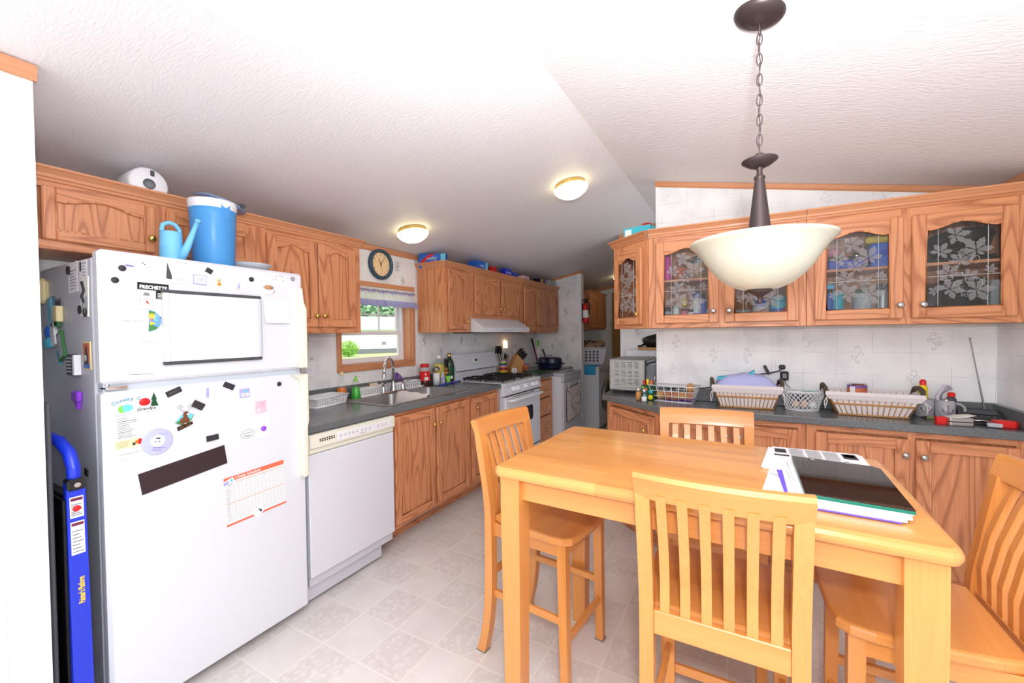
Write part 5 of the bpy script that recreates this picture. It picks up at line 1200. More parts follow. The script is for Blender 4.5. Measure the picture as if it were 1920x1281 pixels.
g = G(); g.box(.004, .018, -.002, 0, .105, .128, 'dark_grey', 0, TM(0, 0, 0, 0, 0)); g.build('wrapper_mark', r_)
def carton(name, label, loc, rz, w, d, h, m, text=None, tm='paper', ts=.03, extra=None, flip=False, group=None):
    """printed cardboard box standing on its base: w along x, d into, h up"""
    t = thing(name, label, 'box', loc, rz, group)
    g = G(); g.box(-w/2, w/2, 0, d, 0, h, m, .0015); g.build('carton', t)
    g = G()
    if extra: extra(g, w, d, h)
    if text: g.text(text, ts, tm, TM(0, -.0012, (h+.042)/2-.005, 0, R(180) if flip else 0), shear=.2)
    if g.v: g.build('print', t)
    return t
CT = 1.956; BXC = 'food-storage boxes on top of the cupboards'
def zip_print(g, w, d, h):
    g.prism([(-w*.45, h*.45), (-w*.1, h*.98), (w*.1, h*.98), (-w*.3, h*.35)], -.001, 0, 'red'); g.tube([(-w*.45, -.001, h*.15), (-w*.15, -.001, h*.6), (w*.15, -.001, h*.9)], .008, 'aqua', 4, flat=.1); g.box(w*.32, w*.499, -.001, 0, .002, h-.002, 'aqua')
carton('storage_bag_box', 'blue and red bag box at the near end of the second cupboard', (-2.37, 2.835, CT), R(24), .24, .08, .122, 'blue', 'Ziploc', 'paper', .036, zip_print, True, BXC)
carton('storage_bag_box', 'blue bag box with white lettering above the range hood, left of the red box', (-2.228, 3.42, CT), R(90), .20, .1, .125, 'blue', 'Ziploc', 'paper', .034, lambda g, w, d, h: g.box(w*.3, w*.499, -.001, 0, .002, h-.002, 'aqua'), True, BXC)
carton('food_box', 'small red box above the range hood between two blue boxes', (-2.228, 3.64, CT), R(84), .085, .08, .105, 'red', None, group=BXC, extra=lambda g, w, d, h: g.prism([(-.01, .0), (.02, .0), (.012, .035)], -.001, 0, 'paper'))
carton('wrap_box', 'dark blue wrap box with white lettering in the middle of the cupboard top', (-2.23, 3.95, CT), R(94), .16, .06, .122, 'royal', 'Reynolds', 'paper', .034, None, True, BXC)
carton('wrap_box', 'smaller dark blue box right behind the lettered wrap box', (-2.228, 4.11, CT), R(90), .09, .08, .10, 'bag_blue', None, group=BXC)
carton('tissue_box', 'pink box on the cupboard top past the dark blue boxes', (-2.23, 4.38, CT), R(92), .16, .09, .092, 'pink', None, group=BXC, extra=lambda g, w, d, h: g.box(-w*.4, w*.3, -.001, 0, h*.3, h*.6, 'rose'))
carton('battery_box', 'navy and gold box on the cupboard top near the white tubs', (-2.235, 4.83, CT), R(84), .15, .09, .112, 'navy', None, group=BXC, extra=lambda g, w, d, h: g.box(-w*.2, w*.1, -.001, 0, .004, h-.004, 'brass'))
for i, (y, lab) in enumerate(((5.08, 'left of two white plastic tubs at the end of the cupboard top'), (5.22, 'right of two white plastic tubs at the end of the cupboard top'))):
    g = G(); g.lathe([(.0001, 0), (.04, 0), (.045, .115), (.0001, .117)], 'ghost_plastic', 24); o = g.build('plastic_tub', loc=(-2.26, y, CT)); tag(o, lab, 'tub', 'white tubs on the cupboard top')
g = G(); 
for k in range(5): g.tube([(random.uniform(-.03, .03), random.uniform(-.04, .04), (.02+.014*k)) for _ in range(7)], .004, 'wicker_dark', 5)
o = g.build('twine', loc=(-2.25, 3.78, CT+.0)); tag(o, 'small tangle of twine hanging at the cupboard edge by the red box', 'twine')
A2 = R(-40.2)
carton('snack_box', 'light blue box on top of the angled corner cabinet', (-.62, 2.86, CT), R(-14), .19, .08, .125, 'teal', None, extra=lambda g, w, d, h: (g.box(-w*.44, -w*.2, -.001, 0, h*.55, h*.9, 'paper'), g.box(-w*.46, w*.46, -.001, 0, h*.1, h*.2, 'paper'), g.box(-w*.1, w*.44, -.001, 0, h*.45, h*.52, 'aqua')))
j = thing('lidded_jar', 'glass jar with a red lid behind the light blue box on the corner cabinet', 'jar', (-.578, 2.99, CT)); g = G(); g.lathe([(.0001, 0), (.032, 0), (.034, .004), (.034, .11), (.028, .12), (.028, .135)], 'ghost_plastic', 24); g.build('glass', j); g = G(); g.lathe([(.034, .132), (.036, .134), (.036, .162), (.03, .168), (.0001, .168)], 'red', 24); g.build('lid', j)
# ------------------------------------------------------------------ sink, faucet and what stands around them
Zc = .914
sk = thing('kitchen_sink', 'stainless steel double-bowl sink set into the grey countertop', 'sink', (-1.9, 1.262, Zc), R(90))
sx0, sx1, sy0, sy1 = .645, 1.525, .065, .565
g = G(); md = (sx0+sx1)/2
def frame(g, x0, x1, y0, y1, ix0, ix1, iy0, iy1, z, t, m):
    g.box(x0, ix0, y0, y1, z, z+t, m, .002); g.box(ix1, x1, y0, y1, z, z+t, m, .002); g.box(ix0, ix1, y0, iy0, z, z+t, m, .002); g.box(ix0, ix1, iy1, y1, z, z+t, m, .002)
frame(g, sx0, sx1, sy0, sy1, sx0+.03, sx1-.03, sy0+.03, sy1-.09, 0, .004, 'steel'); g.box(md-.012, md+.012, sy0+.03, sy1-.09, -.012, .003, 'steel', .003); g.build('rim', sk)
for a, b in ((sx0+.03, md-.012), (md+.012, sx1-.03)):
    g = G(); y0, y1, d_ = sy0+.03, sy1-.09, .16; o_ = .02
    tp = rounded((b-a)/2, (y1-y0)/2, .05); bt = rounded((b-a)/2-o_, (y1-y0)/2-o_, .05); cx, cy = (a+b)/2, (y0+y1)/2; n = len(tp)
    vs = [(cx+x, cy+y, .002) for x, y in tp]+[(cx+x, cy+y, -d_) for x, y in bt]
    g.add(vs, [(i, (i+1) % n, n+(i+1) % n, n+i) for i in range(n)], 'steel', True); g.add([(cx+x, cy+y, -d_) for x, y in bt], [list(range(n))], 'steel'); g.lathe([(.04, -d_+.002), (.03, -d_+.001), (.0001, -d_+.001)], 'drain', 20, TM(cx, cy, 0)); g.build('bowl', sk)
fc = thing('faucet', 'tall chrome gooseneck faucet behind the sink', 'faucet', (-2.42, 2.40, Zc+.004))
g = G(); g.box(-.028, .028, -.13, .13, 0, .012, 'chrome', .006); g.build('deck_plate', fc)
g = G(); g.lathe([(.024, .012), (.022, .03), (.016, .05), (.014, .08)], 'chrome', 20); ex, ey, ez = .13, -.22, .165
pts = [(0, 0, .05), (0, 0, .2)]
for k in range(1, 13):
    a = PI*k/12; u = .5*(1-math.cos(a)); pts.append((ex*u, ey*u, .2+.075*math.sin(a)-(.035 if k > 6 else 0)*((k-6)/6 if k > 6 else 0)))
g.tube(pts, .0115, 'chrome', 12); g.cyl(pts[-1], (pts[-1][0]+.004, pts[-1][1]-.006, pts[-1][2]-.03), .0135, 'chrome'); g.build('spout', fc)
for s_ in (-1, 1):
    g = G(); g.lathe([(.02, .012), (.018, .03), (.014, .055)], 'chrome', 18, TM(0, s_*.105, 0)); g.tube([(0, s_*.105, .05), (.012, s_*.115, .075), (.03, s_*.145, .085)], [.012, .009, .007], 'chrome', 8); g.build('handle', fc)
tw = thing('dishcloth', 'cream dishcloth draped over the sink divider', 'cloth', (-1.9, 1.262, Zc), R(90))
g = G(); vs = []; N = 10; M_ = 8
prof = [(-.05, -.10), (-.042, -.05), (-.03, -.005), (-.018, .011), (0, .014), (.018, .011), (.03, -.005), (.042, -.06), (.048, -.11)]
for i in range(N+1):
    y = .11+.29*i/N; e = .006*math.sin(i*1.7)
    for x, z in prof: vs.append((md+x+e, y+.02*max(0, -z)*0, z+e*.5+.012*(i/N)))
k = len(prof); g.add(vs, [(i*k+j, i*k+j+1, (i+1)*k+j+1, (i+1)*k+j) for i in range(N) for j in range(k-1)], 'towel_cream', True); o = g.build('cloth', tw)
sm = o.modifiers.new('thickness', 'SOLIDIFY'); sm.thickness = .004; sm.offset = 1
def slotted(name, label, loc, rz, w, d, h, fl=.012, m='white_plastic', n=13):
    """rectangular plastic basket with upright slots, open on top"""
    t = thing(name, label, 'basket', loc, rz); g = G(); w0, d0 = w-2*fl, d-2*fl
    g.box(-w0/2, w0/2, -d0/2, d0/2, 0, .003, m)
    def at(u, v, z): k = z/h; return ((w0/2+fl*k)*u, (d0/2+fl*k)*v, z)
    g.tube([at(-1, -1, h), at(1, -1, h), at(1, 1, h), at(-1, 1, h)], .005, m, 6, True); g.tube([at(-1, -1, .005), at(1, -1, .005), at(1, 1, .005), at(-1, 1, .005)], .005, m, 6, True)
    def band(z0, z1):
        for (a, b) in (((-1, -1), (1, -1)), ((1, -1), (1, 1)), ((1, 1), (-1, 1)), ((-1, 1), (-1, -1))):
            g.add([at(*a, z0), at(*b, z0), at(*b, z1), at(*a, z1)], [(0,1,2,3)], m)
    band(0, h*.22); band(h*.72, h)
    for (a, b, q) in (((-1, -1), (1, -1), n), ((1, -1), (1, 1), max(4, int(n*d/w))), ((1, 1), (-1, 1), n), ((-1, 1), (-1, -1), max(4, int(n*d/w)))):
        for i in range(q+1):
            u = i/q; p = lambda z, uu: tuple(at(*a, z)[j]*(1-uu)+at(*b, z)[j]*uu for j in range(3))
            e = .28/q; g.add([p(h*.2, max(0, u-e)), p(h*.2, min(1, u+e)), p(h*.75, min(1, u+e)), p(h*.75, max(0, u-e))], [(0,1,2,3)], m)
    o = g.build('basket_body', t); s_ = o.modifiers.new('thickness', 'SOLIDIFY'); s_.thickness = .0022; return t
slotted('plastic_basket', 'white slotted plastic basket alone on the counter beside the refrigerator', (-2.40, 1.765, Zc), R(96), .26, .15, .062)
slotted('plastic_basket', 'white slotted plastic basket with a sponge behind the sink, left of the faucet', (-2.465, 2.205, Zc), R(90), .29, .075, .062, .006)
slotted('plastic_basket', 'white slotted plastic basket with a purple scoop right of the faucet', (-2.468, 2.57, Zc), R(90), .33, .075, .062, .006)
g = G(); g.box(-.04, .04, -.012, .012, 0, .085, 'foam', .006, TM(0, 0, 0, R(-8))); o = g.build('sponge', loc=(-2.465, 2.25, Zc+.006), rz=R(96)); tag(o, 'cream sponge standing in the white basket left of the faucet', 'sponge')
sc = thing('scoop', 'purple scoop leaning in the white basket right of the faucet', 'scoop', (-2.468, 2.56, Zc+.008), R(90))
Ts = TM(-.035, 0, .07, 0, R(48)); g = G(); g.lathe([(.0001, -.035), (.016, -.03), (.028, .0), (.033, .04), (.030, .04), (.024, .0), (.0001, -.03)], 'purple', 24, TM(-.05, 0, .095, 0, R(-62))); g.build('bowl', sc); g = G(); g.tube([(-.03, 0, .08), (.02, 0, .045), (.06, 0, .012)], .007, 'purple', 8); g.build('handle', sc)
tr = thing('sink_strainer', 'small white dish with a dark metal strainer by the coffee jar', 'dish', (-2.46, 2.745, Zc)); g = G(); g.lathe([(.0001, 0), (.03, 0), (.042, .018), (.039, .018), (.0001, .006)], 'white_plastic', 24); g.build('dish', tr); g = G(); g.lathe([(.018, .012), (.022, .035), (.018, .038), (.0001, .036)], 'dull_steel', 18); g.build('strainer', tr)
def bottle(name, label, cat, loc, parts, rz=0, group=None):
    t = thing(name, label, cat, loc, rz, group)
    for nm, prof, m in parts:
        g = G(); g.lathe(prof, m, 28); g.build(nm, t)
    return t
bottle('soap_bottle', 'clear bottle of orange dish soap with a cork stopper under the window', 'bottle', (-2.43, 1.925, Zc), [('soap', [(.0001, .003), (.030, .003), (.0315, .074), (.026, .094), (.0001, .095)], 'orange'), ('glass', [(.0001, 0), (.031, 0), (.033, .006), (.033, .075), (.028, .1), (.014, .14), (.012, .175), (.015, .178), (.015, .185)], 'clear_glass'), ('stopper', [(.010, .178), (.012, .205), (.0001, .206)], 'cream')])
b = bottle('soap_bottle', 'green dish soap in a clear pump bottle beside the orange one', 'bottle', (-2.42, 2.035, Zc), [('soap', [(.0001, .003), (.036, .003), (.030, .04), (.024, .085), (.0001, .086)], 'green'), ('glass', [(.0001, 0), (.039, 0), (.040, .005), (.033, .045), (.025, .095), (.022, .12), (.015, .13)], 'clear_glass'), ('pump_collar', [(.016, .128), (.017, .14), (.008, .146), (.006, .165), (.0001, .166)], 'lime')])
g = G(); g.tube([(0, 0, .165), (.012, .01, .168), (.028, .022, .162)], .005, 'white_plastic', 8); g.build('pump_spout', b)
b = bottle('coffee_jar', 'instant coffee jar with red label and red lid by the sink', 'jar', (-2.455, 2.815, Zc), [('jar', [(.0001, 0), (.046, 0), (.048, .006), (.047, .05), (.044, .06)], 'coffee'), ('upper_jar', [(.044, .12), (.047, .14), (.046, .155), (.036, .172)], 'ghost_plastic'), ('label', [(.0478, .05), (.0462, .06), (.0462, .12), (.0478, .135)], 'bright_red'), ('lid', [(.038, .166), (.039, .168), (.038, .198), (.0001, .2)], 'red')])
g = G(); g.box(-.016, .016, -.0475, -.044, .058, .084, 'paper', 0, TM(0, 0, 0, 0, 0, R(58))); g.text('8', .03, 'paper', TM(.0, -.0482, .105, 0, 0, 0) if False else TM(0, 0, 0, 0, 0, R(50)) @ TM(0, -.0475, .108)); g.build('label_print', b)
bottle('sugar_dispenser', 'ribbed glass sugar dispenser with a metal lid next to the coffee jar', 'dispenser', (-2.40, 2.905, Zc), [('sugar', [(.0001, .004), (.03, .004), (.031, .11), (.0001, .112)], 'sugar'), ('glass', [(.0001, 0), (.033, 0), (.034, .01), (.033, .13), (.03, .14)], 'clear_glass'), ('lid', [(.034, .136), (.035, .14), (.033, .155), (.018, .168), (.0001, .169)], 'dull_steel')])
b = bottle('oil_jug', 'clear jug of yellow cooking oil under the light switch', 'bottle', (-2.452, 3.005, Zc), [('oil', [(.0001, .003), (.052, .003), (.053, .15), (.046, .185), (.0001, .186)], 'oil'), ('jug', [(.0001, 0), (.055, 0), (.056, .006), (.056, .155), (.048, .19), (.022, .225), (.018, .24)], 'clear_glass'), ('cap', [(.02, .235), (.021, .24), (.02, .262), (.0001, .263)], 'white_plastic')])
b = bottle('cooking_bottle', 'dark amber bottle with a black neck beside the green oil bottle', 'bottle', (-2.44, 3.088, Zc), [('bottle', [(.0001, 0), (.026, 0), (.028, .006), (.028, .11), (.022, .135), (.012, .155), (.011, .165)], 'stain_brown'), ('label', [(.0286, .04), (.0286, .1), (.0222, .136)], 'amber'), ('neck_wrap', [(.0125, .155), (.012, .225), (.0001, .226)], 'black_plastic')])
b = bottle('olive_oil_bottle', 'large dark green olive oil bottle next to the stove', 'bottle', (-2.45, 3.16, Zc), [('bottle', [(.0001, 0), (.043, 0), (.046, .006), (.046, .15), (.040, .19), (.022, .225), (.015, .24), (.014, .25)], 'olive_glass'), ('cap', [(.0175, .248), (.018, .252), (.0175, .276), (.0001, .277)], 'brass')])
g = G(); g.lathe([(.0465, .045), (.0465, .15)], 'dark_green', 28, cap=False); g.box(-.014, .014, -.0476, -.044, .035, .062, 'paper', 0, TM(0, 0, 0, 0, 0, R(62))); g.build('label', b)
b = bottle('plastic_cup', 'small bright green plastic cup in front of the bottles', 'cup', (-2.365, 3.03, Zc), [('cup', [(.0001, 0), (.019, 0), (.024, .075), (.022, .075), (.018, .004)], 'lime')])
bottle('soap_bottle', 'small grey-blue bottle left of the bright green cup', 'bottle', (-2.375, 2.965, Zc), [('bottle', [(.0001, 0), (.019, 0), (.021, .005), (.02, .075), (.012, .1), (.009, .115), (.0001, .116)], 'ghost_plastic'), ('label', [(.0205, .02), (.0205, .068)], 'lilac')])
bottle('soap_bottle', 'yellow-green squeeze bottle behind the sugar dispenser', 'bottle', (-2.42, 2.965, Zc), [('bottle', [(.0001, 0), (.02, 0), (.022, .005), (.022, .09), (.012, .115), (.009, .13), (.0001, .131)], 'yellow')])
g = G(); g.ball((0, 0, .012), .026, .02, .016, 'dark_green', 16); o = g.build('scrubber', loc=(-2.365, 3.03, Zc+.072)); tag(o, 'green scrubber resting on the bright green cup', 'scrubber')
g = G(); g.tube([(0, -.16, .008), (.004, -.05, .009), (0, .05, .011), (.002, .15, .012)], [.008, .011, .012, .011], 'bag_blue', 8, flat=.7); g.box(-.014, .0, -.02, .06, .014, .022, 'red', .002); o = g.build('wrapped_roll', loc=(-2.345, 3.035, Zc)); tag(o, 'long blue plastic-wrapped roll lying at the counter edge by the stove', 'roll')
g = G(); g.prism([(-.09, 0), (.09, 0), (.09, .25), (.082, .28), (.06, .295), (-.06, .295), (-.09, .27)], -.009, .009, 'butcher', TM(0, 0, 0, R(-3)), b=.003); o = g.build('cutting_board', loc=(-2.49, 1.58, Zc), rz=R(90)); tag(o, 'wooden cutting board leaning on the wall behind the refrigerator', 'cutting board')
def plate(name, label, loc, rz, gangs, kinds, m='white_plastic'):
    t = thing(name, label, 'wall plate', loc, rz); w = .045*gangs+.03; g = G(); g.box(-w/2, w/2, -.006, 0, -.058, .058, m, .003); g.build('cover', t)
    for i, k in enumerate(kinds):
        x = (i-(gangs-1)/2)*.046; g = G()
        if k == 'o':
            for z in (-.02, .02):
                g.lathe([(.0001, 0), (.015, 0), (.0155, .002), (.0001, .002)], 'white_paint', 20, TM(x, -.006, z, R(90)))
                for a in (-1, 1): g.box(x+a*.006-.001, x+a*.006+.001, -.0084, -.0078, z-.004, z+.004, 'dark_grey')
            g.build('outlet', t)
        else: g.box(x-.005, x+.005, -.016, -.005, -.012, .006, 'white_plastic', .002); g.build('switch', t)
    return t
plate('outlet_plate', 'white double outlet and switch plate left of the window over the counter', (WX, 1.735, 1.15), R(90), 2, 'os')
plate('switch_plate', 'white light switch plate on the wall behind the oil bottles', (WX, 2.925, 1.2), R(90), 1, 's')
plate('outlet_plate', 'white outlet plate on the back wall behind the white mesh basket', (.214, 2.97, 1.125), 0, 1, 'o')
plate('outlet_plate', 'white outlet plate in the corner beside the red broom handle', (WX, 4.62, 1.13), R(90), 1, 'o')
# clock and valance
ck = thing('wall_clock', 'round blue-rimmed wall clock with a peach face over the window', 'clock', (WX, 2.385, 1.935), R(90))
Tk = TM(0, 0, 0, R(90)); g = G(); g.lathe([(.093, .012), (.097, .03), (.108, .036), (.118, .03), (.123, .012), (.12, 0)][::-1], 'clock_blue', 48, Tk, cap=False); g.build('rim', ck)
g = G(); g.lathe([(.0001, .012), (.095, .012)], 'clock_face', 48, Tk, cap=False)
for k in range(1, 13):
    a = PI/2-k*PI/6; g.text(str(k), .021, 'print_dark', TM(.076*math.cos(a), -.0128, .076*math.sin(a)))
g.build('dial', ck)
for nm, ang, L, w in (('hour_hand', 90-332, .05, .006), ('minute_hand', 90-36, .075, .004), ('second_hand', 90-165, .055, .0016)):
    g = G(); a = R(ang); d = Vector((math.cos(a), math.sin(a))); q = Vector((-d.y, d.x))*w/2
    g.prism([(-d.x*.012-q.x, -d.y*.012-q.y), (d.x*L-q.x*.4, d.y*L-q.y*.4), (d.x*L+q.x*.4, d.y*L+q.y*.4), (-d.x*.012+q.x, -d.y*.012+q.y)], -.016, -.0145, 'ink_black'); g.build(nm, ck)
va = thing('valance', 'ruffled white and lilac valance gathered across the window top', 'curtain', (WX+.012, WY0+.01, 1.60), R(90))
VW = WY1-WY0+.015
def ruffle(g, x0, x1, z0, z1, m, amp, ph=0, flare=0.0, n=150, y0=-.012):
    vs = []
    for i in range(n+1):
        u = i/n; x = x0+(x1-x0)*u; w = math.sin(u*95+ph)+.5*math.sin(u*47+ph*2); e = .004*math.sin(u*23+ph)
        for k in range(5):
            t = k/4; vs.append((x, y0-amp*w*(.5+.5*(1-t)+flare*(1-t))-flare*.02*(1-t), z0+(z1-z0)*t+e*(1-t)))
    g.add(vs, [(i*5+k, (i+1)*5+k, (i+1)*5+k+1, i*5+k+1) for i in range(n) for k in range(4)], m, True)
for nm, a, b_, ph in (('left_panel', 0, VW*.52, 0), ('right_panel', VW*.5, VW, 2.0)):
    g = G(); ruffle(g, a, b_, .045, .115, 'curtain_white', .008, ph); o = g.build(nm, va)
    h = G(); ruffle(h, a, b_+.01, .0, .05, 'curtain_lilac', .009, ph+1, .7, y0=-.018); h.build('hem_ruffle', o)
    h = G(); ruffle(h, a, b_, .105, .13, 'curtain_lilac', .007, ph+2); ruffle(h, a, b_, .128, .145, 'curtain_white', .008, ph+3); h.build('header', o)
g = G(); g.cyl((-.02, -.004, .12), (VW+.005, -.004, .12), .006, 'brass'); g.build('rod', va)
# beyond the stove
cr = thing('utensil_crock', 'striped crock of black and steel kitchen utensils past the stove', 'crock', (-2.39, 4.075, Zc))
cols = ['dark_green', 'yellow', 'terracotta', 'maroon', 'orange', 'lilac', 'ink_black', 'lime', 'pink']; g = G()
rr = [.044, .048, .049, .049, .048, .046, .042, .038, .037, .039]
for i in range(9): g.lathe([(rr[i], i*.0165), (rr[i+1], (i+1)*.0165)], cols[i], 28, cap=(i == 0))
g.build('pot', cr)
def utensil(label, pts, r, m, head=None):
    g = G(); g.tube(pts, r, m, 6); 
    if head: head(g)
    o = g.build('utensil', loc=(-2.39, 4.075, Zc)); return tag(o, label, 'utensil')
utensil('black slotted turner leaning left in the striped crock', [(0, 0, .03), (-.02, -.03, .14), (-.03, -.07, .24)], .005, 'black_plastic', lambda g: g.box(-.035, .035, -.004, .004, 0, .085, 'black_plastic', .003, TM(-.03, -.07, .235, R(12), 0, R(60))))
utensil('broad black spoon at the left of the striped crock', [(.008, 0, .03), (.0, -.025, .14), (.0, -.05, .22)], .005, 'black_plastic', lambda g: g.ball((.0, -.055, .265), .012, .034, .05, 'black_plastic'))
utensil('wire whisk in the middle of the striped crock', [(0, .01, .03), (0, .01, .15)], .004, 'steel', lambda g: [g.tube([(0, .01, .15), (.02*math.cos(a), .01+.02*math.sin(a), .2), (.012*math.cos(a), .01+.012*math.sin(a), .245), (0, .01, .25)], .001, 'nickel', 4) for a in [k*PI/4 for k in range(8)]])
utensil('bright steel turner at the right of the striped crock', [(-.01, .02, .03), (.0, .035, .13)], .004, 'steel', lambda g: g.box(-.04, .04, -.002, .002, 0, .1, 'nickel', .001, TM(.0, .035, .12, R(8), R(14), R(70))))
utensil('small black spoon at the front of the striped crock', [(.02, -.005, .03), (.03, .0, .18)], .005, 'black_plastic', lambda g: g.ball((.032, .0, .2), .02, .008, .03, 'black_plastic'))
kb = thing('knife_block', 'slanted wooden knife block full of black-handled knives', 'knife block', (-2.32, 4.21, Zc), R(60))
g = G(); Q = TM(0, 0, 0, 0, 0, R(90)); g.prism([(-.07, 0), (.08, 0), (.08, .05), (.115, .125), (.02, .215), (-.07, .06)], -.05, .05, 'butcher', Q if False else TM(0, 0, 0, 0, 0, R(0)) @ Matrix(((1,0,0,0),(0,1,0,0),(0,0,1,0),(0,0,0,1))), b=.003); g.build('block', kb)
for i in range(3):
    for k in range(3):
        g = G(); d = Vector((.69, 0, .72)); p = Vector((.035+.03*i, -.03+.03*k, .20-.028*i)); g.tube([tuple(p), tuple(p+d*.05), tuple(p+d*.10), tuple(p+d*(.112-.01*i))], [.009, .011, .010, .007], 'black_plastic', 8, flat=.7); g.build('knife_handle', kb)
tm = thing('kitchen_timer', 'round white kitchen timer in front of the knife block', 'timer', (-2.245, 4.075, Zc)); g = G(); g.lathe([(.0001, 0), (.03, 0), (.033, .008), (.03, .02), (.0001, .022)], 'white_plastic', 28, TM(0, 0, .036, R(78), 0, R(40))); g.box(-.018, .018, -.012, .012, 0, .012, 'white_plastic', .003); g.build('case', tm); g = G(); g.lathe([(.0001, 0), (.012, 0), (.012, .01), (.0001, .011)], 'light_grey', 20, TM(.012, -.015, .038, R(78), 0, R(40))); g.build('dial', tm)
wb_ = thing('fruit_basket', 'small dark wire basket holding oranges past the knife block', 'basket', (-2.30, 4.40, Zc)); g = G()
for k in range(14): a = 2*PI*k/14; g.tube([(.04*math.cos(a), .04*math.sin(a), .002), (.062*math.cos(a), .062*math.sin(a), .05), (.08*math.cos(a), .08*math.sin(a), .09)], .0018, 'rose', 4)
for r, z in ((.04, .003), (.062, .05), (.08, .09)): g.tube([(r*math.cos(a), r*math.sin(a), z) for a in [2*PI*k/20 for k in range(20)]], .002, 'maroon', 5, True)
g.build('wire_body', wb_)
for i, (x, y, z) in enumerate(((-.02, -.015, .04), (.026, .01, .04), (-.01, .03, .045))):
    g = G(); g.ball((0, 0, 0), .032, .032, .031, 'orange'); o = g.build('orange', loc=(-2.30+x, 4.40+y, Zc+z)); tag(o, 'orange in the small dark wire basket past the knife block', 'fruit', 'oranges in the wire basket')
ro = thing('roasting_pan', 'dark blue enamel oval roaster with lid at the end of the far counter', 'pot', (-2.14, 4.83, Zc), R(4)); D = Matrix.Diagonal((1.0, .72, 1, 1))
g = G(); g.lathe([(.0001, 0), (.138, 0), (.150, .010), (.156, .04), (.158, .078), (.163, .082), (.157, .084)], 'navy', 40, D); g.build('base', ro)
g = G(); g.lathe([(.162, .084), (.164, .09), (.158, .098), (.156, .125), (.148, .142), (.13, .150), (.0001, .152)], 'navy', 40, D); g.tube([(-.03, 0, .149), (-.026, 0, .166), (0, 0, .172), (.026, 0, .166), (.03, 0, .149)], .004, 'navy', 8); g.build('lid', ro)
for s_ in (-1, 1): g = G(); g.tube([(s_*.155, -.045, .07), (s_*.185, -.035, .074), (s_*.19, 0, .076), (s_*.185, .035, .074), (s_*.155, .045, .07)], .008, 'navy', 8); g.build('handle', ro)
g = G(); g.box(-.11, .11, -.16, .16, 0, .006, 'dark_green', .002); o = g.build('cutting_mat', loc=(-2.13, 4.47, Zc)); tag(o, 'thin dark green cutting mat on the counter before the roaster', 'mat')
def pole(label, p, q, segs, r=.011):
    p, q = Vector(p), Vector(q); t = thing('broom_handle', label, 'broom', tuple(p)); d = q-p
    for nm, a, b, m, k in segs: g = G(); g.cyl(tuple(d*a), tuple(d*b), r*k, m, None, 12); g.build(nm, t)
pole('red broom handle with a black grip leaning in the far corner', (-2.36, 4.97, Zc+.001), (-2.51, 5.06, 1.30), [('shaft', 0, .7, 'maroon', 1), ('grip', .7, 1, 'black_plastic', 1.15)])
pole('dark green handle with a white tip leaning beside the red broom handle', (-2.30, 5.17, Zc+.001), (-2.48, 5.26, 1.24), [('shaft', 0, .72, 'dark_green', 1), ('tip', .72, 1, 'white_plastic', .9)])
g = G(); g.box(-2.526, -2.50, 5.262, 5.283, 1.19, 1.27, 'lime', .003); o = g.build('clip'); tag(o, 'small lime green clip on the corner strip above the handles', 'clip')
nl = thing('night_light', 'small lit night light plugged in behind the knife block', 'lamp', (WX, 4.36, 1.17), R(90)); g = G(); g.box(-.03, .03, -.03, 0, -.03, .03, 'white_plastic', .006); g.build('plug_body', nl); g = G(); g.lathe([(.016, .03), (.019, .05), (.018, .1), (.01, .112), (.0001, .113)], 'bulb_glow', 18, TM(0, -.018, 0)); g.build('shade', nl)
# ------------------------------------------------------------------ along the back counter
to = thing('toaster_oven', 'stainless toaster oven with louvred side on the angled counter end', 'toaster oven', (-.875, 3.07, Zc), R(-1))
g = G(); g.box(0, .262, 0, .40, .022, .255, 'steel', .008); g.box(-.001, .263, -.001, .401, .245, .257, 'dull_steel', .004)
for r_ in range(3):
    for c_ in range(4):
        for k in range(5): x = .042+c_*.048; z = .062+r_*.062+k*.0095; g.box(x, x+.034, -.0045, .001, z, z+.0055, 'white_metal', .0018); g.box(x+.002, x+.032, -.0012, .0, z+.0055, z+.0085, 'ink_black')
for z in (.047, .112, .235): g.tube([(.032, -.003, z+(.008 if z < .2 else 0)), (.037, -.004, z), (.228, -.004, z), (.233, -.003, z+.008)], .0022, 'white_metal', 5)
for x in (.024, .24): g.ball((x, 0, .04), .004, .002, .004, 'nickel', 10)
g.build('oven_case', to)
g = G(); g.box(.262, .27, .01, .39, .03, .25, 'dark_glass', .003); g.build('glass_door', to)
g = G(); g.tube([(.27, .05, .215), (.292, .06, .215), (.292, .34, .215), (.27, .35, .215)], .006, 'dull_steel', 8); g.build('handle', to)
for x, y in ((.03, .03), (.235, .03), (.03, .37), (.235, .37)): g = G(); g.cyl((x, y, 0), (x, y, .023), .012, 'black_plastic'); g.build('foot', to)
mw = thing('microwave', 'white microwave tucked behind the toaster oven', 'microwave', (-.90, 3.66, Zc)); g = G(); g.box(0, .375, 0, .4, .01, .30, 'appliance', .01); g.build('case', mw); g = G(); g.box(.02, .355, -.004, .0, .03, .235, 'light_grey', .004); g.build('door', mw)
for x, y in ((.03, .03), (.34, .03), (.03, .37), (.34, .37)): g = G(); g.cyl((x, y, 0), (x, y, .012), .012, 'black_plastic'); g.build('foot', mw)
g = G(); g.box(0, .26, 0, .28, 0, .022, 'tan', .004); o = g.build('cutting_board', loc=(-.79, 3.66, Zc+.30)); tag(o, 'flat wooden cutting board on top of the white microwave', 'cutting board')
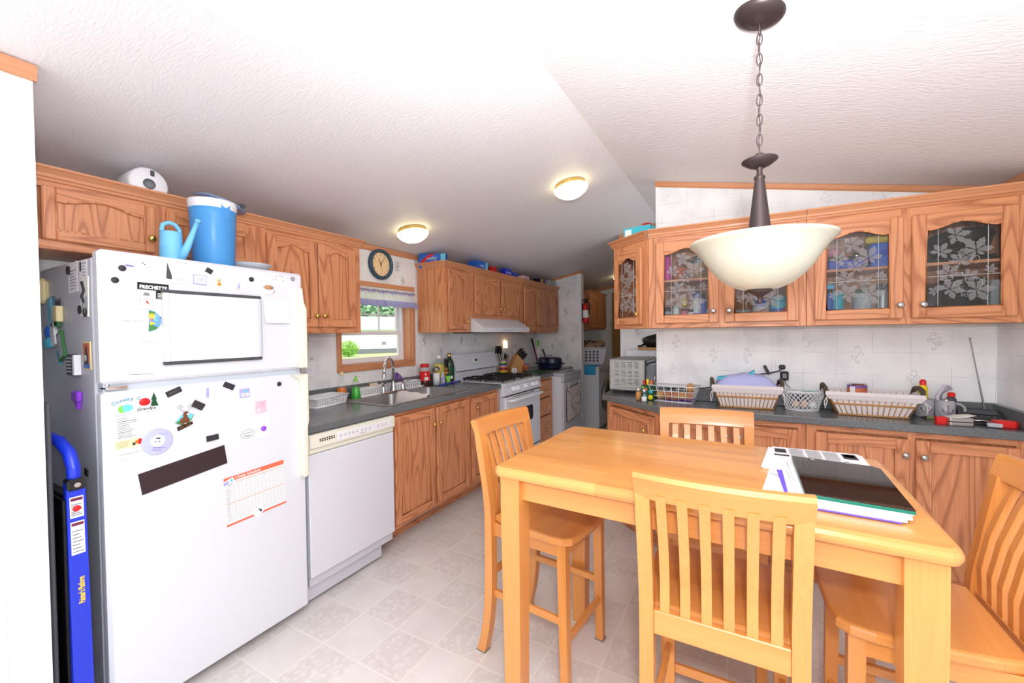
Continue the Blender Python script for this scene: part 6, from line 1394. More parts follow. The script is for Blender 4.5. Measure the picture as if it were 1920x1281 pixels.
gr_ = thing('griddle', 'black griddle pan resting on the wooden board over the microwave', 'pan', (-.64, 3.80, Zc+.323)); g = G(); g.lathe([(.0001, 0), (.1, 0), (.125, .035), (.13, .075), (.12, .075), (.095, .008), (.0001, .006)], 'black_metal', 36, TM(0, 0, .018, R(12), R(-8))); g.build('pan', gr_); g = G(); g.tube([(-.1, -.06, .03), (-.13, -.08, .012), (-.16, -.09, .008)], .01, 'black_plastic', 8); g.build('handle', gr_)
def shaker(label, loc, m, h):
    bottle('shaker', label, 'shaker', loc, [('contents', [(.0001, .002), (.0155, .002), (.0165, h), (.0001, h+.001)], m), ('glass', [(.0001, 0), (.018, 0), (.019, .004), (.0185, .055), (.013, .068)], 'clear_glass'), ('cap', [(.0135, .066), (.0145, .07), (.013, .082), (.006, .087), (.0001, .087)], 'nickel')])
shaker('glass shaker of tan seasoning on the angled counter end', (-.602, 2.80, Zc), 'seasoning', .06); shaker('glass salt shaker beside the tan seasoning shaker', (-.557, 2.762, Zc), 'sugar', .034)
tn = thing('utensil_tin', 'dark green tin with sunflower print holding kitchen bits beside the wire basket', 'tin', (-.545, 2.875, Zc), R(-8)); g = G(); g.box(-.042, .042, -.042, .042, 0, .1, 'dark_green', .004)
for x, z, m, r in ((-.015, .07, 'orange', .014), (.022, .06, 'teal', .013), (.02, .022, 'yellow', .016), (-.02, .03, 'aqua', .010), (-.03, .085, 'lime', .008)): g.lathe([(.0001, 0), (r, 0), (r*.9, .0012), (.0001, .0014)], m, 16, TM(x, -.042, z, R(90)))
g.build('can', tn)
for i, (x, y, m, h) in enumerate(((-.028, 0, 'red', .128), (-.01, .0, 'yellow', .138), (.012, -.01, 'orange', .13), (.026, .01, 'dull_steel', .165))): g = G(); g.tube([(0, 0, .01), (x*.15, 0, h*.8), (x*.3, 0, h)], [.006, .008, .009], m, 8); o = g.build('kitchen_tool', loc=(-.545+x, 2.875+y, Zc)); tag(o, ['red', 'yellow', 'orange', 'steel'][i]+' tool handle sticking out of the dark green tin', 'utensil')
# white wire basket with potatoes
wk = thing('wire_basket', 'white square-mesh wire basket of potatoes on the back counter', 'basket', (-.388, 2.875, Zc), R(-8))
g = G(); w0, d0, w1, d1, h_ = .235, .10, .285, .145, .105
def lp(w, d, z): return [(-w/2, -d/2, z), (w/2, -d/2, z), (w/2, d/2, z), (-w/2, d/2, z)]
for k in range(4): u = k/3; g.tube(lp(w0+(w1-w0)*u, d0+(d1-d0)*u, .003+(h_-.003)*u), .0032 if k in (0, 3) else .0022, 'white_wire', 6, True)
for i in range(7):
    u = i/6-.5
    for s_ in (-1, 1): g.tube([(u*w0, s_*d0/2, .003), (u*w1, s_*d1/2, h_)], .0022, 'white_wire', 5)
    g.tube([(u*w0, -d0/2, .003), (u*w0, d0/2, .003)], .0018, 'white_wire', 5)
for i in range(4):
    u = i/3-.5
    for s_ in (-1, 1): g.tube([(s_*w0/2, u*d0, .003), (s_*w1/2, u*d1, h_)], .0022, 'white_wire', 5)
    g.tube([(-w0/2, u*d0, .0035), (w0/2, u*d0, .0035)], .0018, 'white_wire', 5)
g.build('wire_frame', wk)
rr = random.Random(11)
for i, (x, y, z, m) in enumerate(((-.088, -.008, .036, 'potato'), (-.04, -.004, .036, 'potato_red'), (.008, -.01, .036, 'potato_red'), (.053, .0, .038, 'potato'), (.096, .0, .037, 'potato_red'), (.098, .006, .092, 'potato'))):
    g = G(); g.ball((0, 0, 0), .031, .027, .029, m, 18); o = g.build('potato')
    for v in o.data.vertices: k = 1+.06*math.sin(v.co.x*130+i)*math.cos(v.co.z*110+i*2); v.co *= k
    P_ = TM(-.388, 2.875, Zc, 0, 0, R(-8)) @ Vector((x, y, z)); o.location = P_; o.rotation_euler = (rr.random(), rr.random(), rr.random()); tag(o, ['pale potato at the left end of the white wire basket', 'reddish potato second from the left in the white wire basket', 'reddish potato third from the left in the white wire basket', 'pale potato fourth from the left in the white wire basket', 'reddish potato at the right end, bottom of the white wire basket', 'pale potato on top at the right end of the white wire basket'][i], 'potato', 'potatoes in the wire basket')
g = G(); g.box(-.09, .09, -.035, .035, 0, .004, 'purple', .001); g.tube([(.0, -.03, .006), (.04, -.034, .016), (.08, -.03, .012), (.10, -.01, .02)], .01, 'purple', 6, flat=.4); o = g.build('mesh_bag', loc=(-.36, 2.872, Zc+.0055), rz=R(-8)); tag(o, 'crumpled purple mesh bag under the potatoes', 'bag')
# lined wicker baskets
def wicker(label, loc, rz, w0, w1, d0, d1, h, n, nd):
    t = thing('wicker_basket', label, 'basket', loc, rz); g = G()
    def at(u, v, k): return ((w0+(w1-w0)*k)/2*u, (d0+(d1-d0)*k)/2*v, .004+(h-.004)*k)
    def side(a, b, q):
        for i in range(q+1):
            u = i/q; pts = []
            for k in (0, .5, 1): A_, B_ = at(*a, k), at(*b, k); pts.append(tuple(A_[j]*(1-u)+B_[j]*u for j in range(3)))
            g.tube(pts, .0022, 'wicker', 5)
    C_ = [(-1, -1), (1, -1), (1, 1), (-1, 1)]
    for i in range(4): side(C_[i], C_[(i+1) % 4], n if i % 2 == 0 else nd)
    for k in (0, .04, .5, .54): g.tube([at(*c, k) for c in C_], .0028, 'wicker', 6, True)
    g.build('cane_frame', t)
    g = G(); vs = []; fs = []
    for z, e in ((.008, .94), (h*.98, .985), (h+.012, 1.03), (h-.005, 1.07), (h*.74, 1.04)):
        k = min(1.05, z/h)
        vs += [((w0+(w1-w0)*k)/2*u*e, (d0+(d1-d0)*k)/2*v*e, z) for u, v in C_]
    for r_ in range(4):
        for i in range(4): fs.append((r_*4+i, r_*4+(i+1) % 4, (r_+1)*4+(i+1) % 4, (r_+1)*4+i))
    fs.append((3, 2, 1, 0)); g.add(vs, fs, 'linen'); g.build('cloth_liner', t)
    for s_ in (-1, 1):
        g = G(); x = s_*w1/2*1.02; p = [(x, -d1*.42, h-.01), (x+s_*.004, -d1*.34, h+.028), (x+s_*.006, 0, h+.036), (x+s_*.004, d1*.34, h+.028), (x, d1*.42, h-.01)]
        g.tube(p, .0105, 'wicker_dark', 8); g.tube([(a, b, c+.006) for a, b, c in p], .007, 'wicker_dark', 6); g.build('handle', t)
        g = G()
        for q in (0, .012): g.tube([(x, -d1*.45, h-.02), (x+s_*.012+q, -d1*.5, h*.6), (x+s_*.008, -d1*.52+q, h*.28)], .0026, 'linen', 5)
        g.build('tie', t)
    return t
wicker('lined wicker basket heaped with blue cloths on the back counter', (.017, 2.845, Zc), R(3), .275, .345, .15, .185, .125, 15, 6)
wicker('wider lined wicker basket holding a can, near the anchor mugs', (.592, 2.848, Zc), R(-1), .28, .375, .15, .19, .115, 14, 6)
cl = thing('folded_cloths', 'lavender folded cloths heaped in the left wicker basket', 'cloth', (.017, 2.845, Zc+.02), R(3))
def pillow(name, par, x0, x1, y0, y1, z0, hf, m, n=16):
    g = G(); vs = []
    for i in range(n+1):
        for j in range(9):
            u, v = i/n, j/8; e = (1-abs(2*u-1)**5)*(1-abs(2*v-1)**4); vs.append((x0+(x1-x0)*u, y0+(y1-y0)*v, z0+hf(u, v)*e))
    nb = len(vs); g.add(vs, [(i*9+j, (i+1)*9+j, (i+1)*9+j+1, i*9+j+1) for i in range(n) for j in range(8)], m, True)
    g.add([(x0, y0, z0), (x1, y0, z0), (x1, y1, z0), (x0, y1, z0)], [(3, 2, 1, 0)], m); return g.build(name, par)
pillow('lower_cloth', cl, -.155, .155, -.075, .075, .08, lambda u, v: .05+.008*math.sin(u*9), 'lavender'); pillow('upper_cloth', cl, -.16, .16, -.07, .08, .112, lambda u, v: .05+.02*math.exp(-((u-.55)/.3)**2)+.004*math.sin(u*22+v*6), 'lavender')
g = G(); vs = []
for i in range(15):
    u = i/14; z = .0+.006*math.sin(u*7)+.045*u*u; 
    for y in (-.05, .05): vs += [(-.135+.2*u, y, z), (-.135+.2*u, y, z+.012)]
g.add(vs, [f for i in range(14) for f in ((i*4, i*4+4, i*4+5, i*4+1), (i*4+1, i*4+5, i*4+7, i*4+3), (i*4+3, i*4+7, i*4+6, i*4+2))]+[(0, 1, 3, 2), (56, 58, 59, 57)], 'teal', False); o = g.build('cloth', loc=(.0, 2.86, Zc+.158)); tag(o, 'turquoise folded cloth lying on top of the lavender cloths', 'cloth')
cn = thing('tin_can', 'short tin can with purple and orange label in the right wicker basket', 'can', (.55, 2.885, Zc+.086)); g = G(); g.lathe([(.0001, 0), (.042, 0), (.043, .002), (.042, .075), (.0001, .075)], 'nickel', 32); g.build('can', cn); g = G(); g.lathe([(.0428, .005), (.0428, .052)], 'terracotta', 32, cap=False); g.lathe([(.0428, .052), (.0428, .068)], 'purple', 32, cap=False); g.box(-.012, .012, -.0438, -.04, .01, .06, 'paper', 0, TM(0, 0, 0, 0, 0, R(-38))); g.build('label', cn)
g = G(); g.box(-.06, .06, -.05, .05, 0, .079, 'white_plastic', .004); o = g.build('carton', loc=(.55, 2.885, Zc+.008)); tag(o, 'white carton under the tin can inside the right wicker basket', 'box')
# white mesh oval basket
mb = thing('mesh_basket', 'white diamond-mesh oval basket between the two wicker baskets', 'basket', (.298, 2.86, Zc)); g = G(); n = 26
def ov(a, k): f = 1+.44*k**1.6; return (.079*f*math.cos(a), .053*f*math.sin(a), .003+.107*k)
for s_ in (-1, 1):
    for i in range(n): g.tube([ov(2*PI*i/n+s_*.9*k, k) for k in (0, .25, .5, .75, 1)], .0018, 'white_wire', 4)
for k in (0, .08, .94, 1): g.tube([ov(2*PI*i/n, k) for i in range(n)], .003 if k in (0, 1) else .002, 'white_wire', 6, True)
for i in range(-3, 4): g.tube([(.02*i, -.05, .004), (.02*i, .05, .004)], .0016, 'white_wire', 4)
g.build('wire_mesh', mb)
for i, (x, y, m, lab) in enumerate(((-.03, -.005, 'peach', 'pale pink egg in the white mesh basket, left one'), (.012, .008, 'peach', 'pale pink egg in the white mesh basket, middle one'), (.052, -.002, 'white_plastic', 'white egg in the white mesh basket, right one'))): g = G(); g.ball((0, 0, .024), .02, .02, .0235, m); o = g.build('egg', loc=(.298+x, 2.86+y, Zc+.0065)); tag(o, lab, 'egg', 'eggs in the mesh basket')
g = G(); g.tube([(-.03, 0, 0), (0, .004, .004), (.032, 0, .002)], .006, 'green_mint', 8, flat=.6); o = g.build('rubber_strap', loc=(.325, 2.815, Zc+.107)); tag(o, 'mint green strap lying on the rim of the white mesh basket', 'strap')
# anchor mugs
def mug(label, loc, rz, rr_=.05, h=.092):
    t = thing('mug', label, 'mug', loc, rz); g = G(); g.lathe([(.0001, 0), (rr_-.004, 0), (rr_, .004), (rr_, h), (rr_-.003, h+.001), (rr_-.004, h-.002), (rr_-.004, .008), (.0001, .006)], 'mug_grey', 40); g.build('cup', t)
    g = G(); g.tube([(rr_*.97+.033*math.sin(PI*q/14), 0, h*.5+h*.34*math.cos(PI*q/14)) for q in range(15)], .0055, 'mug_grey', 10); g.build('handle', t)
    g = G(); Mx = TM(0, 0, 0, 0, 0, -rz)
    def cyl_pt(x, z): a = x/rr_; return (math.sin(a)*(rr_+.0004), -math.cos(a)*(rr_+.0004), z)
    def stroke(p, r): g.tube([cyl_pt(*q) for q in p], r, 'maroon', 5, M=Mx, flat=.5)
    stroke([(0, .026), (0, .062)], .0011); stroke([(-.009, .056), (.009, .056)], .0009); stroke([(.004*math.cos(a), .066+.004*math.sin(a)) for a in [k*PI/6 for k in range(13)]], .0008); stroke([(.019*math.cos(a), .045+.018*math.sin(a)) for a in [PI+k*PI/10 for k in range(11)]], .0013)
    for s_ in (-1, 1): stroke([(s_*.022, .042), (s_*.019, .050)], .0016); stroke([(s_*.014, .045), (s_*.019, .048)], .0012)
    stroke([(-.017, .017), (.017, .017)], .0006); stroke([(-.012, .0135), (.012, .0135)], .0005); g.build('anchor_print', t); return t
mug('grey anchor mug half hidden behind the right wicker basket', (.826, 2.91, Zc), R(30), .038); mug('grey anchor mug with its handle to the right and a plastic bag inside', (.90, 2.79, Zc), R(-8)) if False else mug('grey anchor mug with its handle to the right and a plastic bag inside', (.90, 2.893, Zc), R(-12), .038)
bottle('glue_bottle', 'yellow bottle with a red cap standing in the left anchor mug', 'bottle', (.822, 2.912, Zc+.009), [('bottle', [(.0001, 0), (.018, 0), (.019, .003), (.019, .135), (.016, .15), (.012, .155)], 'yellow'), ('cap', [(.0135, .152), (.0135, .172), (.008, .182), (.0001, .183)], 'bright_red')])
bg_ = thing('plastic_bag', 'clear and lilac plastic bag with a pink knob stuffed in the right anchor mug', 'bag', (.90, 2.893, Zc+.009)); g = G()
for k in range(4): g.tube([(-.02-.003*k, .004*k-.006, .03), (-.03+.006*k, .004*k-.006, .10+.008*k), (-.005+.01*k, .004*k-.006, .155-.004*k), (.015, .0, .15)], .008, 'ghost_plastic' if k % 2 else 'camel_lilac', 6, flat=.3)
g.build('film', bg_); g = G(); g.ball((.018, -.012, .085), .02, .018, .022, 'dark_grey'); g.ball((.0, -.016, .075), .014, .012, .02, 'nickel'); g.build('contents', bg_); g = G(); g.box(.004, .032, -.026, -.004, .10, .125, 'bright_red', .006); g.build('pink_knob', bg_)
# radio, knife, tin, box cutter
ra = thing('weather_radio', 'black radio with a tall raised antenna in the counter corner', 'radio', (1.015, 2.865, Zc), R(-14))
Q2 = Matrix(((0,1,0,0),(1,0,0,0),(0,0,1,0),(0,0,0,1))); g = G(); g.prism([(-.06, 0), (.06, 0), (.06, .05), (.045, .055), (-.055, .02), (-.06, .012)], -.075, .075, 'black_plastic', Q2, b=0); g.build('case', ra)
g = G(); g.box(-.05, .055, -.02, .02, -.001, .002, 'dark_grey', 0, TM(0, .005, .043, R(19.3)))
for k in range(4): g.ball((-.02+.022*k, -.032, .0295), .004, .004, .002, 'nickel', 10)
g.build('display', ra); g = G(); g.cyl((.02, .05, .05), (.0, .052, .19), .0035, 'dull_steel'); g.cyl((.0, .052, .19), (-.03, .055, .40), .0025, 'dull_steel'); g.ball((-.03, .055, .402), .0045, .0045, .004, 'dull_steel', 8); g.build('antenna', ra)
pk = thing('pocket_knife', 'black and olive folding knife lying in front of the mugs', 'knife', (.85, 2.815, Zc), R(-8)); g = G(); g.tube([(-.045, 0, .008), (-.02, 0, .009), (.02, 0, .009), (.03, 0, .008)], [.006, .009, .009, .007], 'leaf_olive', 8, flat=.8); g.build('handle', pk); g = G(); g.tube([(-.06, .002, .006), (-.04, 0, .008)], [.004, .008], 'black_plastic', 8); g.tube([(.028, 0, .009), (.05, -.002, .008)], [.009, .008], 'black_plastic', 8); g.build('end_cap', pk)
ti = thing('metal_tin', 'small stack of silver metal tins with papers on the counter edge', 'tin', (.887, 2.70, Zc), R(6)); g = G()
for k in range(2): g.slab(rounded(.045, .026, .009), .001+k*.019, .018+k*.019, 'nickel', b=.002)
g.build('tin_boxes', ti); g = G()
for k in range(5): g.box(-.04+.01*k, .01+.012*k, -.02, .022, .038+.002*k, .0392+.002*k, 'paper_warm', 0, TM(0, 0, 0, 0, R(-3), R(6*k-10)))
g.build('paper_slips', ti)
g = G(); g.prism([(-.016, 0), (.016, 0), (.018, .034), (.006, .038), (-.008, .032), (-.018, .036)], -.012, .012, 'bright_red', b=.002); o = g.build('clip', loc=(.826, 2.705, Zc), rz=R(6)); tag(o, 'red plastic clip at the left of the silver tins', 'clip')
rt_ = thing('tape_tool', 'red handheld tool with a light grey lever by the radio', 'tool', (1.035, 2.712, Zc), R(8)); g = G(); g.slab([(-.03, -.018), (.03, -.024), (.048, -.008), (.045, .022), (.01, .034), (-.028, .026)], .0, .034, 'bright_red', b=.008); g.build('body', rt_); g = G(); g.box(-.055, -.008, -.032, -.012, .004, .022, 'light_grey', .003, TM(0, 0, 0, 0, 0, R(-14))); g.build('lever', rt_)
g = G(); g.tube([(-.06, 0, .006), (0, .004, .006), (.05, -.01, .006)], .0055, 'ink_black', 6); g.tube([(-.03, .012, .018), (.02, .016, .022), (.06, .01, .016)], .004, 'nickel', 6); o = g.build('cutlery', loc=(.96, 2.735, Zc), rz=R(-6)); tag(o, 'thin black and silver tools lying between tins and red tool', 'tool')
# plugs and cord on the back wall
cb = thing('power_cord', 'black power cord plugged into the back wall and run left along the counter', 'cord', (.214, 2.962, 1.15)); g = G(); g.box(-.02, .012, -.028, -.002, -.012, .012, 'black_plastic', .005); g.build('plug', cb); g = G(); g.tube([(-.006, -.014, -.008), (-.02, -.014, -.025), (-.07, -.012, -.04), (-.13, -.012, -.05), (-.24, -.014, -.09), (-.35, -.014, -.135), (-.43, -.016, -.15), (-.5, -.02, -.156), (-.66, -.02, -.165)], .0042, 'black_plastic', 6); g.build('cable', cb); g = G(); g.box(-.008, .008, -.02, -.008, -.03, .03, 'black_plastic', .003, TM(-.083, 0, -.02, 0, R(-24))); g.build('cord_tag', cb)
ch = thing('charger', 'black plug-in charger on the back wall outlet, below the cord plug', 'charger', (.221, 2.962, 1.098)); g = G(); g.box(-.021, .021, -.034, -.002, -.026, .026, 'black_plastic', .005); g.box(-.009, .009, -.0346, -.034, -.012, .012, 'mid_grey'); g.build('case', ch); g = G(); g.tube([(0, -.016, -.026), (.012, -.014, -.055), (.03, -.014, -.075), (.03, -.02, -.12), (.07, -.03, -.165), (.15, -.03, -.176), (.19, -.02, -.17), (.17, -.014, -.14), (.21, -.012, -.15)], .0022, 'black_plastic', 5); g.build('cable', ch)
# ------------------------------------------------------------------ inside the glass-door cupboards
S1, SB = 1.6875, 1.4225
def inside(name, label, cat, loc, parts, rz=0): return bottle(name, label, cat, loc, parts, rz)
inside('plastic_bottle', 'tall magenta bottle on the upper shelf behind the first glass door', 'bottle', (-.415, 2.80, S1), [('bottle', [(.0001, 0), (.021, 0), (.022, .004), (.022, .15), (.016, .17), (.0001, .171)], 'magenta')])
def woven(name, label, loc, rx, h, m, r0=.8):
    g = G(); n = 26
    for k in range(9): z = .004+h*k/8; f = r0+(1-r0)*k/8; g.tube([(rx*f*math.cos(2*PI*i/n), rx*f*.8*math.sin(2*PI*i/n), z+.002*(i % 2)) for i in range(n)], h/15, m, 5, True)
    g.lathe([(.0001, .002), (rx*r0, .002)], m, 20, Matrix.Diagonal((1, .8, 1, 1)), cap=False); o = g.build(name, loc=loc); return tag(o, label, 'basket')
woven('woven_basket', 'small reddish woven basket on the upper shelf behind the first glass door', (-.345, 2.80, S1), .045, .07, 'terracotta'); woven('woven_basket', 'pale woven basket on the upper shelf, right of the reddish one', (-.245, 2.80, S1), .052, .085, 'tan')
bk = thing('wrapped_bundle', 'silver-grey wrapped bundle on the pale woven basket', 'bundle', (-.235, 2.80, S1+.088)); g = G(); [g.tube([(-.04, -.02+.01*k, .01+.008*k), (0, -.01, .02+.01*k), (.04, .01*k-.02, .012+.007*k)], .012, 'dull_steel' if k % 2 else 'mid_grey', 6) for k in range(4)]; g.build('wrap', bk)
inside('spice_jar', 'clear jar with a black lid behind the first glass door', 'jar', (-.417, 2.79, SB), [('jar', [(.0001, 0), (.03, 0), (.031, .004), (.031, .07), (.028, .078)], 'ghost_plastic'), ('contents', [(.0315, .004), (.0315, .04)], 'cream'), ('lid', [(.029, .076), (.03, .08), (.03, .1), (.0001, .102)], 'black_plastic')])
inside('spice_jar', 'white spice jar next to the black-lidded jar', 'jar', (-.364, 2.785, SB), [('jar', [(.0001, 0), (.019, 0), (.02, .004), (.02, .085), (.016, .095)], 'white_plastic'), ('lid', [(.017, .094), (.018, .112), (.0001, .113)], 'light_grey')])
inside('spice_jar', 'spice jar with red label and yellow lid behind the first glass door', 'jar', (-.316, 2.79, SB), [('jar', [(.0001, 0), (.021, 0), (.022, .004), (.022, .095), (.014, .11)], 'clear_glass'), ('label', [(.0224, .02), (.0224, .075)], 'rose'), ('contents', [(.0001, .003), (.019, .003), (.019, .09), (.0001, .09)], 'stain_brown'), ('lid', [(.015, .108), (.015, .15), (.0001, .151)], 'yellow')])
inside('spice_jar', 'short spice jar with red print beside the yellow-lidded one', 'jar', (-.278, 2.785, SB), [('jar', [(.0001, 0), (.015, 0), (.016, .004), (.016, .06), (.013, .07)], 'white_plastic'), ('label', [(.0164, .012), (.0164, .04)], 'red'), ('lid', [(.014, .068), (.014, .085), (.0001, .086)], 'black_plastic')])
inside('spice_bottle', 'white bottle with a dark blue cap behind the first glass door', 'bottle', (-.244, 2.80, SB), [('bottle', [(.0001, 0), (.022, 0), (.023, .004), (.023, .14), (.018, .155)], 'white_plastic'), ('label', [(.0234, .02), (.0234, .06)], 'blue'), ('cap', [(.02, .154), (.022, .158), (.022, .19), (.0001, .192)], 'bag_blue')])
inside('spice_bottle', 'blue bottle at the right behind the first glass door', 'bottle', (-.207, 2.795, SB), [('bottle', [(.0001, 0), (.017, 0), (.018, .004), (.018, .13), (.012, .145)], 'bag_blue'), ('cap', [(.013, .144), (.014, .175), (.0001, .176)], 'navy')])
inside('spice_jar', 'small white jar with pink print at the right end behind the first glass door', 'jar', (-.172, 2.79, SB), [('jar', [(.0001, 0), (.016, 0), (.017, .004), (.017, .08), (.0001, .085)], 'white_plastic'), ('label', [(.0174, .02), (.0174, .05)], 'pink')])
b = inside('peanut_butter_jar', 'white and blue jar with red lettering behind the second glass door', 'jar', (.095, 2.79, SB), [('jar', [(.0001, 0), (.04, 0), (.042, .005), (.042, .095), (.036, .105)], 'lavender'), ('label', [(.0424, .02), (.0424, .085)], 'paper'), ('lid', [(.037, .104), (.039, .108), (.039, .128), (.0001, .13)], 'bag_blue')]); g = G(); g.text('SKIPPY', .026, 'red', TM(0, -.0438, .055, 0, -R(14)), sx=.85); g.text('SKIPPY', .0265, 'red', TM(.0006, -.0437, .0555, 0, -R(14)), sx=.85); g.build('label_print', b)
b = inside('jar', 'aqua jar with a turquoise lid right of the lettered jar', 'jar', (.185, 2.79, SB), [('jar', [(.0001, 0), (.04, 0), (.042, .005), (.042, .10), (.038, .11)], 'aqua'), ('label', [(.0424, .015), (.0424, .07)], 'blue'), ('lid', [(.04, .11), (.042, .114), (.042, .14), (.0001, .142)], 'teal')]); g = G(); g.box(.002, .03, -.0438, -.036, .03, .075, 'red', 0, TM(0, 0, 0, 0, 0, R(14))); g.build('label_patch', b)
cu = inside('bowl', 'grey-white bowl at the left behind the second glass door', 'bowl', (.0, 2.80, SB), [('bowl', [(.0001, 0), (.02, 0), (.028, .01), (.045, .07), (.043, .07), (.025, .012), (.0001, .01)], 'light_grey')])
# third door
tb = thing('storage_tub', 'blue storage tub with a yellow lid behind the third glass door', 'tub', (.63, 2.80, S1-.005)); g = G(); g.box(-.055, .04, -.06, .06, .0, .125, 'blue', .008); g.build('tub', tb); g = G(); g.box(-.075, .04, -.065, .065, .125, .16, 'yellow_lid', .008); g.build('lid', tb)
ty = thing('tray', 'dark blue tray of odds and ends on the shelf behind the third glass door', 'tray', (.475, 2.79, S1-.005)); g = G(); g.box(-.075, .075, -.05, .05, 0, .05, 'bag_blue', .006); g.build('tray', ty); g = G(); [g.ball((-.05+.025*k, .0, .06+.012*math.sin(k*2)), .022, .03, .018, ['wicker_dark', 'dark_green', 'stain_brown', 'ink_black', 'nickel'][k]) for k in range(5)]; g.build('contents', ty)
g = G(); g.lathe([(.0001, 0), (.03, .004), (.034, .03), (.02, .045), (.0001, .046)], 'rose', 24); o = g.build('pink_tin', loc=(.43, 2.80, S1+.07)); tag(o, 'round pink tin above the dark blue tray', 'tin')
inside('plastic_bottle', 'blue bottle with a flat bright blue top behind the third glass door', 'bottle', (.412, 2.79, SB), [('bottle', [(.0001, 0), (.017, 0), (.018, .004), (.017, .13), (.014, .14)], 'blue'), ('top', [(.02, .165), (.024, .167), (.024, .19), (.0001, .192)], 'sky_blue'), ('neck', [(.014, .138), (.014, .167)], 'ink_black')])
inside('travel_cup', 'teal travel cup behind the third glass door', 'cup', (.452, 2.82, SB), [('cup', [(.0001, 0), (.022, 0), (.026, .005), (.03, .15), (.0001, .155)], 'teal')])
g = G(); g.lathe([(.0001, 0), (.04, 0), (.042, .006), (.03, .03), (.0001, .036)], 'maroon', 28); o = g.build('lid', loc=(.466, 2.745, SB)); tag(o, 'dark red round lid lying behind the third glass door', 'lid')
inside('canister', 'pale canister with a green lid behind the third glass door', 'canister', (.552, 2.79, SB), [('canister', [(.0001, 0), (.036, 0), (.038, .005), (.038, .125), (.034, .135)], 'ghost_plastic'), ('lid', [(.032, .134), (.03, .15), (.024, .156), (.0001, .158)], 'dark_green')])
inside('thermos', 'steel shaker bottle with a black top behind the third glass door', 'bottle', (.633, 2.785, SB), [('body', [(.0001, 0), (.026, 0), (.027, .004), (.027, .14), (.024, .15)], 'dull_steel'), ('top', [(.026, .148), (.029, .152), (.029, .178), (.0001, .18)], 'black_plastic')])
# fourth door
rp = thing('roasting_pan', 'big black roasting pan tilted on the shelf behind the fourth glass door', 'pan', (.91, 2.80, S1-.004)); g = G(); g.lathe([(.0001, 0), (.09, 0), (.112, .035), (.118, .075), (.122, .08), (.114, .08), (.105, .04), (.0001, .012)], 'black_metal', 40, TM(0, 0, .05, R(38), R(-12)) @ Matrix.Diagonal((1, .7, 1, 1))); g.build('pan', rp); g = G(); g.box(-.11, .12, -.05, .05, 0, .03, 'black_metal', .01); g.build('rack', rp)
po = thing('stock_pot', 'black cooking pot with a lid behind the fourth glass door', 'pot', (.925, 2.795, SB)); g = G(); g.lathe([(.0001, 0), (.07, 0), (.076, .006), (.078, .165), (.081, .17), (.076, .172)], 'black_metal', 40); g.build('pot', po); g = G(); g.lathe([(.08, .172), (.078, .18), (.05, .192), (.0001, .197)], 'black_metal', 40); g.lathe([(.006, .195), (.006, .205), (.014, .212), (.012, .22), (.0001, .222)], 'nickel', 18); g.build('lid', po); g = G(); g.text('POT', .02, 'light_grey', TM(-.01, -.0790, .1)); g.build('marking', po)
inside('drinking_glass', 'tall clear plastic tumbler at the left behind the fourth glass door', 'glass', (.816, 2.78, SB), [('glass', [(.0001, 0), (.022, 0), (.024, .004), (.028, .17), (.026, .17), (.021, .006)], 'clear_plastic')])
g = G(); g.box(-.026, .026, -.05, .05, 0, .17, 'ghost_plastic', .006); o = g.build('plastic_container', loc=(1.034, 2.80, SB)); tag(o, 'upright grey plastic container right of the black pot', 'container')
for i, (x, y, m, h, lab) in enumerate(((-.62, 2.90, 'nickel', .035, 'small silver tin behind the narrow angled glass door'), (-.575, 2.885, 'navy', .11, 'dark bottle behind the narrow angled glass door'), (-.545, 2.93, 'purple', .14, 'purple bottle behind the narrow angled glass door'))): g = G(); g.lathe([(.0001, 0), (.022, 0), (.023, .003), (.023, h*.7), (.014, h*.85), (.014, h), (.0001, h+.001)], m, 20); o = g.build('spice_bottle' if i else 'spice_tin', loc=(x, y, hz0+.0205)); tag(o, lab, 'bottle' if i else 'tin')
# ------------------------------------------------------------------ papers on the table
TZ = .9142
g = G(); q = [(.092, 1.856), (.365, 1.868), (.358, 1.60), (.059, 1.588)]
for k in range(3): g.slab([(x+.004*k*(1 if x > .2 else -1)*(-1 if k == 2 else 1), y-.003*k) for x, y in q], .0005+k*.0045, .0045+k*.0045, 'paper')
n0 = .0141
def prt(x0, x1, y0, y1, m): g.add([(x0, y0, n0), (x1, y0, n0), (x1, y1, n0), (x0, y1, n0)], [(0,1,2,3)], m)
prt(.105, .14, 1.77, 1.825, 'print_dark'); prt(.10, .145, 1.725, 1.745, 'print_dark'); prt(.305, .345, 1.775, 1.84, 'print_dark'); prt(.31, .34, 1.80, 1.835, 'cream')
for i in range(14):
    y = 1.842-i*.008
    for a, b_ in ((.15, .195), (.2, .245), (.25, .295)): prt(a, b_-.006*random.random(), y-.0018, y+.0006, 'print_grey')
o = g.build('newspaper', loc=(0, 0, TZ)); tag(o, 'folded newspaper on the table under the glossy black binder', 'newspaper')
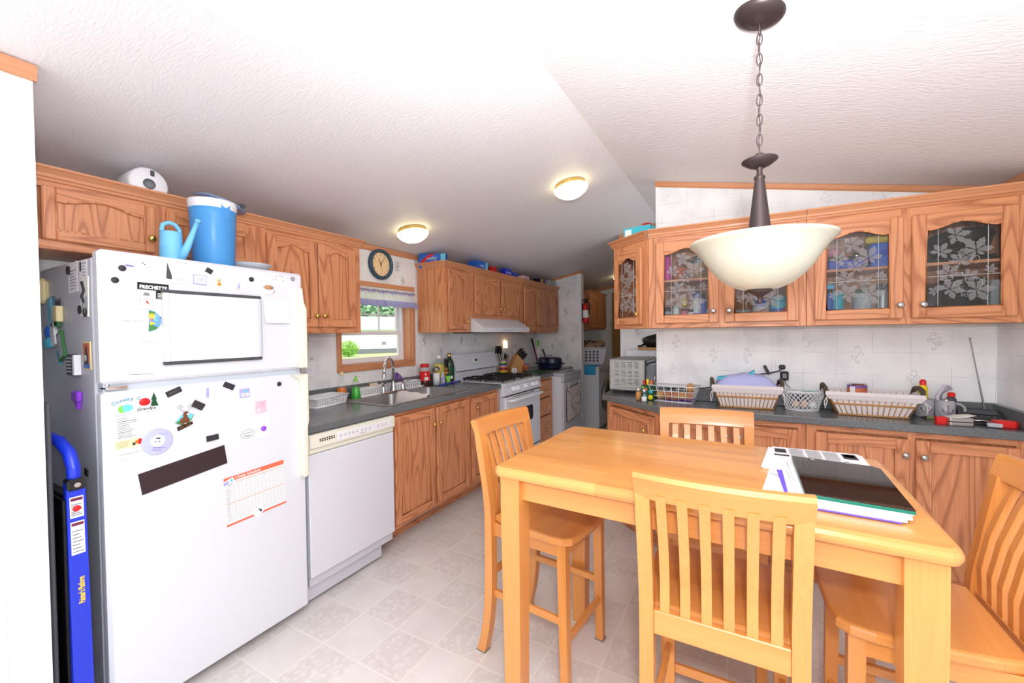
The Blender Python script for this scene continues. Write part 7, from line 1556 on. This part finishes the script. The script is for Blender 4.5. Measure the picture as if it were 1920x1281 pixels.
g = G(); g.slab([(.047, 1.345), (.14, 1.33), (.17, 1.57), (.078, 1.585)], 0, .002, 'paper', b=0)
for i in range(3): g.add([(.075+.01*i, 1.535-.016*i, .0022), (.105+.006*i, 1.53-.016*i, .0022), (.105+.006*i, 1.534-.016*i, .0022), (.075+.01*i, 1.539-.016*i, .0022)], [(0,1,2,3)], 'print_grey')
g.add([(.06, 1.375, .0022), (.125, 1.364, .0022), (.125, 1.3655, .0022), (.06, 1.3765, .0022)], [(0,1,2,3)], 'print_grey'); o = g.build('envelope', loc=(0, 0, TZ)); tag(o, 'white printed envelope sticking out left of the paper stack', 'envelope')
def sheet(label, pts, z0, z1, m): g = G(); g.slab(pts, z0, z1, m); o = g.build('paper_sheet', loc=(0, 0, TZ)); tag(o, label, 'paper')
sheet('purple sheet at the bottom of the paper stack', [(.105, 1.275), (.325, 1.268), (.34, 1.55), (.098, 1.578)], .0022, .0045, 'purple_sheet')
sheet('white loose sheets above the purple sheet', [(.11, 1.282), (.335, 1.274), (.35, 1.57), (.112, 1.587)], .0046, .0105, 'paper')
sheet('second white sheaf in the paper stack', [(.125, 1.288), (.345, 1.278), (.355, 1.582), (.122, 1.586)], .0106, .0175, 'paper')
pass
g = G(); g.slab([(.13, 1.293), (.35, 1.287), (.362, 1.6), (.13, 1.64)], .0186, .022, 'paper'); o = g.build('paper_sheet', loc=(0, 0, TZ)); tag(o, 'top white sheet directly under the glossy black binder', 'paper')
bn = thing('binder', 'glossy black binder with green edges on top of the paper stack', 'binder', (0, 0, TZ+.0225))
gp = [(.142, 1.298), (.352, 1.283), (.366, 1.622), (.35, 1.643), (.145, 1.664)]
g = G(); g.slab(gp, 0, .008, 'folder_green', b=.001); g.build('folder', bn); g = G(); g.slab([(x*1.0, y) for x, y in gp], .0082, .0112, 'black_gloss', b=.0006); g.build('cover', bn)
for x in (.2, .29): g = G(); g.box(x-.006, x+.006, 1.638, 1.655, .0108, .0125, 'nickel', .001); g.build('rivet', bn)
